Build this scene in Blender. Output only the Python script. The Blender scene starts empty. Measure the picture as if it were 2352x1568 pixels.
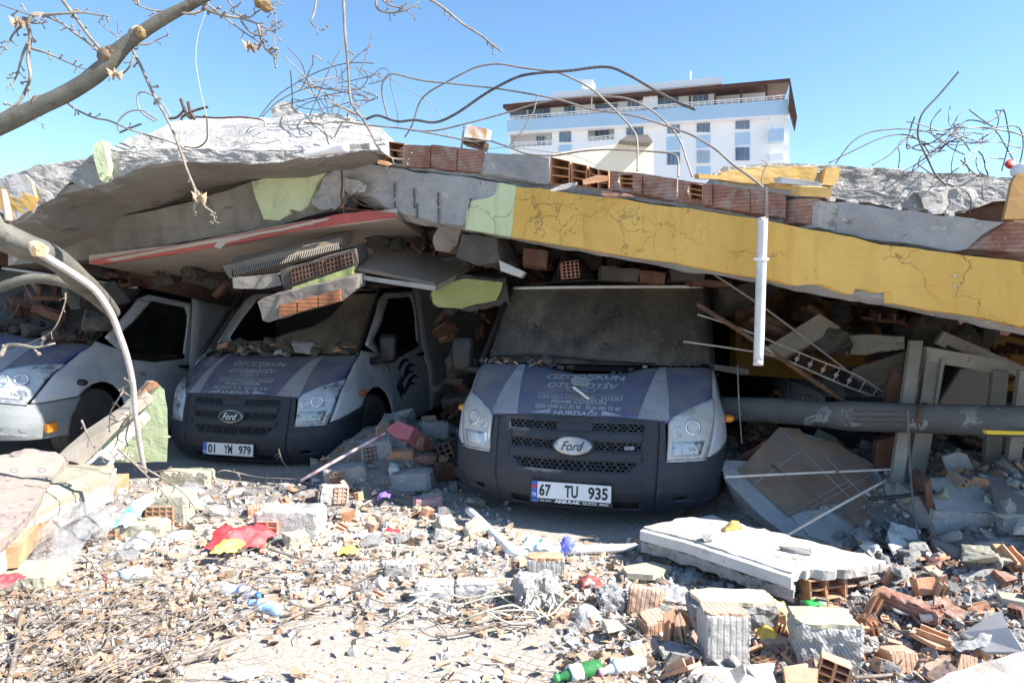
import bpy, bmesh, math, random
from mathutils import Vector, Matrix, noise, geometry, Euler
R = math.radians
random.seed(7)
sc = bpy.context.scene
C = bpy.context.collection
# ---------------------------------------------------------------- camera, sky, sun
F = 1568.0; CX, CY = 1176.0, 784.0; CAMZ = 1.45; PITCH = R(2.88)
cd = bpy.data.cameras.new('camera'); cam = bpy.data.objects.new('camera', cd); C.objects.link(cam)
cam.location = (0, 0, CAMZ); cam.rotation_euler = (R(90) - PITCH, 0, 0)
cd.sensor_width = 36; cd.lens = 24; cd.clip_end = 3000; cd.clip_start = 0.05
cd.dof.use_dof = True; cd.dof.focus_distance = 4.6; cd.dof.aperture_fstop = 8.0
sc.camera = cam
SUN_EL, SUN_AZ = 43.0, -15.0      # azimuth from +X towards +Y
sd = Vector((math.cos(R(SUN_EL)) * math.cos(R(SUN_AZ)), math.cos(R(SUN_EL)) * math.sin(R(SUN_AZ)), math.sin(R(SUN_EL))))
w = bpy.data.worlds.new("World"); sc.world = w; w.use_nodes = True
wn = w.node_tree.nodes; wl = w.node_tree.links
sky = wn.new('ShaderNodeTexSky'); sky.sky_type = 'NISHITA'; sky.sun_disc = False
sky.sun_elevation = R(SUN_EL); sky.sun_rotation = math.atan2(sd.x, sd.y)
sky.altitude = 300; sky.air_density = 1.0; sky.dust_density = 0.3; sky.ozone_density = 2.5
hs = wn.new('ShaderNodeHueSaturation'); hs.inputs['Saturation'].default_value = 1.1; hs.inputs['Hue'].default_value = .495
wl.new(sky.outputs[0], hs.inputs['Color']); wl.new(hs.outputs[0], wn['Background'].inputs[0]); wn['Background'].inputs[1].default_value = 0.10
sl = bpy.data.lights.new('sun', 'SUN'); so = bpy.data.objects.new('sun', sl); C.objects.link(so)
sl.energy = 5.0; sl.angle = R(0.5); sl.color = (1, 0.94, 0.86)
so.rotation_euler = (-sd).to_track_quat('-Z', 'Y').to_euler()
sc.view_settings.view_transform = 'Standard'; sc.view_settings.look = 'None'; sc.view_settings.gamma = 1
sc.view_settings.exposure = 1.42

# ---------------------------------------------------------------- helpers
def ray(px, py):
    dx = (px - CX) / F; dy = (CY - py) / F
    return Vector((dx, math.cos(PITCH) + dy * math.sin(PITCH), -math.sin(PITCH) + dy * math.cos(PITCH)))
def P(px, py, Y):                     # the place seen at a pixel of the photograph, at distance Y
    d = ray(px, py); return Vector((0, 0, CAMZ)) + d * (Y / d.y)
def G(px, py, z=0.0):                 # the place on the level z
    d = ray(px, py); return Vector((0, 0, CAMZ)) + d * ((z - CAMZ) / d.z)
def FY(px): return 5.113 / (1 + .553 * (px - 1176) / 1568)     # distance of the sagging facade beam
def tag(o, label=None, cat=None, group=None, kind=None):
    if label: o['label'] = label
    if cat: o['category'] = cat
    if group: o['group'] = group
    o['kind'] = kind or 'thing'
    return o
def empty(name, loc=(0, 0, 0), rot=(0, 0, 0)):
    o = bpy.data.objects.new(name, None); C.objects.link(o); o.location = loc; o.rotation_euler = rot
    o.empty_display_size = .1
    return o
def obj(name, bm, m, parent=None, smooth=False, loc=None, rot=None):
    me = bpy.data.meshes.new(name); bm.normal_update(); bm.to_mesh(me); bm.free()
    for mm in (m if isinstance(m, (list, tuple)) else [m]): me.materials.append(mm)
    if smooth: me.polygons.foreach_set('use_smooth', [True] * len(me.polygons))
    o = bpy.data.objects.new(name, me); C.objects.link(o)
    if parent: o.parent = parent
    if loc is not None: o.location = loc
    if rot is not None: o.rotation_euler = rot
    return o
def recenter(o):                      # put the origin of a world-built mesh at its base
    vs = [v.co for v in o.data.vertices]
    c = Vector((sum(v.x for v in vs) / len(vs), sum(v.y for v in vs) / len(vs), min(v.z for v in vs)))
    o.data.transform(Matrix.Translation(-c)); o.location = c; return o
def refine(bm, L, n=9):
    bmesh.ops.triangulate(bm, faces=bm.faces[:])
    for _ in range(n):
        es = [e for e in bm.edges if e.calc_length() > L]
        if not es: break
        bmesh.ops.subdivide_edges(bm, edges=es, cuts=1)
        bmesh.ops.triangulate(bm, faces=[f for f in bm.faces if len(f.verts) > 3])
def rough(bm, amp, freq=4, seed=0):
    s = Vector((seed * 7.13, seed * 3.7, seed * 5.1))
    for v in bm.verts:
        p = v.co
        v.co = p + noise.noise_vector((p + s) * freq) * amp + noise.noise_vector((p + s) * freq * 3.7) * amp * .45
def prism(bm, a, b):
    """solid between outline a and outline b (same number of points)"""
    va = [bm.verts.new(p) for p in a]; vb = [bm.verts.new(p) for p in b]; n = len(a)
    for t in geometry.tessellate_polygon([[Vector(p) for p in a]]):
        bm.faces.new([va[i] for i in t]); bm.faces.new([vb[i] for i in reversed(t)])
    for i in range(n):
        j = (i + 1) % n; bm.faces.new((va[j], va[i], vb[i], vb[j]))
    bmesh.ops.recalc_face_normals(bm, faces=bm.faces[:])
def box(bm, c, s, rot=None):
    m = Matrix.Translation(c) @ (rot.to_matrix().to_4x4() if rot else Matrix()) @ Matrix.Diagonal((s[0], s[1], s[2], 1))
    return bmesh.ops.create_cube(bm, size=1, matrix=m)['verts']
def pslab(name, pts, ext, m, L=.12, amp=.008, freq=6, parent=None, seed=1, center=True, smooth=False):
    """solid whose camera-side outline runs through the given (px, py, Y) places; ext = its thickness as a vector"""
    a = [P(*p) for p in pts]; ext = Vector(ext)
    bm = bmesh.new(); prism(bm, a, [p + ext for p in a])
    refine(bm, L)
    if amp: rough(bm, amp, freq, seed)
    o = obj(name, bm, m, parent, smooth)
    if center and not parent: recenter(o)
    return o
def tube(bm, pts, r, seg=7, close=True, rib=0, sub=0):
    """swept round bar through pts; r number or list"""
    pts = [Vector(p) for p in pts]; n = len(pts)
    rs = r if isinstance(r, (list, tuple)) else [r] * n
    if sub:
        q = []; rq = []
        for i in range(n - 1):
            p0 = pts[max(i - 1, 0)]; p1 = pts[i]; p2 = pts[i + 1]; p3 = pts[min(i + 2, n - 1)]
            for k in range(sub):
                t = k / sub
                q.append(.5 * ((2 * p1) + (p2 - p0) * t + (2 * p0 - 5 * p1 + 4 * p2 - p3) * t * t + (3 * p1 - p0 - 3 * p2 + p3) * t ** 3))
                rq.append(rs[i] * (1 - t) + rs[i + 1] * t)
        q.append(pts[-1]); rq.append(rs[-1]); pts, rs = q, rq; n = len(pts)
    prev = None; up = Vector((0.13, 0.2, 1)).normalized(); rings = []
    for i in range(n):
        d = (pts[min(i + 1, n - 1)] - pts[max(i - 1, 0)])
        if d.length < 1e-9: d = Vector((0, 0, 1))
        d.normalize()
        s = d.cross(up)
        if s.length < .05: s = d.cross(Vector((1, 0, 0)))
        s.normalize(); up = s.cross(d).normalized()
        rr = rs[i] * (1 + (rib if i % 2 else 0))
        rings.append([bm.verts.new(pts[i] + (s * math.cos(a) + up * math.sin(a)) * rr) for a in [2 * math.pi * k / seg for k in range(seg)]])
    for i in range(n - 1):
        for k in range(seg):
            bm.faces.new((rings[i][k], rings[i][(k + 1) % seg], rings[i + 1][(k + 1) % seg], rings[i + 1][k]))
    if close:
        bm.faces.new(rings[0][::-1]); bm.faces.new(rings[-1])
def tubeobj(name, pts, r, m, parent=None, seg=7, sub=6, rib=0, smooth=True):
    bm = bmesh.new(); tube(bm, pts, r, seg, True, rib, sub)
    bmesh.ops.recalc_face_normals(bm, faces=bm.faces[:])
    o = obj(name, bm, m, parent, smooth)
    if not parent: recenter(o)
    return o
def lathe(bm, prof, seg=16, axis='Z'):
    rings = []
    for r, z in prof:
        ring = []
        for k in range(seg):
            a = 2 * math.pi * k / seg
            p = (r * math.cos(a), r * math.sin(a), z)
            if axis == 'X': p = (p[2], p[0], p[1])
            ring.append(bm.verts.new(p))
        rings.append(ring)
    for i in range(len(rings) - 1):
        for k in range(seg):
            bm.faces.new((rings[i][k], rings[i][(k + 1) % seg], rings[i + 1][(k + 1) % seg], rings[i + 1][k]))
    bm.faces.new(rings[0][::-1]); bm.faces.new(rings[-1])
    bmesh.ops.recalc_face_normals(bm, faces=bm.faces[:])

# ---------------------------------------------------------------- materials
def new_mat(name):
    m = bpy.data.materials.new(name); m.use_nodes = True
    return m, m.node_tree.nodes, m.node_tree.links, m.node_tree.nodes['Principled BSDF']
def nz(n, l, scale, detail=6, rough_=.6, vec=None, dist=0):
    t = n.new('ShaderNodeTexNoise'); t.inputs['Scale'].default_value = scale
    t.inputs['Detail'].default_value = detail; t.inputs['Roughness'].default_value = rough_
    t.inputs['Distortion'].default_value = dist
    if vec: l.new(vec, t.inputs['Vector'])
    return t
def ramp(n, l, src, stops, interp='LINEAR'):
    r = n.new('ShaderNodeValToRGB'); r.color_ramp.interpolation = interp
    e = r.color_ramp.elements
    while len(e) < len(stops): e.new(.5)
    for el, (p, c) in zip(e, stops):
        el.position = p; el.color = (c[0], c[1], c[2], 1) if hasattr(c, '__len__') else (c, c, c, 1)
    l.new(src, r.inputs[0]); return r
def mix(n, l, fac, a, b, mode='MIX'):
    x = n.new('ShaderNodeMix'); x.data_type = 'RGBA'; x.blend_type = mode
    for i, v in ((0, fac), (6, a), (7, b)):
        if isinstance(v, (int, float)): x.inputs[i].default_value = v
        elif isinstance(v, tuple): x.inputs[i].default_value = (*v, 1)
        else: l.new(v, x.inputs[i])
    return x.outputs[2]
def M(name, c1, c2, scale=3, bump=.3, bscale=40, rg=.85, metal=0, spots=None, spots2=None, lo=.35, hi=.65, dust=None, coat=0, bdist=.01, grooves=None, alpha=None, speck=None):
    """c1/c2 patches by noise; spots=(colour, scale, threshold, softness); dust=(colour, amount) settles on faces that look up"""
    m, n, l, b = new_mat(name)
    tc = n.new('ShaderNodeTexCoord').outputs['Object']
    a = nz(n, l, scale, 8, .65, tc, .3)
    col = ramp(n, l, a.outputs[0], [(lo, c1), (hi, c2)]).outputs[0]
    for s in (spots, spots2):
        if s:
            q = nz(n, l, s[1], 6, .7, tc, .5)
            k = ramp(n, l, q.outputs[0], [(s[2], 0.), (s[2] + s[3], 1.)]).outputs[0]
            col = mix(n, l, k, col, s[0])
    if grooves:
        mp = n.new('ShaderNodeMapping'); l.new(tc, mp.inputs[0]); mp.inputs['Rotation'].default_value = grooves[1]
        wv = n.new('ShaderNodeTexWave'); l.new(mp.outputs[0], wv.inputs[0]); wv.inputs['Scale'].default_value = grooves[0]
        wv.inputs['Distortion'].default_value = 1.0; wv.inputs['Detail'].default_value = 1
        gk = ramp(n, l, wv.outputs[1], [(.1, grooves[2]), (.35, 1.)]).outputs[0]
        col = mix(n, l, 1., col, gk, 'MULTIPLY')
    if speck:
        q = nz(n, l, speck[1], 3, .8, tc)
        k = ramp(n, l, q.outputs[0], [(speck[2], 0.), (speck[2] + .06, 1.)]).outputs[0]
        col = mix(n, l, k, col, speck[0])
    rr = rg
    if dust:
        ge = n.new('ShaderNodeNewGeometry'); sx = n.new('ShaderNodeSeparateXYZ'); l.new(ge.outputs['Normal'], sx.inputs[0])
        mr = n.new('ShaderNodeMapRange'); l.new(sx.outputs[2], mr.inputs[0]); mr.inputs[1].default_value = -.1; mr.inputs[2].default_value = .75
        mr.inputs[3].default_value = dust[2] if len(dust) > 2 else 0.08; mr.inputs[4].default_value = dust[1]
        q = nz(n, l, 3.2, 9, .72, tc, .6); qq = ramp(n, l, q.outputs[0], [(.33, dust[3] if len(dust) > 3 else .25), (.62, 1.)]).outputs[0]
        mu = n.new('ShaderNodeMath'); mu.operation = 'MULTIPLY'; l.new(mr.outputs[0], mu.inputs[0]); l.new(qq, mu.inputs[1])
        col = mix(n, l, mu.outputs[0], col, dust[0])
        ra = n.new('ShaderNodeMapRange'); l.new(mu.outputs[0], ra.inputs[0]); ra.inputs[3].default_value = rg; ra.inputs[4].default_value = .95
        l.new(ra.outputs[0], b.inputs['Roughness'])
    else: b.inputs['Roughness'].default_value = rr
    l.new(col, b.inputs['Base Color'])
    b.inputs['Metallic'].default_value = metal
    if coat: b.inputs['Coat Weight'].default_value = coat; b.inputs['Coat Roughness'].default_value = .15
    if alpha is not None: b.inputs['Alpha'].default_value = alpha
    if bump:
        q = nz(n, l, bscale, 8, .7, tc)
        bu = n.new('ShaderNodeBump'); bu.inputs['Strength'].default_value = bump; bu.inputs['Distance'].default_value = bdist
        l.new(q.outputs[0], bu.inputs['Height'])
        if grooves:
            bu2 = n.new('ShaderNodeBump'); bu2.inputs['Strength'].default_value = .9; bu2.inputs['Distance'].default_value = .006
            l.new(gk, bu2.inputs['Height']); l.new(bu.outputs[0], bu2.inputs['Normal']); bu = bu2
        l.new(bu.outputs[0], b.inputs['Normal'])
    return m
DUST = (.135, .12, .108)
conc = M('concrete', (.27, .27, .275), (.44, .44, .44), 2.5, 1., 40, spots=((.20, .19, .18), 7, .62, .06), spots2=((.55, .54, .52), 14, .62, .03), bdist=.02)
conc_w = M('pale_concrete', (.38, .365, .35), (.52, .505, .49), 3, .8, 60, spots=((.24, .225, .21), 7, .55, .08), bdist=.02)
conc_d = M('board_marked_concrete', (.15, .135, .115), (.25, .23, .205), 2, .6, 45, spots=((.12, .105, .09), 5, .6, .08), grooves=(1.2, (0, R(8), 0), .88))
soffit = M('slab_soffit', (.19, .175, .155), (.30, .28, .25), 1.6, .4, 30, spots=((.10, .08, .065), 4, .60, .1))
terra = M('terracotta', (.46, .20, .09), (.60, .33, .18), 6, .4, 50, spots=((.50, .40, .33), 9, .60, .08), dust=((.46, .38, .32), .6, .08))
terra_w = M('mortared_brick', (.21, .09, .06), (.33, .18, .135), 5, .5, 60, spots=((.33, .27, .24), 7, .46, .2), spots2=((.42, .40, .385), 26, .62, .08), grooves=(13, (0, R(90), 0), .75))
terra_s = M('grooved_brick', (.47, .25, .145), (.60, .37, .24), 4, .3, 60, spots=((.50, .44, .39), 7, .54, .1), dust=((.46, .40, .35), .6, .1), grooves=(15, (0, 0, 0), .7))
terra_d = M('dusty_shaded_brick', (.10, .038, .022), (.17, .08, .05), 5, .4, 50, spots=((.12, .105, .09), 8, .56, .1), dust=((.09, .08, .07), .7, .1))  # brick and its dust darkened, the cave's shade is in the colour
grey_g = M('ribbed_mortar', (.33, .34, .33), (.45, .45, .44), 4, .5, 60, grooves=(24, (0, R(35), R(20)), .72), spots=((.28, .28, .27), 7, .58, .1))
grey_v = M('ribbed_mortar_upright', (.36, .35, .34), (.50, .485, .47), 4, .9, 50, grooves=(12, (0, 0, 0), .72), spots=((.42, .41, .39), 12, .5, .1))
green = M('green_plaster', (.44, .52, .30), (.54, .60, .38), 3, .5, 35, .7, spots=((.40, .41, .36), 16, .68, .03), bdist=.015)
green_d = M('dusty_green_plaster', (.28, .31, .11), (.38, .40, .16), 3, .4, 35, .8, spots=((.2, .2, .12), 8, .62, .06))
cream = M('cream_plaster', (.34, .32, .245), (.44, .42, .33), 3, .4, 40, spots=((.56, .50, .42), 10, .64, .05))
white_p = M('white_paint', (.54, .53, .51), (.64, .63, .62), 4, .35, 50, .6, spots=((.38, .355, .32), 9, .58, .06))
pvc = M('white_pvc', (.72, .72, .73), (.78, .78, .79), 3, .04, 60, .35, spots=((.5, .47, .43), 20, .68, .05))
pvc_d = M('dusty_window_frame', (.25, .235, .205), (.38, .36, .325), 3, .2, 60, .6, spots=((.25, .21, .17), 11, .62, .05), dust=(DUST, .5))
wood_w = M('weathered_board', (.20, .175, .145), (.31, .28, .235), 3, .4, 40, .8, spots=((.20, .16, .11), 6, .62, .06))
tile_b = M('brown_floor_tile', (.21, .135, .09), (.30, .21, .15), 5, .1, 60, .45, spots=((.21, .18, .165), 4, .5, .15), speck=((.46, .42, .38), 90, .66))
redp = M('red_paint', (.33, .055, .05), (.42, .09, .075), 4, .2, 40, .6, spots=((.55, .45, .38), 5, .66, .02))
beige = M('beige_ceiling_paint', (.40, .33, .27), (.46, .40, .34), 2, .1, 30, .7)
rust = M('rusty_steel', (.075, .04, .025), (.16, .085, .05), 9, .4, 80, .85, metal=.2, spots=((.42, .38, .33), 6, .56, .05))
rebar_m = M('rebar_steel', (.085, .078, .075), (.17, .155, .15), 12, .3, 90, .55, metal=.6, spots=((.30, .19, .12), 5, .6, .1))
rebar_l = M('weathered_rebar', (.21, .19, .17), (.33, .30, .275), 12, .3, 90, .6, metal=.3, spots=((.36, .22, .13), 4, .6, .1))
black_m = M('black_plastic', (.012, .012, .013), (.02, .02, .021), 5, .1, 60, .5)
void = M('dark_interior', (.012, .011, .010), (.02, .018, .016), 3, 0, 1, 1.0)
bark = M('plane_tree_bark', (.085, .085, .07), (.155, .15, .125), 5, .4, 30, .8, spots=((.085, .075, .055), 3.2, .56, .03), spots2=((.24, .235, .20), 4.1, .64, .02))
bark_t = M('twig_bark', (.14, .115, .09), (.32, .275, .235), 14, .3, 60, .85)
heart = M('broken_wood', (.62, .42, .22), (.74, .55, .34), 22, .9, 60, .8)
leaf_m = M('dry_leaf', (.22, .14, .09), (.44, .33, .23), 5, .2, 40, .8, spots=((.30, .155, .075), 3, .62, .05))
leaf_m.node_tree.nodes['Principled BSDF'].inputs['Subsurface Weight'].default_value = 0
# yellow plaster with crack network
def cracked(name, c1, c2, crack=(.14, .10, .04), sc1=2.6, bump=.25):
    m, n, l, b = new_mat(name)
    tc = n.new('ShaderNodeTexCoord').outputs['Object']
    a = nz(n, l, 1.6, 8, .6, tc, .4); col = ramp(n, l, a.outputs[0], [(.35, c1), (.68, c2)]).outputs[0]
    dq = nz(n, l, 5, 5, .6, tc)
    add = n.new('ShaderNodeVectorMath'); add.operation = 'MULTIPLY_ADD'; l.new(dq.outputs['Color'], add.inputs[0])
    add.inputs[1].default_value = (.35, .35, .35); l.new(tc, add.inputs[2])
    fin = None
    for s, wdt in ((sc1, .012), (sc1 * 2.3, .012)):
        v = n.new('ShaderNodeTexVoronoi'); v.feature = 'DISTANCE_TO_EDGE'; v.inputs['Scale'].default_value = s
        l.new(add.outputs[0], v.inputs['Vector'])
        k = ramp(n, l, v.outputs['Distance'], [(0., 1.), (wdt * (s / sc1) ** .4, 0.)]).outputs[0]
        msk = nz(n, l, 1.3 if s == sc1 else 1.0, 3, .5, tc); mk = ramp(n, l, msk.outputs[0], [(.43 if s == sc1 else .56, 0.), (.56 if s == sc1 else .68, 1.)]).outputs[0]
        k2 = mix(n, l, 1., k, mk, 'MULTIPLY')
        fin = k2 if fin is None else mix(n, l, 1., fin, k2, 'LIGHTEN')
    col = mix(n, l, fin, col, crack)
    sp = nz(n, l, 70, 2, .5, tc); sk = ramp(n, l, sp.outputs[0], [(.73, 0.), (.76, 1.)]).outputs[0]
    col = mix(n, l, sk, col, (.12, .09, .05))
    ch = nz(n, l, 2.3, 10, .75, tc, .8); ck = ramp(n, l, ch.outputs[0], [(.685, 0.), (.695, 1.)]).outputs[0]
    col = mix(n, l, ck, col, (.33, .32, .31))
    st = n.new('ShaderNodeMapping'); l.new(tc, st.inputs[0]); st.inputs['Scale'].default_value = (7, 7, .8)
    sq = nz(n, l, 1.5, 6, .7, st.outputs[0]); stn = ramp(n, l, sq.outputs[0], [(.5, (1, 1, 1)), (.8, (.80, .77, .70))]).outputs[0]
    col = mix(n, l, 1., col, stn, 'MULTIPLY')
    l.new(col, b.inputs['Base Color']); b.inputs['Roughness'].default_value = .65
    bu = n.new('ShaderNodeBump'); bu.inputs['Strength'].default_value = .6; bu.inputs['Distance'].default_value = .006; bu.invert = True
    l.new(fin, bu.inputs['Height'])
    fq = nz(n, l, 60, 6, .6, tc); b2 = n.new('ShaderNodeBump'); b2.inputs['Strength'].default_value = bump; b2.inputs['Distance'].default_value = .008
    l.new(fq.outputs[0], b2.inputs['Height']); l.new(bu.outputs[0], b2.inputs['Normal']); l.new(b2.outputs[0], b.inputs['Normal'])
    return m
yellow = cracked('yellow_plaster', (.56, .33, .065), (.66, .425, .105), (.20, .135, .05))
green_c = cracked('cracked_green_plaster', (.50, .57, .34), (.58, .64, .42), (.30, .34, .2), 1.6, .8)
yellow_p = M('plain_yellow_plaster', (.60, .36, .09), (.70, .46, .16), 4, .3, 40, .7, spots=((.5, .47, .42), 9, .64, .05))
# paved ground, dusty
def ground_mat():
    m, n, l, b = new_mat('dusty_paving')
    tc = n.new('ShaderNodeTexCoord').outputs['Object']
    mp = n.new('ShaderNodeMapping'); l.new(tc, mp.inputs[0]); mp.inputs['Rotation'].default_value = (0, 0, R(28)); mp.inputs['Scale'].default_value = (1, 1, 1)
    dq = nz(n, l, 5, 3, .5, mp.outputs[0]); ad = n.new('ShaderNodeVectorMath'); ad.operation = 'MULTIPLY_ADD'
    l.new(dq.outputs['Color'], ad.inputs[0]); ad.inputs[1].default_value = (.035, .035, 0); l.new(mp.outputs[0], ad.inputs[2])
    br = n.new('ShaderNodeTexBrick'); l.new(ad.outputs[0], br.inputs[0]); br.inputs['Scale'].default_value = 5
    br.inputs['Color1'].default_value = (.36, .335, .305, 1); br.inputs['Color2'].default_value = (.43, .405, .375, 1)
    br.inputs['Mortar'].default_value = (.20, .15, .10, 1); br.inputs['Mortar Size'].default_value = .02; br.inputs['Mortar Smooth'].default_value = .4
    a = nz(n, l, 2.2, 9, .7, tc, .5); k = ramp(n, l, a.outputs[0], [(.38, 0.), (.60, 1.)]).outputs[0]
    c2 = nz(n, l, 45, 8, .75, tc); cc = ramp(n, l, c2.outputs[0], [(.3, (.22, .16, .10)), (.5, (.40, .35, .30)), (.68, (.50, .475, .445))]).outputs[0]
    col = mix(n, l, k, br.outputs[0], cc)
    l.new(col, b.inputs['Base Color']); b.inputs['Roughness'].default_value = .95
    bu = n.new('ShaderNodeBump'); bu.inputs['Strength'].default_value = .7; bu.inputs['Distance'].default_value = .015
    l.new(c2.outputs[0], bu.inputs['Height']); l.new(bu.outputs[0], b.inputs['Normal'])
    return m
# ---------------------------------------------------------------- ground
bm = bmesh.new()
def gz(x, y): return .012 * noise.noise(Vector((x * 1.5, y * 1.5, 0))) + .006 * noise.noise(Vector((x * 6, y * 6, 3)))
xs = [-300, -80, -30, -14] + [-10 + .16 * i for i in range(126)] + [14, 30, 80, 300]
ys = [-60, -12, -3] + [.2 + .16 * i for i in range(72)] + [14, 20, 40, 120, 600]
gv = [[bm.verts.new((x, y, gz(x, y) if (-10 < x < 10 and .2 < y < 11.6) else 0)) for x in xs] for y in ys]
for j in range(len(ys) - 1):
    for i in range(len(xs) - 1): bm.faces.new((gv[j][i], gv[j][i + 1], gv[j + 1][i + 1], gv[j + 1][i]))
tag(obj('ground', bm, ground_mat(), smooth=True), kind='structure')
# ---------------------------------------------------------------- vans
def lin(tab, x):
    if x <= tab[0][0]: return tab[0][1]
    for (a, p), (b, q) in zip(tab, tab[1:]):
        if x <= b: return p + (q - p) * (x - a) / (b - a)
    return tab[-1][1]
def catmull(pts, k=14):
    out = []; n = len(pts)
    for i in range(n - 1):
        p0 = pts[max(i - 1, 0)]; p1 = pts[i]; p2 = pts[i + 1]; p3 = pts[min(i + 2, n - 1)]
        for s in range(k):
            t = s / k
            out.append(tuple(.5 * (2 * b + (c - a) * t + (2 * a - 5 * b + 4 * c - d) * t * t + (3 * b - a - 3 * c + d) * t ** 3) for a, b, c, d in zip(p0, p1, p2, p3)))
    out.append(pts[-1]); return out
_o = catmull([(0, 0), (.2, .012), (.4, .042), (.58, .092), (.72, .16), (.83, .245), (.91, .345), (.955, .46), (.98, .6), (.985, .8), (.985, 1.2)]) + [(.985, 5.4)]
OUT = [(0., 0., 0.)]; _s = 0
for (a, b), (c, d) in zip(_o, _o[1:]):
    _s += math.hypot(c - a, d - b); OUT.append((_s, c, d))
def outl(u):
    lo, hi = 0, len(OUT) - 1
    if u >= OUT[-1][0]: return OUT[-1][1], OUT[-1][2]
    while hi - lo > 1:
        m = (lo + hi) // 2
        if OUT[m][0] <= u: lo = m
        else: hi = m
    s0, x0, y0 = OUT[lo]; s1, x1, y1 = OUT[hi]; t = (u - s0) / (s1 - s0)
    return x0 + (x1 - x0) * t, y0 + (y1 - y0) * t
def UX(x):
    for s, a, b in OUT:
        if a >= x - 1e-6: return s
    return OUT[-1][0]
def UY(y):
    for (s, a, b), (s2, a2, b2) in zip(OUT, OUT[1:]):
        if b2 >= y: return s + (s2 - s) * (y - b) / (b2 - b)
    return OUT[-1][0]
YZ = [(.12, .12), (.19, .07), (.25, .02), (.31, 0), (.42, 0), (.50, .03), (.6, .055), (.75, .10), (.80, .125), (.9, .27), (1.1, .5)]
WZ = [(.15, .97), (.35, 1), (.62, 1), (.75, .985), (.89, .935), (1.09, .90), (1.4, .87), (1.75, .82)]
def S(u, z, off=0.):
    sg = 1 if u >= 0 else -1; u = abs(u)
    if u > 1.25: off += min(1, (u - 1.25) * 2) * (.016 * noise.noise(Vector((u * 1.9, z * 2.6, sg * 3))) + .007 * noise.noise(Vector((u * 5, z * 7, sg))))
    x, y = outl(u); x2, y2 = outl(u + .01)
    tx, ty = x2 - x, y2 - y; L = math.hypot(tx, ty) or 1; nx, ny = ty / L, -tx / L
    wt = max(0, 1 - y / .9); wz = lin(WZ, z); wx = 1 + (wz - 1) * min(1, x / .6)
    return Vector((sg * (x * wx + nx * off), y + lin(YZ, z) * wt + ny * off, z))
H0 = [(0, .795), (.3, .79), (.6, .768), (.66, .80), (.75, .845), (.87, .895)]
def hood_pt(s, t, off=0.):             # s -1..1 across, t 0..1 front to back
    a = abs(s); x0 = .87 * a; z0 = lin(H0, x0); p0 = S(UX(x0 / 1.0), z0) if x0 < .6 else S(UX(min(x0 / lin(WZ, z0), .98)), z0)
    p0 = Vector((x0, p0.y, z0))
    p1 = Vector((.885 * a, .74 + .115 * a ** 2.2, 1.08 + .012 * a - .01))
    p = p0.lerp(p1, t); p.z += (.052 - .03 * a ** 3) * max(0., math.sin(math.pi * max(0., min(t, 1)))) ** .9 + off
    p.y -= off * .35
    if s < 0: p.x = -p.x
    return p
def ws_pt(s, t, off=0.):               # windshield, t 0 base .. 1 top
    a = abs(s)
    b = Vector((.86 * s, .80 + .10 * a ** 2, 1.09)); c = Vector((.815 * s, 1.36 + .09 * a ** 2, 1.70))
    p = b.lerp(c, t); n = Vector((0, -.7, .7)); p += n * (off + .02 * math.sin(math.pi * t)); return p
def grid(bm, fn, s0, s1, t0, t1, ns, nt):
    V = [[bm.verts.new(fn(s0 + (s1 - s0) * i / ns, t0 + (t1 - t0) * j / nt)) for i in range(ns + 1)] for j in range(nt + 1)]
    for j in range(nt):
        for i in range(ns): bm.faces.new((V[j][i], V[j][i + 1], V[j + 1][i + 1], V[j + 1][i]))
    return V
def panel(fn, loops, L=.05, depth=.02, off=0.):
    """sheet cut to an outline with holes, laid on the curved surface fn(u, v, off); its rim is folded inwards by depth"""
    bm = bmesh.new(); flat = [p for lp in loops for p in lp]
    vs = [bm.verts.new((p[0], p[1], 0)) for p in flat]
    for t in geometry.tessellate_polygon([[Vector((p[0], p[1], 0)) for p in lp] for lp in loops]):
        try: bm.faces.new([vs[i] for i in t])
        except ValueError: pass
    refine(bm, L)
    for f in bm.faces:
        if f.normal.z < 0: f.normal_flip()
    if depth:
        r = bmesh.ops.extrude_edge_only(bm, edges=[e for e in bm.edges if e.is_boundary])
        low = set(v for v in r['geom'] if isinstance(v, bmesh.types.BMVert))
    else: low = set()
    for v in bm.verts:
        v.co = fn(v.co.x, v.co.y, off - (depth if v in low else 0))
    bmesh.ops.recalc_face_normals(bm, faces=bm.faces[:])
    return bm
def mir(lp): return [(-a, b) for a, b in lp][::-1]
def text_bm(txt, width, height, fn=None, off=0., bold=0.02, shear=0., arch=0., refl=.03):
    cu = bpy.data.curves.new('lettering', 'FONT'); cu.body = txt; cu.size = 1; cu.offset = bold; cu.shear = shear
    cu.align_x = 'CENTER'; cu.resolution_u = 3
    to = bpy.data.objects.new('lettering', cu); C.objects.link(to); bpy.context.view_layer.update()
    me = bpy.data.meshes.new_from_object(to.evaluated_get(bpy.context.evaluated_depsgraph_get()))
    bpy.data.objects.remove(to); bpy.data.curves.remove(cu)
    bm = bmesh.new(); bm.from_mesh(me); bpy.data.meshes.remove(me)
    xs_ = [v.co.x for v in bm.verts]; ys_ = [v.co.y for v in bm.verts]
    x0, x1, y0, y1 = min(xs_), max(xs_), min(ys_), max(ys_)
    for v in bm.verts:
        a = (v.co.x - x0) / (x1 - x0) - .5; b = (v.co.y - y0) / (y1 - y0) - .5
        v.co = Vector((a * width, b * height * (1 - abs(a) * arch) + arch * .25 * (.25 - a * a) * height * 2, 0))
    if fn:
        refine(bm, refl)
        for v in bm.verts: v.co = fn(v.co.x, v.co.y)
    return bm
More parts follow.
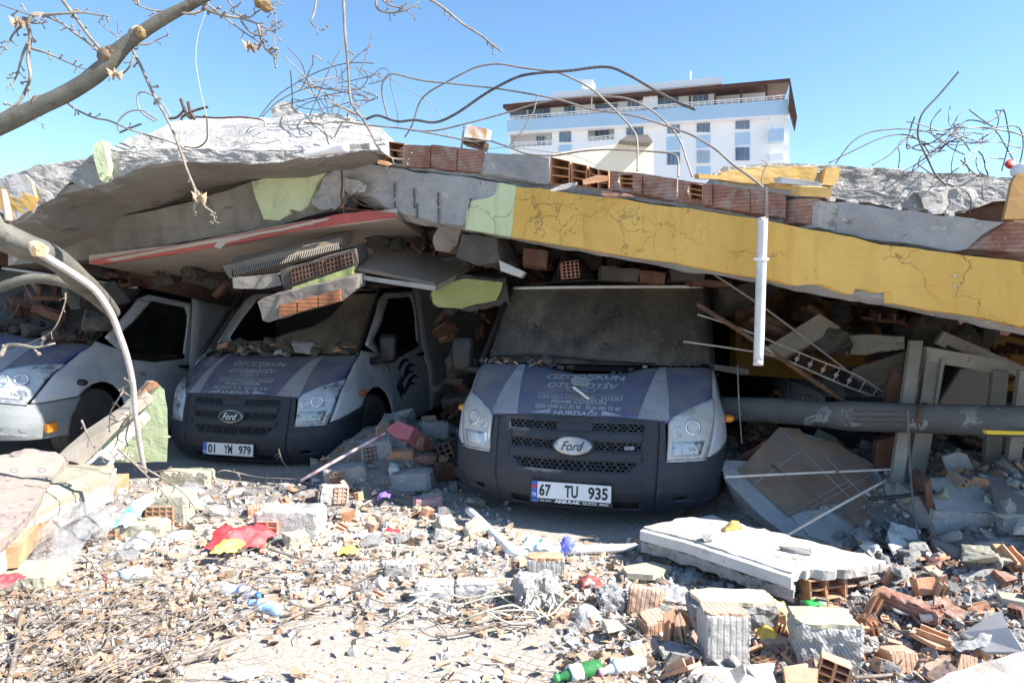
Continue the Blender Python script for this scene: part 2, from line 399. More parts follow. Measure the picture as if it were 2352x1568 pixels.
vwhite = M('white_van_paint', (.50, .53, .58), (.60, .63, .68), 2, .03, 50, .3, coat=.5, dust=(DUST, .55, .12), spots=((.42, .41, .40), 12, .70, .04))
vblue = M('blue_van_paint', (.012, .022, .16), (.02, .035, .21), 2, .03, 50, .3, coat=.5, dust=((.165, .16, .162), 1.0, .14, .45))
vsilver = M('silver_stripe_film', (.34, .34, .36), (.42, .42, .44), 3, .05, 50, .5, dust=((.2, .19, .185), .7, .1))
vletter = M('faded_white_lettering', (.34, .34, .36), (.52, .52, .55), 12, .05, 50, .6, dust=((.22, .21, .21), .5, .1))
vplast = M('dark_bumper_plastic', (.007, .011, .020), (.014, .019, .031), 3, .25, 90, .55, dust=((.085, .085, .09), .6, .10), speck=((.12, .13, .15), 75, .63))
vglass = M('dusty_windshield', (.035, .032, .026), (.105, .092, .074), 1.5, .1, 60, .5, spots=((.012, .013, .012), 3.3, .60, .05), spots2=((.15, .14, .12), 9, .58, .15), speck=((.24, .23, .21), 70, .62))
def streaky():
    m, n, l, b = new_mat('streaked_dusty_windshield'); tc = n.new('ShaderNodeTexCoord').outputs['Object']
    mp = n.new('ShaderNodeMapping'); l.new(tc, mp.inputs[0]); mp.inputs['Scale'].default_value = (3.2, 1.6, 1.6)
    a = nz(n, l, 1.0, 9, .7, mp.outputs[0], .6); c = ramp(n, l, a.outputs[0], [(.32, (.05, .045, .037)), (.5, (.10, .086, .07)), (.70, (.16, .14, .115))]).outputs[0]
    q = nz(n, l, 1.6, 8, .7, tc, .8); k = ramp(n, l, q.outputs[0], [(.38, (.55, .55, .55)), (.62, (1.25, 1.2, 1.1))]).outputs[0]; c = mix(n, l, 1., c, k, 'MULTIPLY')
    d = nz(n, l, 5.5, 5, .6, tc, 1.5); dk = ramp(n, l, d.outputs[0], [(.64, 0.), (.67, 1.)]).outputs[0]; c = mix(n, l, dk, c, (.012, .013, .013))
    sp = nz(n, l, 60, 4, .8, tc); sk = ramp(n, l, sp.outputs[0], [(.56, 0.), (.66, 1.)]).outputs[0]
    g = nz(n, l, 1.3, 3, .5, tc); gk = ramp(n, l, g.outputs[0], [(.45, 0.), (.6, 1.)]).outputs[0]
    c = mix(n, l, mix(n, l, 1., sk, gk, 'MULTIPLY'), c, (.22, .21, .19)); l.new(c, b.inputs['Base Color']); b.inputs['Roughness'].default_value = .5
    return m
vglass_s = streaky()
vglass2 = M('dark_side_glass', (.006, .008, .008), (.014, .017, .016), 2, 0, 50, .12, spots=((.03, .03, .027), 3, .55, .2))
vlamp = M('dusty_headlight_lens', (.36, .37, .35), (.50, .51, .50), 4, .1, 60, .3, coat=.4, spots=((.30, .28, .22), 5, .6, .1))
vlamp_i = M('lamp_reflector', (.5, .5, .52), (.75, .75, .78), 14, .4, 20, .25, metal=.7)
vlamp_c = M('clear_headlight_lens', (.30, .34, .38), (.45, .50, .55), 5, .15, 20, .12, coat=.8, spots=((.12, .14, .17), 8, .55, .05))
amber = M('amber_lens', (.80, .25, .02), (.88, .33, .04), 5, .1, 60, .35)
chrome = M('dull_chrome', (.40, .40, .41), (.55, .55, .56), 8, .1, 60, .35, metal=.6, dust=(DUST, .4))
plate_w = M('plate_white', (.66, .67, .69), (.72, .73, .75), 6, .05, 60, .45, spots=((.52, .50, .48), 20, .66, .05))
plate_b = M('plate_blue', (.02, .10, .45), (.03, .13, .52), 5, 0, 60, .4)
ink = M('black_lettering', (.006, .006, .007), (.012, .012, .013), 5, 0, 60, .5)
winkc = M('white_lettering', (.7, .7, .7), (.76, .76, .76), 5, 0, 60, .5)
redink = M('red_lettering', (.4, .03, .03), (.5, .05, .05), 5, 0, 60, .5)
tyre_m = M('tyre_rubber', (.03, .03, .031), (.055, .053, .05), 5, .4, 60, .85, dust=(DUST, .5))
def plane_fn(c, rz=0, back=0.):
    """flat upright patch in the van's frame: x across, y up"""
    return lambda x, y, off=0.: Vector((c[0] + x, c[1] - off + back * y, c[2] + y))
def ellipse(cx, cy, rx, ry, n=28): return [(cx + rx * math.cos(2 * math.pi * k / n), cy + ry * math.sin(2 * math.pi * k / n)) for k in range(n)]
def make_van(pose, label, plate=None, hood='dusty', marker=amber, lamp=vlamp, badge='silver', mirrors=(-1,), sticker=False, torn=False, broken=False, dent=0., name='parked_van', vplast=vplast):
    return make_van_(pose, label, plate, hood, marker, lamp, badge, mirrors, sticker, torn, broken, dent, name, vplast)
def make_van_(pose, label, plate=None, hood='dusty', marker=amber, lamp=vlamp, badge='silver', mirrors=(-1,), sticker=False, torn=False, broken=False, dent=0., name='parked_van', vplast=vplast):
    X, Y, yaw, dz, pit = pose[:5]; roll = pose[5] if len(pose) > 5 else 0
    v = empty(name, (X, Y, dz)); v.rotation_mode = 'XYZ'
    # body frame: x across, y back; leaning by pit about x, then turned by -yaw about z
    v.rotation_euler = (-pit, roll, -yaw)
    tag(v, label, 'van', 'blue and white vans crushed under the fallen floor')
    # --- fascia with three mesh openings
    def op(z0, z1, h0, h1, c=0.):
        return [(-h0 + c, z0), (h0 - c, z0), (h0, z0 + c), (h1, z1), (-h1, z1), (-h0, z0 + c)]
    holes = [op(.69, .745, .455, .468), op(.57, .626, .435, .447), op(.438, .503, .385, .423, .03)]
    cen = [(-.54, .17), (-.2, .165), (.2, .165), (.54, .17), (.548, .50), (.562, .766), (.3, .785), (0, .79), (-.3, .785), (-.562, .766), (-.548, .50)]
    intake = [[(-.44, .195), (-.27, .19), (-.27, .245), (-.44, .25)], [(-.24, .19), (.24, .19), (.24, .225), (-.24, .225)], [(.27, .19), (.44, .195), (.44, .25), (.27, .245)]]
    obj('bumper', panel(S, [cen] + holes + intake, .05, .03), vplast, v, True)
    bk = panel(S, [[(-.5, .17), (.5, .17), (.53, .76), (-.53, .76)]], .1, 0, -.045); obj('grille_backing', bk, void, v)
    # honeycomb
    for lp in holes:
        g = bmesh.new()
        z0 = min(p[1] for p in lp); z1 = max(p[1] for p in lp); rows = 3; hh = (z1 - z0) / rows; wd = .036
        for r in range(rows + 1):
            zz = z0 + hh * (r)
            n_ = 27
            for k in range(-n_, n_ + 1):
                x0 = k * wd * .5; up = (k + r) % 2
                za = zz + (hh * .28 if up else -hh * .28); zb = zz + (-hh * .28 if up else hh * .28); x1 = x0 + wd * .5
                if abs(x0) > .47 - (1 - (zz - .4) / .35) * .08: continue
                segs = [((x0, za), (x1, zb))]
                if up and r < rows: segs.append(((x0, za), (x0, zz + hh - hh * .28)))
                for (a, b), (c, d) in segs:
                    b = min(max(b, z0), z1); d = min(max(d, z0), z1)
                    if abs(b - d) < 1e-4 and abs(a - c) < 1e-4: continue
                    t = .0032; sg = lambda x, z, o: S(UX(abs(x)) * (1 if x > 0 else -1), z, o)
                    if abs(a - c) < 1e-6: q = [(a - t, b), (a + t, b), (c + t, d), (c - t, d)]
                    else: q = [(a, b - t), (c, d - t), (c, d + t), (a, b + t)]
                    A_ = [g.verts.new(sg(*p, -.008)) for p in q]; B_ = [g.verts.new(sg(*p, -.02)) for p in q]
                    g.faces.new(A_)
                    for i in range(4): g.faces.new((A_[i], B_[i], B_[(i + 1) % 4], A_[(i + 1) % 4]))
        obj('grille_mesh', g, vplast, v)
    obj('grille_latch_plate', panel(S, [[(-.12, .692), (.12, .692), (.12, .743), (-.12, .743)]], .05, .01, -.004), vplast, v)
    gb = bmesh.new()
    for z0, z1 in ((.634, .682), (.512, .562)):
        bmx = panel(S, [[(-.452, z0), (.452, z0), (.455, z1), (-.455, z1)]], .05, .012, .008)
        me = bpy.data.meshes.new('t'); bmx.to_mesh(me); gb.from_mesh(me); bmx.free(); bpy.data.meshes.remove(me)
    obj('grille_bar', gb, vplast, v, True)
    # corner pieces
    yb = UY(.56)
    for s in (1, -1):
        lp = [(.546, .17), (UX(.72), .185), (UX(.90), .21), (UY(.60), .25), (UY(.66), .25), (UY(.64), .40), (UY(.68), .53), (UY(.70), .60), (UY(.6), .585), (UX(.93), .545), (UX(.845), .512), (.604, .512), (.604, .762), (.568, .764), (.554, .5)]
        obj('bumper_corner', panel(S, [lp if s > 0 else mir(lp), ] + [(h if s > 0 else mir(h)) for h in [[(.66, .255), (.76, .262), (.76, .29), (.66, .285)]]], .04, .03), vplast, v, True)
        e = ellipse(.93, .305, .035, .032, 16)
        obj('fog_lamp_cover', panel(S, [e if s > 0 else mir(e)], .03, .012, .004), vplast, v)
        # headlight: lens, reflectors
        hl = [(.612, .52), (UX(.835), .518), (UX(.865), .62), (UX(.90), .75), (UX(.945), .885), (UX(.86), .868), (UX(.76), .838), (.67, .79), (.628, .75)]
        hb = panel(S, [hl if s > 0 else mir(hl)], .04, .02, .004)
        ho = obj('headlight', hb, lamp, v, True)
        for (cx_, cz_, rx_, rz_) in ((.80, .725, .062, .052), (.685, .70, .032, .034)):
            e = ellipse(cx_, cz_, rx_, rz_, 20); e2 = ellipse(cx_, cz_, rx_ * .72, rz_ * .72, 20)
            obj('reflector', panel(S, [e if s > 0 else mir(e), e2 if s > 0 else mir(e2)], .03, .004, .009), vlamp_i, ho, True)
        e = [(.64, .545), (UX(.80), .545), (UX(.825), .635), (.645, .635)]
        obj('fog_reflector', panel(S, [e if s > 0 else mir(e)], .04, .004, .008), vlamp_c, ho, True)
        rim = [(.604, .512), (UX(.842), .510), (UX(.842), .520), (.612, .522)]
        obj('headlight_rim', panel(S, [rim if s > 0 else mir(rim)], .04, .01, .011), chrome, ho, True)
        # fender
        arch = [(UY(.97 + .40 * math.cos(a)), .36 + .385 * math.sin(a)) for a in [R(132 - 14 * k) for k in range(10)]]
        arch2 = [(UY(.97 - .40 * math.cos(a)), .36 + .385 * math.sin(a)) for a in [R(38 + 10.5 * k) for k in range(10)]]
        ar = [(UY(.97 + .40 * math.cos(R(a))), .36 + .385 * math.sin(R(a))) for a in (140, 125, 110, 95, 80, 65, 50, 35, 20, 5, -5)]
        fl = [(UX(.85), .524), (UX(.93), .556), (UY(.58), .598)] + ar + [(UY(1.37), .22), (UY(1.40), .22), (UY(1.40), 1.02), (UY(1.2), 1.06), (UY(.90), 1.115), (UY(.80), 1.075), (UY(.6), 1.0), (UX(.958), .905), (UX(.915), .76), (UX(.878), .62)]
        obj('fender', panel(S, [fl if s > 0 else mir(fl)], .05, .02), vwhite, v, True)
        # marker
        mk = bmesh.new(); lathe(mk, [(.034, 0), (.034, .02), (.028, .045), (.012, .06)], 14, 'X'); bmesh.ops.scale(mk, vec=(s, 1.35, .85), verts=mk.verts)
        if s * 1 in (1, -1) and marker: obj('side_marker', mk, marker, v, True, loc=S(UY(.66) * s, .735, 0))
        else: mk.free()
        # door with window
        dl = [(UY(1.41), .22), (UY(2.38), .22), (UY(2.38), 1.66), (UY(1.62), 1.66), (UY(1.46), 1.60), (UY(1.02), 1.16), (UY(1.22), 1.06), (UY(1.41), 1.02)]
        wl_ = [(UY(1.26), 1.12), (UY(1.33), 1.0), (UY(1.75), .985), (UY(2.28), 1.05), (UY(2.30), 1.52), (UY(2.24), 1.60), (UY(1.66), 1.60), (UY(1.20), 1.20)]
        do = obj('door', panel(S, [dl if s > 0 else mir(dl), wl_ if s > 0 else mir(wl_)], .1, .02), vwhite, v, True)
        obj('side_window', panel(S, [wl_ if s > 0 else mir(wl_)], .15, 0, -.012), vglass2, do, True)
        tr = [(UY(1.33), 1.0), (UY(1.75), .985), (UY(2.28), 1.05), (UY(2.28), 1.10), (UY(1.8), 1.06), (UY(1.62), .965 + .1), (UY(1.3), 1.07)]
        tr = [(a, b - .03) for a, b in tr]
        obj('window_trim', panel(S, [tr if s > 0 else mir(tr)], .1, .01, .006), black_m, do)
        hd = bmesh.new(); box(hd, S(UY(2.25) * s, .93, .02), (.03, .16, .035)); obj('handle', hd, black_m, do)
        cl = [(UY(2.40), .22), (OUT[-1][0] - .01, .22), (OUT[-1][0] - .01, 1.74), (UY(2.40), 1.72)]
        obj('cargo_side', panel(S, [cl if s > 0 else mir(cl)], .3, .02), vwhite, v, True)
        # a pillar
        pb = bmesh.new(); tube(pb, [Vector((s * .885, .80, 1.085)), Vector((s * .87, .97, 1.25)), Vector((s * .845, 1.25, 1.52)), Vector((s * .82, 1.46, 1.715))], .022, 8, True, 0, 4)
        obj('windshield_pillar', pb, black_m, v, True)
        # wheel
        wh = empty('wheel', (s * .86, .97, .33)); wh.parent = v
        tb = bmesh.new(); lathe(tb, [(.20, -.09), (.30, -.10), (.325, -.085), (.335, -.06), (.328, -.03), (.335, -.028), (.335, .028), (.328, .03), (.335, .06), (.325, .085), (.30, .10), (.20, .09)], 40, 'X'); obj('tyre', tb, tyre_m, wh, True)
        rb = bmesh.new(); lathe(rb, [(.03, .045 * s), (.06, .05 * s), (.10, .02 * s), (.17, .03 * s), (.20, .085 * s), (.205, .09 * s), (.2, -.05 * s)], 24, 'X'); obj('rim', rb, chrome, wh, True)
    # hood
    hbm = bmesh.new()
    def hp(s, t, off=0.):
        p = hood_pt(s, t, off)
        if dent:
            k = max(0, 1 - abs(s - .02) / .42) * max(0, (t - .72) / .28); p.z -= dent * k; p.y += .0 * k
            p.z += .015 * noise.noise(p * 5) * max(0, t - .3)
        if torn and s < -.62: p.z += (.10 * noise.noise(p * 9) - .03) * min(1, (-.62 - s) * 5); p.y += .1 * noise.noise(p * 7 + Vector((5, 0, 0))) * min(1, (-.62 - s) * 5)
        return p
    V = grid(hbm, hp, -1, 1, 0, 1, 44, 22)
    r = bmesh.ops.extrude_edge_only(hbm, edges=[e for e in hbm.edges if e.is_boundary])
    for q in [x for x in r['geom'] if isinstance(x, bmesh.types.BMVert)]: q.co += Vector((0, .012, -.025))
    bmesh.ops.recalc_face_normals(hbm, faces=hbm.faces[:])
    hd = obj('hood', hbm, vblue, v, True)
    for s in (1, -1):
        st = [(.47, -.005), (.70, -.005), (.685, .25), (.655, .55), (.625, .98), (.575, .98), (.53, .5), (.495, .2)]
        if torn and s < 0: st = [(.47, -.005), (.64, -.005), (.62, .3), (.60, .98), (.57, .98), (.53, .5), (.495, .2)]
        obj('stripe', panel(lambda a, b, o=0.: hp(a, b, o), [st if s > 0 else mir(st)], .04, 0, .0025), vsilver, hd, True)
    def HT(txt, w_, h_, cs, ct, **k):
        kk = dict(fn=lambda a, b: hp((a + cs) / .87, ct + b, .004)); kk.update(k)
        obj('lettering', text_bm(txt, w_, h_, **kk), vletter, hd)
    if hood != 'plain':
        HT('ÖZCOŞKUN', .56, .20, 0, .60, bold=.035, arch=.35)
        HT('OTOMOTİV', .50, .12, 0, .435, bold=.03, shear=.2)
        HT('HER NEVİ OTO ALINIR - SATILIR', .55, .062, 0, .232, bold=.012)
        HT('Ahmet COŞKUN', .38, .075, 0, .155, bold=.03)
        HT('GSM: 0544 671 35 96 - 0530 844 75 40', .58, .055, 0, .085, bold=.02)
        HT('NURDAĞI', .30, .085, 0, .012, bold=.04)
        el = [ellipse(0, .345, .12, .045), ellipse(0, .345, .108, .036)]
        obj('oval_emblem', panel(lambda a, b, o=0.: hp(a, b, o), el, .04, 0, .004), vletter, hd)
        HT('Ford', .10, .055, 0, .345, shear=.5, bold=.02)
        fr = [[(-.335, .195), (.335, .195), (.335, .27), (-.335, .27)], [(-.327, .200), (.327, .200), (.327, .265), (-.327, .265)]]
        obj('lettering_frame', panel(lambda a, b, o=0.: hp(a, b, o), fr, .04, 0, .004), vletter, hd)
        for tri in ([(-.36, -.0), (-.2, -.0), (-.2, .055)], [(.2, .0), (.36, .0), (.2, .055)]):
            obj('arrow_mark', panel(lambda a, b, o=0.: hp(a, b, o), [tri], .04, 0, .004), vletter, hd)
    vb = bmesh.new()
    for k in range(-13, 14):
        for j in range(3):
            if abs(k) < 9 and j == 2: continue
            cx_ = k * .034 + (.017 if j % 2 else 0); e = ellipse(cx_, .87 + j * .022 - .0 * abs(k), .009, .008, 8)
            q = [vb.verts.new(hp(a, b, .003)) for a, b in e]; vb.faces.new(q)
    for s in (-.27, .27):
        q = [vb.verts.new(hp(a, b, .0035)) for a, b in ellipse(s, .90, .026, .024, 14)]; vb.faces.new(q)
    bmesh.ops.recalc_face_normals(vb, faces=vb.faces[:]); obj('air_vent', vb, void, hd)
    # cowl, windshield, roof
    cb = bmesh.new(); grid(cb, lambda s, t: Vector((.88 * s, .72 + .11 * s * s + t * .12, 1.045 + .045 * t)), -1, 1, 0, 1, 20, 2); obj('cowl', cb, black_m, v)
    wb = bmesh.new()
    if broken:
        lp = [(-1, 0), (1, 0), (1, .95), (.62, .93), (.5, .55), (.35, .40), (.05, .30), (-.2, .18), (-.45, .16), (-.6, .22), (-.85, .1)]
        wb.free(); wb = panel(lambda a, b, o=0.: ws_pt(a, b, o) + Vector((0, .08 * noise.noise(Vector((a * 2, b * 2, 1))), 0)), [lp], .06, .006)
    else: grid(wb, ws_pt, -1, 1, 0, 1, 24, 12)
    bmesh.ops.recalc_face_normals(wb, faces=wb.faces[:])
    wso = obj('windshield', wb, vglass_s, v, True)
    tr = bmesh.new(); tube(tr, [ws_pt(s / 8, 1.0, .006) for s in range(-8, 9)], .014, 6); obj('windshield_seal', tr, white_p if not broken else black_m, wso, True)
    if not broken:
        wp = bmesh.new()
        tube(wp, [ws_pt(-.98, .02, .03), ws_pt(-.55, .05, .035), ws_pt(-.1, .02, .04), ws_pt(.05, -.05, .05)], [.012, .012, .01, .01], 6)
        tube(wp, [ws_pt(.55, -.02, .03), ws_pt(.1, .0, .035), ws_pt(-.25, .03, .035)], [.012, .01, .008], 6); obj('wiper', wp, black_m, v)
    rf = bmesh.new(); grid(rf, lambda s, t: Vector(((.82 + .0 * t) * s, 1.36 + .09 * s * s + t * 3.9, 1.715 + .05 * (1 - s * s) + .03 * t)), -1, 1, 0, 1, 16, 12); obj('roof', rf, vwhite, v, True)
    ib = bmesh.new(); box(ib, (0, 3.6, .92), (1.5, 3.4, 1.3)); box(ib, (0, 1.2, .55), (1.32, 1.0, .66)); obj('dark_interior', ib, void, v)
    # badge
    e = ellipse(0, .598, .125, .056); b2 = ellipse(0, .598, .112, .046)
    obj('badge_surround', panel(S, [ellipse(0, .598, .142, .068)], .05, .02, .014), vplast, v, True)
    bo = obj('badge', panel(S, [e], .05, .012, .022), chrome, v, True)
    if badge == 'blue': obj('badge_field', panel(S, [b2], .05, .003, .025), vplast, bo, True)
    obj('badge_lettering', text_bm('Ford', .15, .058, fn=lambda a, b: S(a, .598 + b, .0275), shear=.45, bold=.01), winkc if badge == 'blue' else black_m, bo)
    # plate
    if plate:
        num, deal = plate
        pl = bmesh.new()
        z0, z1 = (.228, .368) if deal else (.25, .365)
        fp = lambda a, b, o=0.: Vector((a, -.012 - o + (b - .3) * .12, b))
        po = obj('licence_plate', panel(fp, [[(-.27, z0), (.27, z0), (.27, z1), (-.27, z1)]], .3, .015, .004), black_m, v); pl.free()
        obj('plate_field', panel(fp, [[(-.222, .256), (.262, .256), (.262, .361), (-.222, .361)]], .3, .003, .007), plate_w, po)
        obj('plate_band', panel(fp, [[(-.262, .256), (-.2235, .256), (-.2235, .361), (-.262, .361)]], .3, .003, .007), plate_b, po)
        obj('plate_band_lettering', text_bm('TR', .03, .02, fn=lambda a, b: fp(a - .243, .278 + b, .0085), bold=.02), winkc, po)
        for t_, cx_, w_ in zip(num, (-.170, .004, .178), (.078, .088, .128)):
            obj('plate_lettering', text_bm(t_, w_, .078, fn=lambda a, b: fp(a + cx_, .3085 + b, .0085), bold=.03), ink, po)
        if deal:
            q = ellipse(-.243, .328, .016, .018, 14); obj('round_sticker', panel(fp, [q], .3, 0, .009), redink, po)
            q = ellipse(-.235, .240, .026, .009, 18); obj('oval_emblem', panel(fp, [q], .3, 0, .006), plate_b, po)
            for t_, cx_, cy_, w_, h_, bo_ in (('ÖZEL SERVİS', -.165, .242, .075, .012, .01), ('AKBULAK', -.02, .2415, .17, .020, .05), ('0532 498 90 02', .125, .2465, .09, .008, .02), ('0536 669 75 25', .125, .2365, .09, .008, .02), ('AHLAT', .218, .242, .06, .014, .03)):
                obj('plate_lettering', text_bm(t_, w_, h_, fn=lambda a, b: fp(a + cx_, cy_ + b, .006), bold=bo_), winkc, po)
            tb = obj('engine_badge', panel(S, [[(.335, .585), (.395, .585), (.395, .605), (.335, .605)]], .05, .006, .006), chrome, v)
            obj('badge_lettering', text_bm('TDCi', .052, .014, fn=lambda a, b: S(.365 + a, .595 + b, .0075), bold=.03), ink, tb)
    for s in mirrors:
        mo = empty('wing_mirror', (s * 1.12, 1.02, 1.10)); mo.parent = v
        mb = bmesh.new(); mr = []
        for yk, sk in ((-.05, .72), (-.035, .93), (-.01, 1.), (.03, .98), (.05, .8)):
            mr.append([mb.verts.new((.088 * sk * math.copysign(abs(math.cos(a)) ** .45, math.cos(a)) * (1 + .12 * math.sin(a)), yk, .03 + .145 * sk * math.copysign(abs(math.sin(a)) ** .45, math.sin(a)))) for a in [2 * math.pi * k / 28 + .01 for k in range(28)]])
        for q0, q1 in zip(mr, mr[1:]):
            for k in range(28): mb.faces.new((q0[k], q0[(k + 1) % 28], q1[(k + 1) % 28], q1[k]))
        mb.faces.new(mr[0][::-1]); mb.faces.new(mr[-1]); bmesh.ops.recalc_face_normals(mb, faces=mb.faces[:])
        obj('mirror_housing', mb, black_m if s > 0 else M('dusty_mirror_plastic', (.012, .012, .012), (.02, .019, .018), 5, .2, 60, .6, dust=(DUST, .25, .0, .0)), mo, True)
        ab = bmesh.new(); tube(ab, [Vector((-s * .02, .0, -.08)), Vector((-s * .1, 0, -.09)), Vector((-s * .22, .03, -.11))], [.045, .035, .04], 8, True, 0, 3); obj('mirror_arm', ab, black_m, mo, True)
    return v, hp
T15 = R(15.8)
van_a, hpa = make_van((.384, 4.391, T15, -.056, .022), 'front facing van with plate 67 TU 935 and intact dusty windshield', (('67', 'TU', '935'), True), mirrors=(-1,), dent=.10)
van_b, hpb = make_van((-2.553, 6.126, R(15.0), -.135, -.047), 'middle van with plate 01 YM 979, bricks fallen through its broken windshield', (('01', 'YM', '979'), False), lamp=vlamp_c, badge='blue', mirrors=(1,), torn=True, broken=True, marker=M('dirty_amber_lens', (.3, .09, .03), (.4, .12, .04)))
van_c, hpc = make_van((-5.11, 5.63, R(8.3), .255, .1227, .136), 'van at the left edge with sunlit white fender and orange side lamp', None, hood='plain', lamp=vlamp_c, mirrors=(), marker=black_m, broken=False, vplast=M('sunlit_dusty_bumper', (.20, .225, .235), (.28, .305, .315), 2, .2, 60, .6, dust=(DUST, .4, .1)))  # pale bumper grey carries sunlight in its colour, besides settled dust
van_d, hpd = make_van((3.62, 6.35, R(15), -.2, 0), 'white van buried far back on the right behind the window frames', None, mirrors=())
# ---------------------------------------------------------------- far apartment block
awhite = M('white_render', (.74, .75, .78), (.80, .81, .83), .2, 0, 1, .8)
ablue = M('pale_blue_render', (.36, .52, .68), (.40, .56, .72), .2, 0, 1, .8)
asoff = M('brown_wood_eaves', (.06, .025, .015), (.10, .042, .024), 1.5, 0, 1, .7)
aglass = M('window_glass', (.06, .10, .17), (.20, .26, .34), .3, 0, 1, .15)
atrim = M('window_trim_white', (.72, .73, .75), (.76, .77, .79), .3, 0, 1, .6)
FA = Vector((27.7, 68, 0)); FB = Vector((-1.0, 76.6, 0)); fd = (FB - FA).normalized(); fn_ = Vector((fd.y, -fd.x, 0)); fn_ = fn_ if fn_.y > 0 else -fn_   # fn_: into the building
def wallpt(px, py, dep=0.):
    d = ray(px, py); o = Vector((0, 0, CAMZ)); q = FA + fn_ * dep
    t = (q - o).dot(fn_) / d.dot(fn_); return o + d * t
def onwall(poly, thick, dep=0.):      # solid whose front lies on the facade plane (dep behind it)
    bm = bmesh.new(); a = [wallpt(*p, dep) for p in poly]; prism(bm, a, [p + fn_ * thick for p in a]); return bm
def wrect(x0, y0, x1, y1, sl=None):   # upright rectangle in the facade, from its pixel box; lower/upper edges follow the floor lines
    def yy(x, y): return y + (1480 - x) * (-.088 + (y - 200) * .00035) * -1 * (1 if sl is None else sl)
    xm = (x0 + x1) / 2
    def sh(x, y): return y + (xm - x) * (.088 - (y - 200) * .00022)
    return [(x0, sh(x0, y0)), (x1, sh(x1, y0)), (x1, sh(x1, y1)), (x0, sh(x0, y1))]
ap = empty('apartment_building', (12, 74, 0)); ap.location = (0, 0, 0)
tag(ap, 'white and pale blue apartment block with brown eaves standing behind the collapsed building', 'building')
# wall sheet with recesses
recs = [wrect(1172, 300, 1268, 336), wrect(1350, 284, 1411, 322)]
def wallsheet():
    z0 = [wallpt(1168, 300), wallpt(1765, 260)]
    outer = [(1168, 300), (1270, 296), (1560, 268), (1765, 246), (1768, 420), (1171, 440)]
    bm = bmesh.new(); loops = [outer] + recs
    flat = [p for lp in loops for p in lp]; vs = [bm.verts.new(wallpt(*p)) for p in flat]
    for t in geometry.tessellate_polygon([[Vector((p[0], p[1], 0)) for p in lp] for lp in loops]): bm.faces.new([vs[i] for i in t])
    r = bmesh.ops.extrude_edge_only(bm, edges=[e for e in bm.edges if e.is_boundary])
    for q in [x for x in r['geom'] if isinstance(x, bmesh.types.BMVert)]: q.co += fn_ * 1.3
    bmesh.ops.recalc_face_normals(bm, faces=bm.faces[:]); return bm
obj('wall', wallsheet(), awhite, ap)
obj('inner_wall', onwall([(1175, 240), (1760, 190), (1764, 430), (1172, 440)], 9, 1.3), awhite, ap)
obj('upper_wall', onwall([(1176, 235), (1640, 195), (1642, 262), (1174, 300)], .5, .3), awhite, ap)
obj('parapet_band', onwall([(1164, 277), (1810, 228), (1812, 262), (1165, 303)], .35, -.9), ablue, ap)
obj('balcony_slab', onwall([(1165, 303), (1812, 262), (1812, 266), (1165, 307)], 1.0, -.85), atrim, ap)
obj('side_wall', onwall([(1765, 240), (1812, 236), (1815, 420), (1768, 420)], 8, .0), awhite, ap)
# eaves roof
rb = bmesh.new(); a = [wallpt(1155, 240, -1.3), wallpt(1815, 180, -1.3), wallpt(1815, 180, -1.3) + fn_ * 14, wallpt(1155, 240, -1.3) + fn_ * 14]
prism(rb, a, [p + Vector((0, 0, -.35)) for p in a]); obj('roof_eaves', rb, asoff, ap)
obj('roof_parapet', onwall([(1268, 213), (1658, 176), (1658, 192), (1268, 226)], 5, .2), awhite, ap)
obj('stair_tower', onwall([(1335, 183), (1360, 183), (1362, 200), (1337, 202)], 2, 1.), awhite, ap)
ab_ = bmesh.new(); tube(ab_, [wallpt(1586, 186, 1), wallpt(1586, 164, 1)], .08, 5); obj('antenna', ab_, atrim, ap)
# side balconies and side eave
for (y0, y1) in ((243, 258), (330, 342)):
    pass
obj('side_eave', onwall([(1815, 182), (1831, 268), (1826, 300), (1812, 250)], .6, -1.5), asoff, ap)
for y in (297, 395):
    obj('side_balcony', onwall([(1768, y), (1801, y - 3), (1801, y + 25), (1768, y + 27)], 1.2, -1.1), ablue, ap)
    obj('side_balcony_shade', onwall([(1768, y - 52 + (10 if y > 300 else 0)), (1798, y - 54 + 10), (1800, y - 26), (1768, y - 24)], .5, -.5), awhite, ap)
def window(x0, y0, x1, y1, dep=-.05, n=3, dark=aglass):
    f = obj('window', onwall(wrect(x0, y0, x1, y1), .12, dep), atrim, ap)
    wd = (x1 - x0 - 2) / n
    for k in range(n):
        obj('pane', onwall(wrect(x0 + 1.5 + wd * k, y0 + 1.5, x0 + .5 + wd * (k + 1), y1 - 1.5), .1, dep - .06), dark, f)
ag2 = M('bright_curtained_glass', (.30, .36, .46), (.42, .46, .54), .6, 0, 1, .2)
for q in [(1283, 297, 1313, 328), (1437, 285, 1479, 312), (1531, 277, 1563, 308), (1599, 273, 1632, 305), (1688, 266, 1723, 298)]: window(*q)
for q in [(1531, 348, 1563, 380), (1599, 344, 1632, 376), (1688, 337, 1723, 370)]: window(*q, dark=ag2 if q[0] == 1599 else aglass)
for q in [(1599, 311, 1632, 340), (1688, 304, 1723, 333), (1531, 314, 1563, 345), (1283, 333, 1313, 352), (1599, 382, 1632, 405)]:
    obj('blue_panel', onwall(wrect(*q), .1, -.04), ablue, ap)
for q in [(1230, 312, 1252, 332), (1365, 296, 1400, 318)]: window(*q, dep=1.2, n=3)
for q in [(1170, 244, 1210, 272), (1212, 240, 1265, 270), (1294, 243, 1322, 262), (1365, 237, 1420, 256), (1440, 226, 1470, 246), (1508, 220, 1560, 241), (1590, 214, 1628, 236)]: window(*q, dep=.22, n=3)
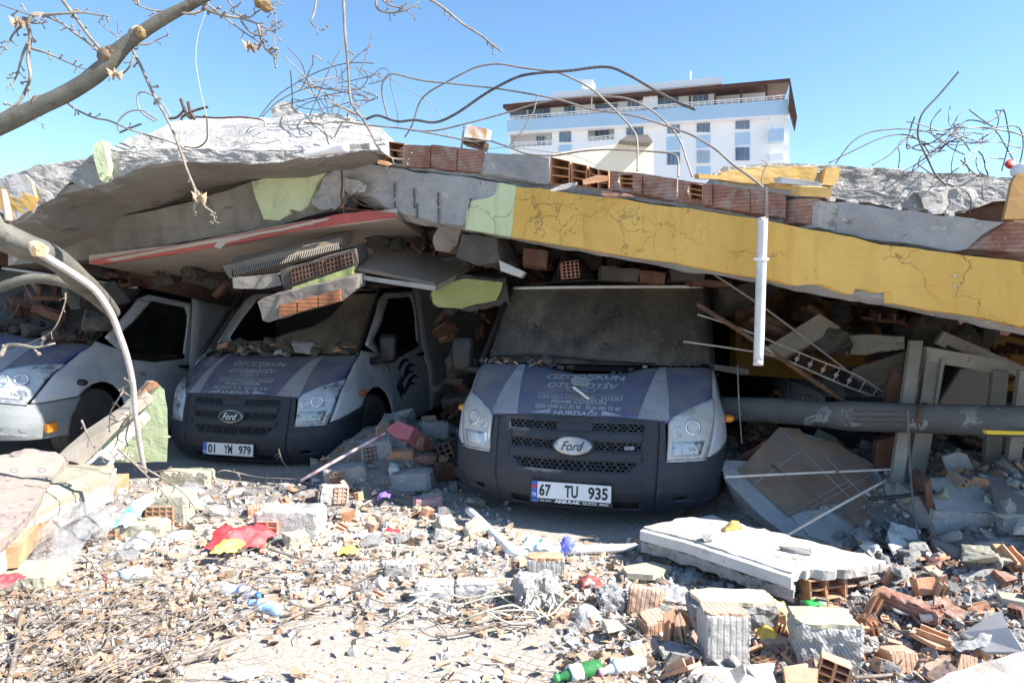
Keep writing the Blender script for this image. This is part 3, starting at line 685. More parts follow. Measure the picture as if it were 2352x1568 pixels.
for x in (1492, 1582, 1640, 1700, 1758): obj('roof_post', onwall(wrect(x, 193 + (1760 - x) * .08, x + 5, 232 + (1760 - x) * .075), .2, -.7), asoff if x > 1560 else awhite, ap)
obj('upper_wall_block', onwall([(1477, 221), (1510, 218), (1510, 247), (1477, 250)], 1.5, -.6), awhite, ap)
def rail(x0, y0, x1, y1, dep, n, name='balcony_railing', h=9):
    bm = bmesh.new(); a = wallpt(x0, y0, dep); b = wallpt(x1, y1, dep); dz = Vector((0, 0, h / F * 70))
    tube(bm, [a + dz, b + dz], .05, 4); tube(bm, [a + dz * .5, b + dz * .5], .03, 4)
    for k in range(n + 1): p = a.lerp(b, k / n); tube(bm, [p, p + dz], .04, 4)
    obj(name, bm, atrim, ap)
rail(1166, 277, 1810, 228, -.9, 44); rail(1174, 337, 1268, 332, -.05, 8); rail(1351, 325, 1411, 319, -.05, 6); rail(1770, 296, 1800, 294, -1.0, 3)
# low cream building nearer
lb = empty('low_building', (0, 0, 0)); tag(lb, 'low cream building with a dark roof ledge in front of the apartment block', 'building')
pslab('wall', [(1270, 352, 34), (1430, 330, 34), (1500, 322, 34), (1502, 440, 34), (1270, 440, 34)], (0, 9, 0), M('cream_render', (.66, .60, .48), (.72, .66, .54), .3, 0, 1, .8), 5, 0, parent=lb)
pslab('roof_ledge', [(1424, 322, 33.2), (1440, 312, 33.2), (1488, 309, 33.2), (1500, 326, 33.2), (1494, 329, 33.2)], (0, 3, 0), M('dark_ledge', (.16, .14, .12), (.22, .2, .18), 1, 0, 1), 5, 0, parent=lb)
# rusty box on the skyline
rbx = empty('rusty_metal_box'); tag(rbx, 'rust streaked white metal box tilted on the skyline behind the brick row', 'metal box')
mr_ = M('rust_streaked_white_steel', (.60, .55, .48), (.70, .66, .60), 2, .1, 20, .6, spots=((.50, .24, .09), 3, .5, .12))
pslab('box_shell', [(1074, 286, 9), (1120, 297, 9), (1114, 322, 9), (1065, 314, 9)], (.05, .3, .05), mr_, 1, 0, parent=rbx)
pslab('box_underside', [(1065, 316, 8.95), (1114, 324, 8.95), (1108, 342, 9.1), (1060, 328, 9.1)], (.05, .3, .02), rust, 1, 0, parent=rbx)
pslab('bracket', [(1064, 290, 8.9), (1067, 290, 8.9), (1048, 470, 8.9), (1042, 470, 8.9)], (.0, .05, .0), rust, 1, 0, parent=rbx)

# ---------------------------------------------------------------- the collapsed building
def fp_(px, py, k=0.): return (px, py, FY(px) + k)
bdir = Vector((-.28, .46, 0))          # into the building, square to the facade
def stdbeam(px, py, k=0): return fp_(px, py, k)
# sagging facade beam: bare concrete part and painted plaster
fb = empty('facade_beam', P(1400, 500, FY(1400))); loc0 = fb.location.copy(); fb.location = (0, 0, 0)
tag(fb, 'long cracked concrete facade beam with yellow plaster sagging across both vans', 'concrete beam')
core = [(780, 362), (840, 372), (900, 386), (960, 396), (1020, 402), (1085, 410), (1150, 421), (1240, 434), (1400, 455), (1500, 472), (1620, 488), (1740, 508), (1850, 527), (2000, 562), (2180, 585), (2352, 606), (2600, 640), (2600, 800), (2352, 745), (2180, 712), (2040, 690), (1850, 650), (1650, 618), (1500, 592), (1340, 566), (1170, 536), (1075, 520), (1000, 508), (945, 494), (905, 486), (880, 470), (855, 452), (820, 446), (790, 428)]
pslab('beam_core', [fp_(*p) for p in core], bdir * .5, conc, .07, .016, 5, parent=fb, seed=3)
yp = [(1187, 430), (1240, 432), (1330, 447), (1420, 455), (1500, 470), (1590, 480), (1660, 492), (1740, 503), (1800, 514), (1860, 527), (1900, 534), (1960, 545), (2020, 562), (2100, 570), (2200, 584), (2352, 602), (2600, 636), (2600, 806), (2352, 750), (2250, 728), (2140, 712), (2050, 696), (2048, 672), (2036, 668), (2020, 672), (1995, 664), (1965, 664), (1958, 676), (1930, 668), (1905, 658), (1880, 652), (1855, 654), (1830, 656), (1760, 640), (1650, 624), (1560, 604), (1450, 590), (1340, 570), (1200, 548), (1176, 544), (1180, 500)]
def plaster(name, poly, m, k=-.035, th=.05, seed=5, amp=.004):
    a = [P(x, y, FY(x) + k) for x, y in poly]; bm = bmesh.new(); prism(bm, a, [p + bdir.normalized() * th for p in a]); refine(bm, .045); rough(bm, amp, 9, seed)
    return obj(name, bm, m, fb)
plaster('yellow_plaster', yp, yellow)
plaster('green_plaster', [(1150, 419), (1186, 428), (1179, 500), (1174, 543), (1130, 536), (1074, 527), (1080, 480), (1086, 461), (1120, 455), (1138, 446), (1146, 436)], green_c, -.03)
# stirrup grooves
gb = bmesh.new()
for (x, y0, y1, wd) in ((906, 418, 455, 3), (907, 462, 480, 2), (951, 432, 478, 3), (957, 468, 500, 3), (1006, 442, 474, 3.5), (1007, 478, 512, 2.5), (1080, 455, 480, 3.5), (1078, 470, 500, 2)):
    tube(gb, [P(x + random.uniform(-1, 1), y0 + (y1 - y0) * k / 5, FY(x) - .018) for k in range(6)], [wd * .0018 + .004 * random.random() for _ in range(6)], 6)
obj('exposed_stirrup', gb, rebar_m, fb)
# bolt heads on the yellow plaster
for y in (632, 655):
    bo = bmesh.new(); tube(bo, [P(2193, y, FY(2193) - .045), P(2193, y, FY(2193) - .02)], .007, 10); obj('bolt', bo, chrome, fb)
# lump torn out of the beam end
tag(pslab('concrete_lump', [fp_(795, 412, -.10), fp_(822, 412, -.12), fp_(840, 425, -.12), fp_(838, 440, -.12), fp_(815, 447, -.1), fp_(795, 432, -.1)], bdir * .35, conc_w, .05, .015, 9, seed=8), 'pale broken knob of concrete at the left end of the yellow beam', 'concrete lump')

# brick course along the beam: one mortared wall remnant
def cells_front(bm, quad, nx, nz, depth, wall=.16, bias=.004):
    """hollow brick broken open: a box on quad (front face corners TL,TR,BR,BL) whose front shows chambers"""
    TL, TR, BR, BL = quad; n = (TR - TL).cross(BL - TL).normalized()
    if n.y < 0: n = -n
    def q(u, v, d): return (TL.lerp(TR, u)).lerp(BL.lerp(BR, u), v) + n * d
    us = []; w_ = 1 / nx
    for i in range(nx):
        us.append((i * w_ + w_ * wall * .5, (i + 1) * w_ - w_ * wall * .5))
    h_ = 1 / nz; vs_ = [(j * h_ + h_ * wall * .5, (j + 1) * h_ - h_ * wall * .5) for j in range(nz)]
    gu = [0.] + [x for a in us for x in a] + [1.]; gv_ = [0.] + [x for a in vs_ for x in a] + [1.]
    V = [[bm.verts.new(q(u, v, 0)) for u in gu] for v in gv_]
    for j in range(len(gv_) - 1):
        for i in range(len(gu) - 1):
            if i % 2 and j % 2:
                a = [V[j][i], V[j][i + 1], V[j + 1][i + 1], V[j + 1][i]]
                b = [bm.verts.new(p.co + n * depth * .9) for p in a]
                for k in range(4): bm.faces.new((a[k], a[(k + 1) % 4], b[(k + 1) % 4], b[k]))
                bm.faces.new(b)
            else: bm.faces.new((V[j][i], V[j][i + 1], V[j + 1][i + 1], V[j + 1][i]))
    N = len(gv_) - 1; K = len(gu) - 1
    edge = [V[0][i] for i in range(K + 1)] + [V[j][K] for j in range(1, N + 1)] + [V[N][i] for i in range(K - 1, -1, -1)] + [V[j][0] for j in range(N - 1, 0, -1)]
    back = [bm.verts.new(p.co + n * depth) for p in edge]
    for k in range(len(edge)): bm.faces.new((edge[k], edge[(k + 1) % len(edge)], back[(k + 1) % len(edge)], back[k]))
    bm.faces.new(back)
    bmesh.ops.recalc_face_normals(bm, faces=bm.faces[:])
bw = empty('broken_brick_course'); tag(bw, 'row of hollow red bricks and mortar lying along the top of the yellow beam', 'brick wall')
def byt(x): return lin([(870, 322), (930, 330), (990, 334), (1052, 340), (1117, 348), (1262, 362), (1310, 372), (1400, 392), (1480, 398), (1560, 412), (1640, 422), (1700, 430), (1808, 446), (1850, 452), (1960, 462)], x)
def byb(x): return lin([(870, 378), (930, 384), (990, 384), (1052, 392), (1117, 398), (1262, 422), (1310, 424), (1400, 436), (1480, 446), (1560, 462), (1640, 474), (1700, 484), (1800, 500), (1835, 508), (1960, 530)], x)
for i, (x0, x1, kd) in enumerate([(880, 931, 'o'), (932, 990, 's'), (991, 1051, 's'), (1052, 1116, 's'), (1118, 1262, 'c'), (1263, 1311, 'o'), (1312, 1350, 'o'), (1351, 1399, 'b'), (1400, 1476, 'h'), (1477, 1556, 's'), (1557, 1638, 'h'), (1639, 1724, 's'), (1725, 1806, 's')]):
    k0 = .02
    ext = bdir * .36; sw = random.uniform(-2, 2)
    qd = [(x0 + 1, byt(x0) + sw), (x1 - 1.5, byt(x1) + sw + random.uniform(-1, 1)), (x1 - 2.5, byb(x1)), (x0 - 0, byb(x0))]
    if kd != 'c': x0 += .8; x1 -= 1.6
    if kd in 'so' or kd in 'hb':
        if kd == 's': pslab('brick', [fp_(*p, k0) for p in qd], ext, terra_w, .05, .004, 9, parent=bw, seed=i)
        elif kd == 'o' or kd == 'b':
            bm = bmesh.new(); cells_front(bm, [P(*fp_(*p, k0 + .02)) for p in qd], 1 if kd == 'o' else 2, 3, .2, .12); rough(bm, .006, 11, i); obj('brick', bm, terra, bw)
        else:
            xm = x0 + (x1 - x0) * .3; xn = x0 + (x1 - x0) * .75
            bm = bmesh.new(); cells_front(bm, [P(*fp_(xm, byt(xm) + 5, k0 - .004)), P(*fp_(xn, byt(xn) + 6, k0 - .004)), P(*fp_(xn - 2, byb(xn) - 9, k0 - .004)), P(*fp_(xm + 2, byb(xm) - 8, k0 - .004))], 1, 3, .14, .16); rough(bm, .006, 14, i)
            hb_ = obj('brick', bm, terra, bw)
            # the shell round the hole
            loops = [qd, [(xm + 2, byt(xm) + 7), (xn - 3, byt(xn) + 5), (xn, (byt(xn) + byb(xn)) / 2), (xn - 3, byb(xn) - 8), (xm + 3, byb(xm) - 6), (xm - 3, (byt(xm) + byb(xm)) / 2)]]
            sb = panel(lambda a, b, o=0.: P(a, b, FY(a) + k0 - .012 - o * .9), loops, 12, .02); rough(sb, .004, 12, i); obj('brick_shell', sb, terra_w, bw)
    else: pslab('mortar_block', [fp_(*p, k0 - .03) for p in qd], ext, conc, .05, .012, 7, parent=bw, seed=i)
# mortar bed
pslab('mortar_bed', [fp_(*p, .06) for p in [(870, 372), (1000, 384), (1120, 396), (1262, 420), (1400, 436), (1560, 460), (1700, 483), (1830, 505), (1830, 515), (1700, 496), (1560, 476), (1400, 452), (1262, 436), (1120, 412), (1000, 396), (870, 384)]], bdir * .3, conc, .06, .012, 8, parent=bw, seed=44)
for i, (x0, x1, y0, y1, x2) in enumerate([(932, 990, 384, 392, 2)]): pass
# loose shards on the course
def shard_px(name, pts, Y, th, m, label, cat='brick shard', group=None, amp=.004, dirv=(.1, 1, .15)):
    o = pslab(name, [(x, y, Y + (k if k else 0)) for x, y, k in [(p + (0,))[:3] for p in pts]], Vector(dirv).normalized() * th, m, .06, amp, 12, seed=len(bpy.data.objects) % 97)
    tag(o, label, cat, group); return o
shard_px('brick_shard', [(800, 352), (848, 346), (862, 352), (850, 366), (806, 362)], 5.75, .03, terra, 'flat orange shard lying left of the first open brick on the beam')
shard_px('brick_shard', [(866, 366), (890, 372), (900, 378), (894, 382), (868, 376)], 5.55, .03, terra, 'small orange shard just below the leftmost brick of the course')
shard_px('brick_shard', [(1337, 412), (1372, 402), (1398, 404), (1396, 416), (1340, 424)], 4.72, .02, terra, 'light orange clay slab leaning inside the broken gap of the brick row')
shard_px('mortar_flake', [(1262, 436), (1290, 424), (1326, 418), (1328, 424), (1300, 434), (1268, 440)], 4.72, .04, conc_w, 'pale tongue of mortar sticking out below the broken gap of the brick row', 'mortar flake')
shard_px('brick_shard', [(1384, 440), (1440, 444), (1458, 452), (1400, 452), (1380, 448)], 4.62, .03, terra_w, 'thin mortared brick sliver above the yellow plaster left of the white gutter pipe')
# right of the gap: brick, concrete blocks
bw2 = empty('fallen_wall_strip'); tag(bw2, 'grey rendered wall strip with red brick ends on the right half of the beam', 'brick wall')
pslab('brick', [fp_(*p, .02) for p in [(1836, 455), (1884, 456), (1880, 520), (1830, 512)]], bdir * .36, terra_w, .05, .005, 9, parent=bw2, seed=2)
pslab('rendered_block', [fp_(*p, .0) for p in [(1884, 462), (1925, 468), (1925, 530), (1880, 524)]], bdir * .36, conc_w, .05, .012, 9, parent=bw2, seed=4)
pslab('rendered_block', [fp_(*p, .0) for p in [(1926, 462), (2000, 474), (2100, 486), (2230, 500), (2310, 508), (2250, 545), (2215, 572), (2180, 574), (2100, 562), (2000, 545), (1922, 531)]], bdir * .36, conc, .06, .014, 7, parent=bw2, seed=6)
pslab('brick', [fp_(*p, .02) for p in [(2320, 508), (2352, 512), (2500, 530), (2500, 608), (2352, 580), (2226, 572), (2262, 545)]], bdir * .36, terra_w, .06, .006, 9, parent=bw2, seed=9)
for i, q in enumerate([(1905, 455, 16), (1950, 462, 22), (2140, 484, 30), (2180, 490, 14), (2060, 476, 12)]):
    shard_px('mortar_crumb', [(q[0], q[1]), (q[0] + q[2] * .6, q[1] - 4), (q[0] + q[2], q[1] + 2), (q[0] + q[2] * .8, q[1] + 8), (q[0] + 2, q[1] + 7)], FY(q[0]) + .05, .05, conc_w, 'crumb of pale mortar on top of the grey wall strip', 'mortar crumb', 'mortar crumbs on the grey wall strip')
# yellow block and white boards on the wall
o = pslab('plastered_block', [fp_(*p, -.02) for p in [(1838, 428), (1910, 432), (1908, 455), (1834, 450)]], (.0, .14, .03), yellow_p, .04, .006, 12); tag(o, 'small yellow plastered block standing on the red brick above the beam', 'plastered block')
for i, (a, b) in enumerate([(406, 415), (413, 421)]):
    o = pslab('window_sill_board', [(1792 + i * 3, a, 4.5), (1880 + i * 5, a + 12, 4.4), (1892, b + 9, 4.4), (1798 - i * 3, b, 4.5)], (.02, .18, .02), pvc, .2, .001); tag(o, ['upper white plastic board lying behind the yellow plastered block', 'lower white plastic board lying behind the yellow plastered block'][i], 'board')
o = pslab('yellow_plaster_chip', [(1780, 420, 4.55), (1835, 428, 4.5), (1830, 437, 4.5), (1782, 433, 4.55)], (0, .12, .02), yellow_p, .1, .003); tag(o, 'yellow plaster chip under the white boards on the beam', 'plaster chip')
o = pslab('yellow_plaster_chip', [(1604, 400, 4.75), (1660, 402, 4.75), (1655, 412, 4.75), (1606, 410, 4.75)], (0, .12, .02), yellow_p, .1, .003); tag(o, 'yellow plaster chip behind the rebar near the middle of the brick row', 'plaster chip')
# hanging gutter pipe
gp_ = empty('hanging_gutter_pipe'); tag(gp_, 'white plastic gutter pipe hanging down in front of the yellow beam', 'pipe')
k = FY(1750) - .17
tubeobj('pipe', [P(1752, 500, k), P(1750, 560, k), P(1746, 700, k), P(1742, 836, k - .02)], .030, M('scuffed_pvc', (.48, .48, .49), (.60, .60, .61), 5, .08, 60, .4, spots=((.34, .31, .27), 13, .60, .08), spots2=((.25, .23, .2), 45, .66, .04)), gp_, 14, 4)
tubeobj('pipe_lining', [P(1742, 828, k - .021), P(1741.8, 839, k - .022)], .0305, M('dirty_pipe_end', (.42, .36, .30), (.62, .58, .54), 9, .2, 30), gp_, 14, 1)
bm = bmesh.new(); tube(bm, [P(1748.5, 592, k), P(1748.3, 599, k)], .037, 16); box(bm, P(1748, 595, k), (.088, .03, .012)); obj('pipe_clamp', bm, pvc, gp_, False)
pslab('steel_strap', [(1759, 430, k - .02), (1764, 428, k - .02), (1765, 500, k - .03), (1757, 505, k - .03)], (.0, .006, 0), rebar_m, .1, .002, parent=gp_)
# upper slab, left: broad edge and smooth soffit running back
SY = 5.35
us = empty('collapsed_roof_slab'); tag(us, 'thick broken white concrete roof slab tilted over the left van at upper left', 'concrete slab')
topl = [(-120, 470), (0, 416), (90, 384), (160, 372), (232, 345), (300, 310), (340, 306), (398, 278), (480, 270), (560, 272), (640, 268), (720, 262), (800, 270), (850, 284), (878, 298), (884, 322)]
botl = [(872, 345), (840, 346), (700, 362), (640, 374), (560, 373), (480, 372), (400, 375), (330, 388), (270, 410), (205, 434), (160, 420), (122, 452), (85, 470), (62, 500), (40, 512), (0, 520), (-120, 560)]
def lean(x, y): return SY + max(0, min(1, (x - 250) / 120)) * max(0, (372 - y)) / 100 * .55
a = [P(x, y, lean(x, y) if i < len(topl) else SY) for i, (x, y) in enumerate(topl + botl)]
bm = bmesh.new(); b = []
for i, (x, y) in enumerate(topl + botl):
    top = i < len(topl); p = a[i]; b.append(p + Vector((.10, 1.5, .02 if top else .14)))
prism(bm, a, b); refine(bm, .065)
for v_ in bm.verts:
    fr = max(0, 1 - (v_.co.y - SY) * 2.2)
    up_ = v_.normal.z if False else 0
    v_.co += noise.noise_vector(v_.co * 3) * (.015 + .02 * fr) + noise.noise_vector(v_.co * 13) * .012 * (.3 + fr) + noise.noise_vector(v_.co * 34) * .007 * (.3 + fr)
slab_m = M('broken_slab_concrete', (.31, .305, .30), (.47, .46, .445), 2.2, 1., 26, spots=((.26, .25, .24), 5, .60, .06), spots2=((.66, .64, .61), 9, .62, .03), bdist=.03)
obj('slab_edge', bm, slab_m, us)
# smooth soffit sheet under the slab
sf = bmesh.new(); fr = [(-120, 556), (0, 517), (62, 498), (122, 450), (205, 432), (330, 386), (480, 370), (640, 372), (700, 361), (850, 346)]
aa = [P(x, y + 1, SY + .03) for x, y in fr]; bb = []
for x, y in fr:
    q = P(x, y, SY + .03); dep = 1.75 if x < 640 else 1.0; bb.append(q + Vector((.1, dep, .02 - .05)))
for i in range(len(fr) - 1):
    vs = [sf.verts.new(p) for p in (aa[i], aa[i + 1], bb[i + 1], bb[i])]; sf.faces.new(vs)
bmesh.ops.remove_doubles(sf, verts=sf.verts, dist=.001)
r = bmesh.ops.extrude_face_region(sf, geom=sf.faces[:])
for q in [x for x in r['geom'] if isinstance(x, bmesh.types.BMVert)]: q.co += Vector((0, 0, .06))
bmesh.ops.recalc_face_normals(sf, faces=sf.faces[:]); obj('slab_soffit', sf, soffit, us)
def onslab(name, poly, m, k=-.05, th=.12, amp=.01, sd_=1): pslab(name, [(x, y, lean(x, y) + k) for x, y in poly], (0, th, 0), m, .06, amp, 8, parent=us, seed=sd_)
onslab('green_plaster', [(216, 332), (234, 322), (244, 350), (250, 388), (246, 404), (236, 418), (228, 410), (220, 380), (214, 350)], green)
onslab('cream_plaster', [(308, 330), (325, 318), (365, 318), (370, 335), (345, 350), (318, 346)], green, -.05)
onslab('cream_plaster', [(432, 328), (450, 318), (476, 318), (478, 332), (456, 338), (436, 338)], cream, -.05)
onslab('yellow_plaster', [(-60, 440), (0, 414), (56, 400), (72, 418), (80, 452), (66, 484), (40, 504), (0, 518), (-60, 540)], M('worn_yellow_plaster', (.36, .22, .06), (.46, .30, .09), 4, .3, 30, spots=((.34, .34, .35), 5, .5, .03)), -.05)
# lumps standing on the slab
for i, (pts, Y, lab) in enumerate([([(626, 266), (624, 250), (640, 238), (662, 240), (684, 252), (702, 262), (690, 272), (650, 274)], 6.0, 'white concrete lump sticking up in the middle of the roof slab'),
                               ([(716, 268), (730, 260), (770, 260), (800, 268), (830, 280), (800, 292), (730, 288)], 5.9, 'white concrete lump right of the peak, among the rebar')]):
    o = pslab('concrete_lump', [(x, y, Y) for x, y in pts], (0, .35, .0), conc_w, .07, .03, 6, seed=i + 20); tag(o, lab, 'concrete lump')
# board marked beam under it
bb_ = empty('inner_concrete_beam'); tag(bb_, 'grey board marked concrete beam with green plaster under the roof slab', 'concrete beam')
def LY(px): return 6.45 - (px - 100) / 680 * .55
bpoly = [(20, 545), (160, 524), (440, 464), (576, 418), (690, 384), (745, 360), (780, 360), (784, 430), (770, 482), (700, 498), (643, 518), (420, 556), (190, 598), (100, 600), (20, 610)]
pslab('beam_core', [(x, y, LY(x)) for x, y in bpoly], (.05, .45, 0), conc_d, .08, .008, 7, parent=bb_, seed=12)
pslab('green_plaster', [(x, y, LY(x) - .03) for x, y in [(578, 418), (630, 404), (668, 392), (700, 374), (745, 357), (770, 362), (768, 385), (748, 398), (728, 420), (722, 440), (708, 470), (690, 486), (664, 480), (664, 492), (640, 506), (606, 504), (592, 470), (582, 440)]], (.05, .08, 0), green_c, .06, .005, 8, parent=bb_, seed=13)
pslab('broken_end', [(x, y, 5.86) for x, y in [(772, 362), (800, 372), (800, 420), (785, 470), (768, 480), (730, 482), (716, 470), (726, 440), (745, 412), (766, 390)]], (.05, .3, 0), conc, .05, .03, 8, parent=bb_, seed=14)
# torn bars in the break
for i, pts in enumerate([[(784, 385), (786, 420), (784, 450), (790, 490)], [(790, 440), (830, 470), (880, 480)], [(776, 475), (820, 482), (870, 484), (905, 488)]]):
    tag(tubeobj('rebar', [P(x, y, 5.75) for x, y in pts], .008, rust, None, 6), ['rusty bar hanging upright in the break between the two beams', 'upper rusty bar twisting under the break of the beams', 'lower rusty bar twisting under the break of the beams'][i], 'rebar')
# painted ceiling edge below
cs = empty('painted_ceiling_slab'); tag(cs, 'beige ceiling slab with a peeling red painted edge hanging above the middle van', 'ceiling slab')
def CYd(px): return 6.35 - (px - 210) / 700 * .75
top_ = [(205, 598), (420, 562), (643, 520), (780, 492), (850, 484), (908, 490)]; bot_ = [(912, 500), (850, 506), (705, 526), (560, 556), (420, 580), (230, 607), (205, 606)]
pslab('red_edge', [(x, y, CYd(x) - .02) for x, y in top_ + bot_], (0, .05, 0), redp, .1, .003, 8, parent=cs, seed=3)
pslab('beige_edge', [(x, y, CYd(x) - .035) for x, y in [(240, 596), (420, 563), (643, 524), (760, 499), (750, 506), (650, 530), (600, 538), (560, 548), (520, 558), (505, 572), (490, 566), (500, 556), (420, 570), (260, 600)]], (0, .05, 0), beige, .1, .002, 8, parent=cs, seed=3)
bm = bmesh.new(); aa = [P(x, y, CYd(x)) for x, y in [(205, 606), (420, 581), (705, 528), (912, 502)]]; cc = [p + Vector((.35, 2.6, -.22)) for p in aa]
prism(bm, aa + cc[::-1], [p + Vector((0, 0, .08)) for p in aa + cc[::-1]]); obj('ceiling_underside', bm, beige, cs)
# floor slab over the cave, back wall and added side walls: the collapsed storey behind the facade
fl = empty('collapsed_storey'); tag(fl, 'dark collapsed upper floor resting over the buried vans', 'collapsed floor')
bm = bmesh.new()
fa = [P(784, 392, 6.0), P(1187, 458, FY(1187) + .12), P(1750, 538, FY(1750) + .12), P(2352, 634, FY(2352) + .12), Vector((4.6, 3.35, 1.6)), Vector((7.5, 1.9, 1.45)), Vector((9, 10, 2.2)), Vector((-9, 12, 2.5)), Vector((-9, 6.9, 2.4)), P(20, 548, 6.8)]
prism(bm, fa, [p + Vector((0, 0, .16)) for p in fa]); refine(bm, .5); rough(bm, .03, 2, 5); obj('floor_slab', bm, M('shade_dark_soffit', (.07, .06, .05), (.13, .11, .095), 2, .4, 30), fl)  # near-black soffit colour stands in for the shadow under the floor
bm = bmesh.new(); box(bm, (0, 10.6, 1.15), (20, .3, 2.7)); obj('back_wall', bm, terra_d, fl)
bm = bmesh.new(); box(bm, (8.2, 6.2, .7), (.3, 9, 1.5)); box(bm, (-9, 9.4, .9), (.3, 5, 2)); obj('side_wall', bm, terra_d, fl)  # unseen end walls added to close the cave, the right one against sun
# facade beam continuing past the frame on the right
bm = bmesh.new(); aa = [P(2600, 640, FY(2600)), Vector((4.6, 3.2, 1.75)), Vector((6.5, 2.15, 1.6)), Vector((6.5, 2.15, .7)), Vector((4.6, 3.2, 1.05)), P(2600, 800, FY(2600))]
prism(bm, aa, [p + Vector((.1, .4, 0)) for p in aa]); obj('facade_remainder', bm, yellow_p, fl)
# right hand slab behind
rs = empty('rear_concrete_slab'); tag(rs, 'broken concrete slab with yellow plaster lying behind the beam at right', 'concrete slab')
RY = 6.6
rp = [(1640, 396), (1665, 384), (1790, 374), (1930, 380), (2030, 386), (2130, 396), (2230, 398), (2300, 408), (2420, 418), (2420, 452), (2352, 452), (2290, 460), (2250, 474), (2215, 488), (2140, 480), (2090, 484), (2020, 470), (1960, 462), (1910, 455), (1780, 448), (1640, 440)]
pslab('slab_edge', [(x, y, RY) for x, y in rp], (.3, 1.6, .05), slab_m, .07, .018, 8, parent=rs, seed=31)
pslab('yellow_plaster', [(x, y, RY - .06) for x, y in [(1655, 396), (1700, 388), (1790, 382), (1878, 385), (1876, 402), (1868, 420), (1790, 424), (1700, 420), (1655, 412)]], (0, .15, 0), yellow_p, .1, .006, 6, parent=rs)
pslab('yellow_plaster', [(x, y, RY - .06) for x, y in [(1897, 386), (1930, 384), (1926, 412), (1914, 426), (1888, 424)]], (0, .15, 0), yellow_p, .1, .006, 6, parent=rs)
pslab('broken_lower_edge', [(x, y, RY - .03) for x, y in [(2100, 445), (2150, 432), (2240, 430), (2250, 455), (2225, 476), (2180, 482), (2120, 478)]], (.1, .8, -.02), conc_w, .1, .05, 4, parent=rs, seed=9)
# dark rubble between slab and wall strip
o = pslab('rubble_bank', [(1900, 452, 6.9), (2000, 450, 6.9), (2200, 470, 6.9), (2420, 440, 6.9), (2420, 560, 6.9), (1900, 560, 6.9)], (0, 1.0, 0), terra_d, .2, .06, 4, seed=3); tag(o, 'dark bank of rubble filling the gap under the rear slab at right', 'rubble')
# cardboard and jug at right edge
o = pslab('cardboard_sheet', [(2318, 452, 3.6), (2324, 420, 3.6), (2335, 402, 3.6), (2400, 396, 3.6), (2400, 505, 3.6), (2308, 503, 3.6)], (.02, .05, 0), M('yellow_brown_board', (.30, .17, .06), (.38, .24, .09), 3, .2, 30, spots=((.6, .52, .4), 6, .62, .05)), .1, .006); tag(o, 'yellow brown board fragment at the right edge above the beam', 'board')
jg = empty('plastic_jug', P(2332, 396, 5.2)); tag(jg, 'white plastic jug with a red cap lying on the rear slab at the right edge', 'jug')
bm = bmesh.new(); lathe(bm, [(.015, 0), (.025, .02), (.05, .05), (.056, .08), (.056, .18), (.04, .2)], 20, 'Z'); obj('jug_body', bm, pvc, jg, True, rot=(R(95), 0, R(-20)))
bm = bmesh.new(); lathe(bm, [(.032, -.03), (.036, -.028), (.036, .0), (.03, .004)], 16, 'Z'); obj('cap', bm, M('red_cap', (.5, .02, .02), (.6, .04, .04), 4, 0, 1, .4), jg, True, rot=(R(60), 0, 0), loc=(-.03, 0, .07))
# pipe stub on the joint of the slabs
tag(tubeobj('plastic_pipe_stub', [P(700, 360, 5.1), P(712, 352, 5.1), P(760, 344, 5.1), P(796, 340, 5.05)], [.025, .032, .034, .036], pvc, None, 14, 4), 'short white plastic pipe on the joint between roof slab and beam', 'pipe')
# cables and rebar above
def bar(pts, Y, r, m, label, cat='rebar', group=None, rib=.0, sub=8, jit=0, seg=6, name='rebar'):
    if isinstance(Y, (int, float)): Y = (Y, Y)
    n = len(pts); q = []
    for i, p in enumerate(pts):
        yy = Y[0] + (Y[1] - Y[0]) * i / (n - 1) + math.sin(i * 1.7) * jit
        q.append(P(p[0], p[1], yy))
    o = tubeobj(name, q, r, m, None, seg, sub, rib); tag(o, label, cat, group); return o
Z2 = lambda *a: [(763.4 + x / 2.952, y / 2.952) for x, y in a]
Z1 = lambda *a: [(x / 2.952, y / 2.952) for x, y in a]
Z3 = lambda *a: [(1555.4 + x / 2.952, y / 2.952) for x, y in a]
bar([(841, 274), (868, 266), (912, 279), (953, 276), (1000, 281), (1048, 261), (1119, 213), (1187, 178), (1238, 168), (1305, 163), (1390, 154), (1441, 171), (1509, 210), (1560, 237), (1597, 252)], (5.3, 4.3), .0085, rebar_m, 'thickest dark rebar waving over the beam and ending before the apartment block', rib=.22, sub=16, seg=8)
bar(Z2((490, 930), (540, 850), (590, 700), (650, 630), (750, 570), (900, 490), (1000, 450), (1130, 435), (1300, 462), (1500, 487), (1600, 520), (1750, 600), (1900, 730), (2020, 860), (2065, 950), (2068, 1160)), (5.4, 4.5), .0062, rebar_l, 'grey rebar arching highest over the beam and dropping onto the brick row', rib=.2, sub=14)
bar(Z2((385, 820), (345, 680), (335, 590), (360, 530), (420, 503), (600, 545), (850, 572), (1100, 600), (1350, 640), (1550, 680), (1750, 740), (1950, 770), (2100, 800), (2340, 880), (2440, 918), (2540, 975), (2620, 1030), (2720, 1120), (2820, 1190), (2920, 1270)), (5.5, 4.1), .0065, rebar_l, 'long rebar with a hooked left end running down to the top of the gutter pipe', rib=.2, sub=14)
bar(Z2((0, 830), (100, 830), (250, 850), (500, 875), (800, 930), (950, 960), (1060, 955), (1200, 1000), (1330, 1045), (1500, 1055), (1700, 1025), (1900, 1015), (2200, 1030), (2320, 1050), (2345, 1100), (2345, 1200)), (5.5, 4.5), .006, rebar_l, 'lowest pale rebar lying just above the brick row and bending down at its right end', rib=.2, sub=14)
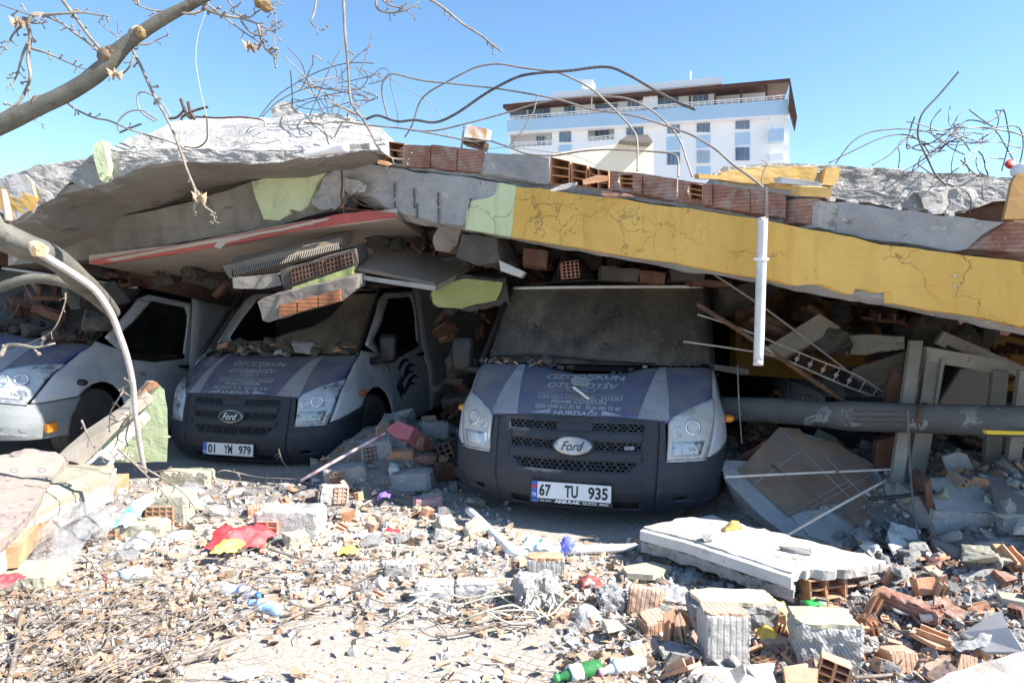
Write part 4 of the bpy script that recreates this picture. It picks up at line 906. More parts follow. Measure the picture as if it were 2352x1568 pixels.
bar(Z2((540, 885), (700, 885), (900, 840), (1200, 760), (1400, 700), (1600, 665), (1800, 655), (2000, 670), (2150, 740), (2280, 850), (2360, 960), (2400, 1080), (2440, 1200)), (5.4, 4.5), .0058, rebar_l, 'grey rebar crossing in front of the balconies and curving down right of the low building', rib=.2, sub=14)
bar(Z2((1200, 990), (1280, 900), (1340, 800), (1370, 740), (1388, 635)), 5.0, .005, rebar_l, 'short thin rebar standing left of the low cream building')
bar(Z2((1755, 770), (1758, 660)), 5.0, .005, rebar_l, 'tiny upright rod before the top balcony of the apartment block')
bar(Z2((160, 455), (240, 530), (330, 465), (385, 490), (400, 600), (440, 760), (445, 850)), 5.6, .0032, rebar_m, 'thin wire with a wave at its top beside the peak of the slab', 'wire', name='wire')
bar(Z2((100, 450), (350, 520), (500, 600), (650, 690), (740, 780), (745, 860), (840, 980)), 5.5, .0028, rebar_l, 'thin pale wire bowing over the left end of the brick row', 'wire', name='wire')
bar(Z2((1050, 1012), (1200, 1000), (1500, 1035), (1650, 1060), (1790, 1120)), 5.0, .0028, rebar_l, 'thin pale wire low before the cream building', 'wire', name='wire')
bar(Z3((580, 1270), (575, 1200), (600, 1130), (605, 1100), (570, 1085)), 4.4, .004, rebar_l, 'short hooked rod standing beside the top of the gutter pipe')
bar(Z2((0, 700), (100, 745), (180, 785)), 5.4, .0075, rebar_l, 'thick pale rebar end at the peak of the slab', rib=.2, sub=14)
# left slab bars
bar(Z1((800, 885), (805, 820), (870, 760), (960, 750), (1030, 790), (1070, 815)), 5.3, .006, rebar_l, 'low rebar loop at the left end of the roof slab', rib=.2, sub=12)
bar(Z1((1155, 790), (1120, 730), (1080, 680), (1000, 630), (945, 630), (930, 680), (960, 760), (1050, 825)), 5.35, .006, rebar_l, 'taller rebar loop on the roof slab behind the hanging twig', rib=.2, sub=12)
bar(Z1((1225, 670), (1245, 730), (1270, 780), (1300, 805)), 5.2, .011, rust, 'left one of two short rusty bars standing on the roof slab', rib=.15, sub=10)
bar(Z1((1275, 690), (1290, 760), (1320, 810)), 5.2, .011, rust, 'right one of two short rusty bars standing on the roof slab', rib=.15, sub=10)
bar(Z1((1140, 805), (1200, 795), (1250, 745)), 5.2, .009, rust, 'short rusty bar lying left of the two standing bars')
bar(Z1((1410, 725), (1320, 750), (1240, 790), (1230, 815)), 5.2, .009, rust, 'rusty bar slanting up to the right behind the two standing bars')
bar(Z1((1270, 790), (1390, 795), (1480, 800), (1640, 795), (1780, 815), (1800, 860)), 5.28, .007, rust, 'rusty bar lying along the top edge of the roof slab')
bar(Z1((1380, 785), (1400, 800), (1405, 870), (1400, 950), (1340, 1000), (1250, 995)), 5.25, .006, rust, 'rusty bar bent down over the face of the roof slab')
bar(Z1((2060, 830), (2150, 840), (2190, 860), (2210, 920), (2230, 980)), 5.25, .005, rust, 'thin rusty bar bent over the slab below the tangle')
bar(Z1((1415, 0), (1385, 110), (1340, 250), (1328, 420), (1360, 620), (1385, 720), (1402, 790)), 5.0, .0032, M('cable_sheath', (.35, .36, .38), (.42, .43, .45), 4, 0, 1, .6), 'thin grey cable hanging from above onto the roof slab', 'cable', name='cable')
bar(Z1((810, 900), (880, 870), (960, 840)), 5.2, .007, rebar_m, 'short dark bar lying on the left edge of the roof slab')
# tangles
def tangle(cx, cy, rx, ry, Yc, n, label, group, seed, r0=.0046, longer=1.):
    rnd = random.Random(seed)
    for k in range(n):
        a = rnd.uniform(0, 6.28); x = cx + rx * .7 * math.cos(a) * rnd.random(); y = cy + ry * .7 * math.sin(a) * rnd.random()
        th = rnd.uniform(0, 6.28); dth = rnd.uniform(-.45, .45); pts = []; st = rnd.uniform(14, 30) * longer; Y = Yc + rnd.uniform(-.4, .4)
        q = []
        for i in range(rnd.randint(5, 9)):
            q.append(P(x, y, Y)); x += math.cos(th) * st; y += math.sin(th) * st * .7; th += dth + rnd.uniform(-.3, .3); Y += rnd.uniform(-.09, .09)
            if x > cx + rx or x < cx - rx or y < cy - ry or y > cy + ry: th += 2.2
            y = min(y, cy + ry)
        o = tubeobj('rebar', q, rnd.choice([r0, r0, r0 * 1.4]), rnd.choice([rebar_m, rebar_m, rebar_m, rebar_l]), None, 5, 5); tag(o, label, 'rebar', group)
for q_, Y in [(((1915, 480), (1780, 640), (1670, 760), (1635, 860), (1640, 950), (1700, 1080), (1750, 1180), (1820, 1250)), 6.0)]: bar(Z3(*q_), Y, .0085, rebar_m, 'dark bar curving highest above the rear slab on the right')
for q_, lb_ in [(((1030, 1105), (1200, 1020), (1400, 930), (1550, 915), (1650, 960), (1720, 1060)), 'lowest long arched rod left of the right tangle'),
          (((1075, 1110), (1180, 970), (1300, 900), (1480, 875), (1650, 885), (1750, 920), (1850, 1000), (1950, 1050)), 'long arched rod reaching farthest left from the right tangle'),
          (((1320, 1120), (1440, 1050), (1510, 980), (1580, 930), (1650, 890), (1820, 885)), 'rod rising from the rear slab into the left of the tangle'),
          (((1500, 1140), (1510, 1050), (1500, 990), (1540, 940), (1620, 940), (1740, 1000)), 'looped rod at the left rim of the right tangle'),
          (((1450, 1300), (1600, 1160), (1750, 1040), (1880, 910), (1925, 845)), 'straight dark rod slanting up through the right tangle'),
          (((1530, 1165), (1700, 1060), (1850, 920), (1910, 840), (1740, 960), (1650, 990)), 'bent rod folded back in the right tangle'),
          (((1820, 1430), (1880, 1350), (1950, 1290), (2020, 1230)), 'rod crossing below the lip of the rear slab'),
          (((1640, 1120), (1800, 1230), (1930, 1280), (1990, 1350), (1980, 1450)), 'rod hanging down below the lip of the rear slab'),
          (((1980, 745), (2080, 820), (2190, 880), (2350, 910)), 'rod slanting down at the upper right of the tangle'),
          (((2080, 840), (2180, 790), (2200, 740), (2220, 760), (2240, 860), (2250, 960), (2200, 1160)), 'rod with a narrow loop at the top right of the tangle'),
          (((1860, 930), (1960, 820), (2100, 840), (2170, 900), (2230, 1000), (2280, 1090)), 'broad arched rod over the middle of the right tangle'),
          (((2070, 880), (2180, 860), (2290, 855), (2335, 900), (2345, 1000), (2320, 1120)), 'rod arching at the far right of the tangle'),
          (((2070, 1260), (2070, 1330), (2110, 1360), (2240, 1358)), 'pale hooked rod under the rear slab')]:
    bar(Z3(*q_), (6.1, 6.3), .0055, rebar_m if 'pale' not in lb_ else rebar_l, lb_)
tangle(2215, 330, 130, 75, 6.3, 24, 'thin dark rod inside the dense tangle above the rear slab', 'rods of the right rebar tangle', 5)
for q_, lb_ in [(((1920, 375), (2060, 510), (2200, 640), (2352, 750), (2440, 790)), 'long straight ribbed rod slanting down to the peak of the slab, upper one'),
          (((2000, 580), (2150, 650), (2352, 760), (2430, 800)), 'straight ribbed rod slanting down to the peak of the slab, lower one'),
          (((1970, 475), (1985, 710)), 'short upright rod left of the rebar bundle at the peak'),
          (((1950, 320), (2040, 420), (2090, 560), (2200, 780)), 'thin rod curving down into the bundle at the peak'),
          (((1760, 795), (1850, 680), (1950, 600), (2150, 490), (2352, 430), (2540, 430)), 'rod sweeping from the slab far left up into the bundle'),
          (((1780, 790), (1900, 680), (2080, 600), (2250, 610), (2450, 650)), 'lower sweeping rod left of the bundle at the peak'),
          (((1900, 720), (2100, 670), (2352, 620), (2480, 590)), 'nearly level rod through the bundle at the peak'),
          (((2100, 780), (2230, 480), (2300, 350), (2345, 280)), 'tall rod leaning right in the bundle at the peak'),
          (((2250, 760), (2290, 560), (2400, 400), (2520, 310)), 'tall bent rod in the middle of the bundle at the peak'),
          (((2352, 790), (2420, 560), (2480, 380), (2530, 210)), 'tallest rod on the right of the bundle at the peak'),
          (((2400, 780), (2450, 700), (2520, 600)), 'short rod right of the bundle at the peak')]:
    bar(Z1(*q_), (5.6, 5.8), .0045, rebar_l if 'ribbed' in lb_ else rebar_m, lb_)
tangle(770, 205, 75, 58, 5.8, 16, 'thin grey rod in the rebar bundle at the peak of the slab', 'rods of the rebar bundle at the peak', 9, .0038, 1.2)
# ---------------------------------------------------------------- heaps of fine rubble on the ground
MOUNDS = [(-1.05, 6.3, .8, 1.2, .38), (2.35, 3.25, 1.0, .75, .14), (3.1, 4.9, 2.0, 1.2, .42), (-3.2, 4.7, 1.0, .9, .16), (-1.9, 5.1, 1.2, .5, .05), (1.75, 5.6, .6, 1.0, .25), (3.4, 3.9, 1.2, .7, .3)]
def HZ(x, y):
    h = gz(x, y)
    for cx, cy, rx, ry, hh in MOUNDS:
        d = ((x - cx) / rx) ** 2 + ((y - cy) / ry) ** 2
        if d < 1: h += hh * (1 - d) ** 1.3
    return h
heap_m = M('crushed_rubble', (.20, .18, .165), (.36, .33, .31), 9, 1., 45, spots=((.42, .22, .14), 14, .6, .03), spots2=((.6, .57, .53), 22, .6, .03), bdist=.03)
for i, (cx, cy, rx, ry, hh) in enumerate(MOUNDS):
    bm = bmesh.new(); n = 34; V = {}
    for j in range(n + 1):
        for k in range(n + 1):
            a = -1.05 + 2.1 * j / n; b = -1.05 + 2.1 * k / n; x = cx + a * rx; y = cy + b * ry
            d = a * a + b * b; e = max(0, 1 - d)
            z = HZ(x, y) + .035 * noise.noise(Vector((x, y, i)) * 9) * min(1, e * 3) + .02 * noise.noise(Vector((x, y, i)) * 23) * min(1, e * 3) - (.03 if d >= .96 else .0)
            V[j, k] = bm.verts.new((x, y, z))
    for j in range(n):
        for k in range(n): bm.faces.new((V[j, k], V[j + 1, k], V[j + 1, k + 1], V[j, k + 1]))
    for f in [f for f in bm.faces if all(v.co.z < gz(v.co.x, v.co.y) - .01 for v in f.verts)]: bm.faces.remove(f)
    tag(obj('rubble_heap', bm, heap_m), kind='stuff')

def inpoly(x, y, poly):
    c = False; n = len(poly)
    for i in range(n):
        x1, y1 = poly[i]; x2, y2 = poly[(i + 1) % n]
        if (y1 > y) != (y2 > y) and x < (x2 - x1) * (y - y1) / (y2 - y1) + x1: c = not c
    return c
def density(px, py):                  # how thickly the ground is littered, by place
    if py > 1470 and 420 < px < 1180: return .10
    if py > 1430 and 600 < px < 1280: return .16
    if px > 1480 and py > 1400: return .9
    if py < 1230 and px < 1100: return .8
    if px < 560 and py > 1380: return .9
    if py > 1380 and 560 <= px < 1000: return .3
    return .75
rnd = random.Random(11)
def spot(py0=1110, py1=1600, px0=-60, px1=2420):
    while True:
        px = rnd.uniform(px0, px1); py = py0 + (py1 - py0) * rnd.random() ** .8
        if rnd.random() < density(px, py):
            p = G(px, py)
            # stay out of the vans' bumpers and of the shade under them
            if p.y > 4.2 and 0 < p.x < 1.5: continue
            if p.y > 5.9 and -3.6 < p.x < -1.4: continue
            return p, px, py
# dry leaves: nobody could count them
bm = bmesh.new()
def add_leaf(bm, p, s, rz, tx, ty, curl):
    m = Matrix.Translation(p) @ Euler((tx, ty, rz)).to_matrix().to_4x4()
    outline = [(-.12, -.5), (-.5, -.28), (-.34, -.05), (-.62, .22), (-.25, .2), (-.05, .62), (.18, .22), (.6, .3), (.36, .0), (.5, -.3), (.12, -.5)]
    c = bm.verts.new(m @ Vector((0, -.05, -.02 * s)))
    vs = [bm.verts.new(m @ Vector((a * s, b * s, curl * s * (a * a * 1.2 + b * b * .5)))) for a, b in outline]
    for i in range(len(vs)): bm.faces.new((c, vs[i], vs[(i + 1) % len(vs)]))
for i in range(2300):
    p, px, py = spot(1120, 1640)
    if px > 1500 and rnd.random() < .75: continue
    s = rnd.uniform(.018, .05) * (1.25 if rnd.random() < .12 else 1)
    p.z = HZ(p.x, p.y) + rnd.uniform(.004, .035); add_leaf(bm, p, s, rnd.uniform(0, 6.3), rnd.gauss(0, .5), rnd.gauss(0, .5), rnd.uniform(-.9, 1.0))
lf = tag(obj('dry_leaves', bm, leaf_m), kind='stuff')
# crumbs
bm = bmesh.new(); crumbm = [M('grey_crumb', (.33, .315, .30), (.56, .54, .52), 30, .6, 80), M('clay_crumb', (.42, .21, .13), (.56, .36, .25), 30, .6, 80)]
def add_crumb(bm, p, s, mi):
    m = Matrix.Translation(p) @ Euler((rnd.uniform(0, 6), rnd.uniform(0, 6), rnd.uniform(0, 6))).to_matrix().to_4x4()
    vs = [bm.verts.new(m @ Vector((a * s * rnd.uniform(.6, 1.3), b * s * rnd.uniform(.6, 1.3), c * s * rnd.uniform(.4, 1)))) for a in (-.5, .5) for b in (-.5, .5) for c in (-.5, .5)]
    for q in ((0, 1, 3, 2), (4, 6, 7, 5), (0, 4, 5, 1), (2, 3, 7, 6), (0, 2, 6, 4), (1, 5, 7, 3)):
        f = bm.faces.new([vs[i] for i in q]); f.material_index = mi
for i in range(19000):
    p, px, py = spot(1100, 1640)
    if py > 1420 and px < 1300 and rnd.random() < .4: continue
    s = .004 + .030 * rnd.random() ** 4; p.z = HZ(p.x, p.y) + s * .3; add_crumb(bm, p, s, 0 if rnd.random() < .88 else 1)
tag(obj('rubble_crumbs', bm, crumbm), kind='stuff')
# fine twig litter
bm = bmesh.new()
def add_stick(bm, p, L, r, rz, bend=.15, up=0.0, seg=4):
    d = Vector((math.cos(rz), math.sin(rz), up)); q = Vector((-d.y, d.x, 0)); k = rnd.uniform(-bend, bend)
    tube(bm, [p + d * (L * (t - .5)) + q * (k * L * (t * (1 - t)) * 2) + Vector((0, 0, .006 * math.sin(t * 9))) for t in (0, .25, .5, .75, 1)], [r * .9, r, r, r * .8, r * .5], seg, False)
for i in range(800):
    p, px, py = spot(1180, 1640, -60, 1700)
    if px > 620 and rnd.random() < .5: continue
    L = rnd.uniform(.04, .22); p.z = HZ(p.x, p.y) + rnd.uniform(.006, .04); add_stick(bm, p, L, rnd.uniform(.0008, .0022), rnd.gauss(.5, .9), .4, rnd.gauss(0, .06))
tag(obj('twig_litter', bm, bark_t), kind='stuff')
# separate twigs and sticks, thickest lying at lower left
stick_src = []
for k in range(6):
    bm = bmesh.new(); L = [.3, .45, .6, .8, .35, .5][k]; pts = []; x = 0; a = 0
    for i in range(9): pts.append(Vector((x - L / 2, .04 * math.sin(i * 1.3 + k) * L, .012 + .02 * abs(math.sin(i * .8 + k))))); x += L / 8
    tube(bm, pts, [.0036 - .00027 * i for i in range(9)], 6, True, 0, 2)
    for j in range(3):
        b = pts[2 + 2 * j]; s = 1 if (j + k) % 2 else -1
        tube(bm, [b, b + Vector((.05, s * .04, .01)), b + Vector((.10, s * .06, .03))], [.002, .0017, .001], 5, True, 0, 2)
    me = bpy.data.meshes.new('twig'); bm.to_mesh(me); bm.free(); me.materials.append(bark_t); stick_src.append(me)
for i in range(90):
    p, px, py = spot(1230, 1600, -60, 1000 if i % 4 else 2300)
    if px > 450 and i % 3 == 0: p, px, py = spot(1330, 1600, -60, 500)
    o = bpy.data.objects.new('twig', stick_src[i % 6]); C.objects.link(o); o.location = (p.x, p.y, HZ(p.x, p.y) + rnd.uniform(.0, .03)); o.rotation_euler = (rnd.gauss(0, .05), rnd.gauss(0, .05), rnd.gauss(.6, .9)); o.scale = (rnd.uniform(.7, 1.2),) * 3
    tag(o, 'bare brown twig lying in the leaf litter before the vans', 'twig', 'twigs scattered in the litter')
# chunk sources
def chunk_mesh(seed, s=(1, .8, .55), m=None):
    bm = bmesh.new(); r = random.Random(seed)
    for _ in range(15):
        q = Vector((r.uniform(-1, 1), r.uniform(-1, 1), r.uniform(-1, 1))); q /= max(abs(q.x), abs(q.y), abs(q.z)) ** .75
        bm.verts.new(q * .5)
    res = bmesh.ops.convex_hull(bm, input=bm.verts[:])
    bmesh.ops.delete(bm, geom=[g for g in bm.verts if not g.link_faces], context='VERTS')
    refine(bm, .16)
    for v in bm.verts: v.co = Vector((v.co.x * s[0], v.co.y * s[1], v.co.z * s[2]))
    rough(bm, .03, 7, seed)
    zmin = min(v.co.z for v in bm.verts)
    for v in bm.verts: v.co.z -= zmin + .05
    me = bpy.data.meshes.new('concrete_chunk'); bm.to_mesh(me); bm.free(); me.materials.append(m); return me
chunks = [chunk_mesh(i, (1, random.uniform(.6, .9), random.uniform(.4, .7)), [conc_w, conc, conc_w, cream, conc, conc_w, white_p][i % 7]) for i in range(14)]
def shard_mesh(seed, m, ribs=True):
    r = random.Random(seed); bm = bmesh.new(); n = r.randint(4, 6)
    poly = [Vector((math.cos(a) * r.uniform(.35, .6), math.sin(a) * r.uniform(.28, .5), 0)) for a in sorted(r.uniform(0, 6.28) for _ in range(n))]
    ang = [math.atan2(p.y, p.x) for p in poly]
    if max(abs(ang[i] - ang[i - 1]) for i in range(1, n)) > 3: poly = [Vector((-.5, -.3, 0)), Vector((.45, -.35, 0)), Vector((.5, .2, 0)), Vector((-.1, .4, 0)), Vector((-.45, .1, 0))]
    prism(bm, poly, [p + Vector((0, 0, .09)) for p in poly])
    if ribs:
        for k in (-.2, .12): box(bm, (0, k, .17), (.6 + .2 * r.random(), .06, .18))
    refine(bm, .22); rough(bm, .03, 3, seed)
    me = bpy.data.meshes.new('brick_shard'); bm.to_mesh(me); bm.free(); me.materials.append(m); return me
shards = [shard_mesh(40 + i, [terra, terra_s, conc, terra, conc_w, terra_w][i % 6], i % 3 == 0) for i in range(12)]
flakes = [shard_mesh(80 + i, [white_p, cream, conc_w, pvc][i % 4], False) for i in range(8)]
def hollow_mesh(seed, nx, nz, sx, sy, sz, m, cut=True):
    bm = bmesh.new(); cells_front(bm, [Vector((-sx / 2, -sy / 2, sz)), Vector((sx / 2, -sy / 2, sz)), Vector((sx / 2, -sy / 2, 0)), Vector((-sx / 2, -sy / 2, 0))], nx, nz, sy, .2)
    if cut:
        r = random.Random(seed); n = Vector((r.gauss(0, 1), r.gauss(0, 1), r.gauss(.4, .6))).normalized()
        geom = bm.verts[:] + bm.edges[:] + bm.faces[:]
        res = bmesh.ops.bisect_plane(bm, geom=geom, plane_co=Vector((0, 0, sz * .6)) + n * sx * .15, plane_no=n, clear_outer=True)
        es = [e for e in bm.edges if e.is_boundary]
        if es: bmesh.ops.holes_fill(bm, edges=es, sides=0)
    refine(bm, sx * .35); rough(bm, .003, 20, seed)
    bmesh.ops.recalc_face_normals(bm, faces=bm.faces[:])
    me = bpy.data.meshes.new('hollow_brick'); bm.to_mesh(me); bm.free(); me.materials.append(m); return me
hollows = [hollow_mesh(i, [3, 4, 3, 2][i % 4], [3, 3, 4, 3][i % 4], .13, .12, .11, [terra, terra_w, terra_s][i % 3]) for i in range(6)]
def put(name, me, p, s, rot, label, cat, group):
    o = bpy.data.objects.new(name, me); C.objects.link(o); o.location = p; o.rotation_euler = rot; o.scale = (s, s, s) if not hasattr(s, '__len__') else s
    tag(o, label, cat, group); return o
def scat(n, kind, py0, py1, px0, px1, smin, smax, up=0.):
    for i in range(n):
        p, px, py = spot(py0, py1, px0, px1); s = smin + (smax - smin) * rnd.random() ** 2; z = HZ(p.x, p.y) + up * rnd.random()
        tilt = (rnd.gauss(0, .35), rnd.gauss(0, .35), rnd.uniform(0, 6.3)); L = Vector((p.x, p.y, z))
        if kind == 'c': put('concrete_chunk', rnd.choice(chunks), L, s, (rnd.gauss(0, .2), rnd.gauss(0, .2), rnd.uniform(0, 6.3)), 'small broken concrete lump lying loose in the debris', 'concrete chunk', 'loose concrete lumps in the debris')
        elif kind == 's': put('brick_shard', rnd.choice(shards), L, s, (tilt[0] * 1.4, tilt[1] * 1.4, tilt[2]), 'small loose shard of red hollow brick lying in the debris', 'brick shard', 'loose brick shards in the debris')
        elif kind == 'f': put('plaster_flake', rnd.choice(flakes), L, (s, s, s * .5), tilt, 'small pale flake of plaster lying loose in the debris', 'plaster flake', 'loose plaster flakes in the debris')
        elif kind == 'h': put('hollow_brick_piece', rnd.choice(hollows), L, s, tilt, 'broken corner of an orange hollow brick lying in the debris', 'brick piece', 'broken hollow brick corners in the debris')
scat(60, 'c', 1120, 1260, 340, 1100, .05, .17); scat(38, 's', 1120, 1260, 340, 1060, .05, .14); scat(34, 'f', 1110, 1260, 100, 1100, .05, .2)
scat(40, 'c', 1400, 1590, 1400, 2400, .04, .13, .03); scat(80, 's', 1330, 1590, 1550, 2400, .05, .17, .05); scat(30, 'f', 1380, 1590, 1480, 2400, .05, .13)
scat(26, 'h', 1340, 1580, 1800, 2400, .4, 1.0, .02); scat(7, 'h', 1130, 1260, 560, 1060, .5, .9)
scat(40, 'c', 1250, 1420, 600, 1900, .03, .10); scat(26, 's', 1250, 1450, 560, 1900, .03, .09); scat(30, 'f', 1260, 1500, 200, 1700, .04, .10)
scat(25, 'c', 1420, 1590, 300, 1400, .015, .05); scat(20, 's', 1420, 1590, 200, 1400, .02, .06)
scat(60, 'c', 1230, 1400, 1950, 2420, .05, .18, .05); scat(50, 's', 1230, 1400, 1950, 2420, .06, .2, .05)
def onmound(i, n, kinds, s0, s1):
    cx, cy, rx, ry, hh = MOUNDS[i]
    for k in range(n):
        a = rnd.uniform(0, 6.28); q = rnd.random() ** .6; x = cx + rx * q * math.cos(a); y = cy + ry * q * math.sin(a); s = s0 + (s1 - s0) * rnd.random() ** 2
        if 0 < x < 1.6 and y > 4.0: continue
        L = Vector((x, y, HZ(x, y) - .01)); rot = (rnd.gauss(0, .4), rnd.gauss(0, .4), rnd.uniform(0, 6.3)); kd = rnd.choice(kinds)
        if kd == 'c': put('concrete_lump', rnd.choice(chunks), L, s, rot, 'broken concrete lump lying on a shaded rubble heap', 'concrete lump', 'concrete lumps on the shaded heaps')
        elif kd == 'h': put('hollow_brick_corner', rnd.choice(hollows), L, s * 5, rot, 'hollow brick corner lying on a shaded rubble heap', 'brick corner', 'hollow brick corners on the shaded heaps')
        else: put('clay_shard', rnd.choice(shards), L, s, rot, 'clay shard lying on a shaded rubble heap', 'clay shard', 'clay shards on the shaded heaps')
onmound(0, 90, 'ccssh', .06, .26); onmound(2, 90, 'ccsh', .08, .3); onmound(5, 30, 'cs', .08, .25); onmound(6, 60, 'ccsh', .06, .25); onmound(1, 60, 'ssch', .05, .16)
# rubble in the gaps deep under the beam
def deep(n, poly, Y0, Y1, s0, s1, seed):
    r = random.Random(seed); xs_ = [p[0] for p in poly]; ys_ = [p[1] for p in poly]; k = 0
    while k < n:
        x = r.uniform(min(xs_), max(xs_)); y = r.uniform(min(ys_), max(ys_))
        if not inpoly(x, y, poly): continue
        k += 1; p = P(x, y, r.uniform(Y0, Y1)); s = r.uniform(s0, s1); rot = (r.gauss(0, .4), r.gauss(0, .4), r.uniform(0, 6.3))
        if r.random() < .55: put('dusty_shaded_lump', deepc[k % 4], p, s, rot, 'dusty shade-toned concrete chunk packed in the dark gap above the vans', 'concrete chunk', 'chunks packed in the dark gaps')
        else: put('dusty_shaded_brick_piece', deeps[k % 3], p, s, rot, 'dusty shade-toned red brick piece packed in the dark gap above the vans', 'brick piece', 'brick pieces packed in the dark gaps')
conc_k = M('dusty_shaded_concrete', (.05, .044, .038), (.095, .084, .073), 4, .6, 40)  # concrete tone lowered to imitate deep shade under the beam
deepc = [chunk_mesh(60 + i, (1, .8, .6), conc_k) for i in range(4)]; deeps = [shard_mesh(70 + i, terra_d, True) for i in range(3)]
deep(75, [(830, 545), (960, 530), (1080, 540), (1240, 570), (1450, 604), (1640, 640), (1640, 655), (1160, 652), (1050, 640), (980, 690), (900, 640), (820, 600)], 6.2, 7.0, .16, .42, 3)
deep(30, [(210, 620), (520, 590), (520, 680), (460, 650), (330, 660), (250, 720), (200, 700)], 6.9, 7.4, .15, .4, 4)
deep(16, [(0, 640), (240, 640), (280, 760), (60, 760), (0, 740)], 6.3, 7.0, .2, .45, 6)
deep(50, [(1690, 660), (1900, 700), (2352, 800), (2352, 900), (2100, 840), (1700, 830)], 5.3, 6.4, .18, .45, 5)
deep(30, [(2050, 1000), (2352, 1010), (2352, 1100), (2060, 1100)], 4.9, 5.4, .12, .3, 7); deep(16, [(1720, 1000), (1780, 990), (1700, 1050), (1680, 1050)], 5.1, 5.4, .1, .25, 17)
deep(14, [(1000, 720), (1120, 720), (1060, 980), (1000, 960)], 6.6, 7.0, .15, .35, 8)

# ---------------------------------------------------------------- named pieces
def GH(px, py):
    z = 0.
    for _ in range(12):
        p = G(px, py, z); z = z * .4 + HZ(p.x, p.y) * .6
    p = G(px, py, z); return p
def piece(name, pts, Y, ext, m, label, cat, amp=.006, L=.06, seed=1, freq=8, **k):
    """pts (px, py[, dY])"""
    q = [(p[0], p[1], Y + (p[2] if len(p) > 2 else 0)) for p in pts]
    o = pslab(name, q, ext, m, L, amp, freq, seed=seed, **k)
    if label: tag(o, label, cat)
    return o
def floorpiece(name, pts, zt, th, m, label, cat, amp=.006, L=.06, seed=1, parent=None, freq=8):
    """top outline from (px, py) at height zt (number or list); th = thickness downwards"""
    zs = zt if isinstance(zt, (list, tuple)) else [zt] * len(pts)
    a = [G(p[0], p[1], z) for p, z in zip(pts, zs)]; bm = bmesh.new(); prism(bm, a, [p - Vector((0, 0, th)) for p in a]); refine(bm, L); rough(bm, amp, freq, seed)
    o = obj(name, bm, m, parent)
    if not parent: recenter(o)
    if label: tag(o, label, cat)
    return o
# --- on van roofs / in the cave
ac = empty('air_conditioner_grille'); tag(ac, 'dusty beige finned grille panel lying on top of the bricks over the middle van', 'grille panel')
acm = M('dusty_beige_plastic', (.17, .13, .095), (.23, .18, .135), 3, .1, 60)
piece('panel_body', [(510, 612), (528, 640, -.05), (787, 572, -.05), (783, 546)], 5.75, (.03, .25, .10), acm, None, None, .003, parent=ac)
fb_ = bmesh.new()
for i in range(62):
    t = i / 61; x = 536 + t * 240; y0 = 622 - t * 62; y1 = 634 - t * 62
    tube(fb_, [P(x, y0 - 3, 5.68), P(x + 3, y1, 5.66)], .0035, 4)
obj('fins', fb_, M('pale_fins', (.26, .23, .19), (.3, .27, .23), 3, 0, 1), ac)
piece('fin_recess', [(532, 620), (534, 636), (782, 572), (780, 560)], 5.692, (.0, .02, 0), void, None, None, 0, parent=ac)
bk = empty('brick_chunk'); tag(bk, 'chunk of hollow bricks with yellow green plaster underneath, lying over the middle van', 'brick chunk')
piece('mortar_body', [(645, 622), (700, 606), (815, 572), (822, 604), (815, 622), (690, 664), (672, 680), (655, 676), (648, 650)], 5.55, (.03, .3, .08), conc_k, None, None, .008, parent=bk)
bm = bmesh.new(); cells_front(bm, [P(668, 618, 5.53), P(740, 598, 5.53), P(744, 628, 5.53), P(672, 650, 5.53)], 9, 3, .06, .25); obj('brick', bm, terra_d, bk)
bm = bmesh.new(); cells_front(bm, [P(748, 596, 5.53), P(808, 578, 5.53), P(812, 606, 5.53), P(752, 626, 5.53)], 7, 3, .06, .25); obj('brick', bm, terra_d, bk)
piece('green_plaster', [(670, 660), (812, 612), (806, 634), (672, 680)], 5.52, (.02, .2, .0), green_d, None, None, .003, parent=bk)
piece('mortar_slab', [(534, 638), (640, 628), (648, 655), (600, 664), (536, 662)], 5.6, (.03, .3, .04), conc_d, 'flat grey mortar slab left of the hollow brick chunk over the middle van', 'mortar slab')
bk = empty('brick_row_chunk'); tag(bk, 'lower row of three orange bricks with a grey end lying in the middle van windshield', 'brick chunk')
piece('mortar_body', [(592, 694), (612, 684), (790, 640), (815, 640), (815, 668), (786, 690), (618, 740), (604, 736)], 5.35, (.03, .25, .06), M('brown_grey_mortar', (.13, .115, .10), (.21, .19, .17), 4, .6, 40), None, None, .008, parent=bk)  # dim mortar and brick colours stand in for shade on this row
for i, (a, b) in enumerate([(640, 680), (684, 728), (731, 780)]):
    f = lambda x: 704 - (x - 632) * .27
    piece('brick', [(a, f(a)), (b, f(b)), (b + 1, f(b) + 26), (a + 1, f(a) + 27)], 5.325, (.01, .1, 0), M('orange_brick_face', (.24, .085, .035), (.34, .14, .07), 5, .4, 30, grooves=(10, (0, R(90), 0), .7)) if i == 0 else bpy.data.materials['orange_brick_face'], None, None, .003, parent=bk)
pn = empty('fallen_ceiling_panel'); tag(pn, 'dusty brown framed panel resting on rubble between the two plated vans', 'panel')
piece('panel_sheet', [(820, 622), (868, 578, .6), (930, 572, .8), (1090, 608, .7), (1000, 658)], 5.6, (0, .0, .03), acm, None, None, .002, parent=pn)
piece('panel_edge', [(816, 630), (1000, 656), (1000, 668), (816, 640)], 5.55, (0, .04, 0), pvc_d, None, None, .002, parent=pn)
piece('panel_edge', [(1000, 656), (1088, 608, .7), (1088, 614, .7), (1000, 667)], 5.55, (.01, .03, 0), pvc_d, None, None, .002, parent=pn)
gl = empty('green_rubble_lump'); tag(gl, 'lump of concrete with dusty yellow green plaster left of the intact windshield', 'concrete lump')
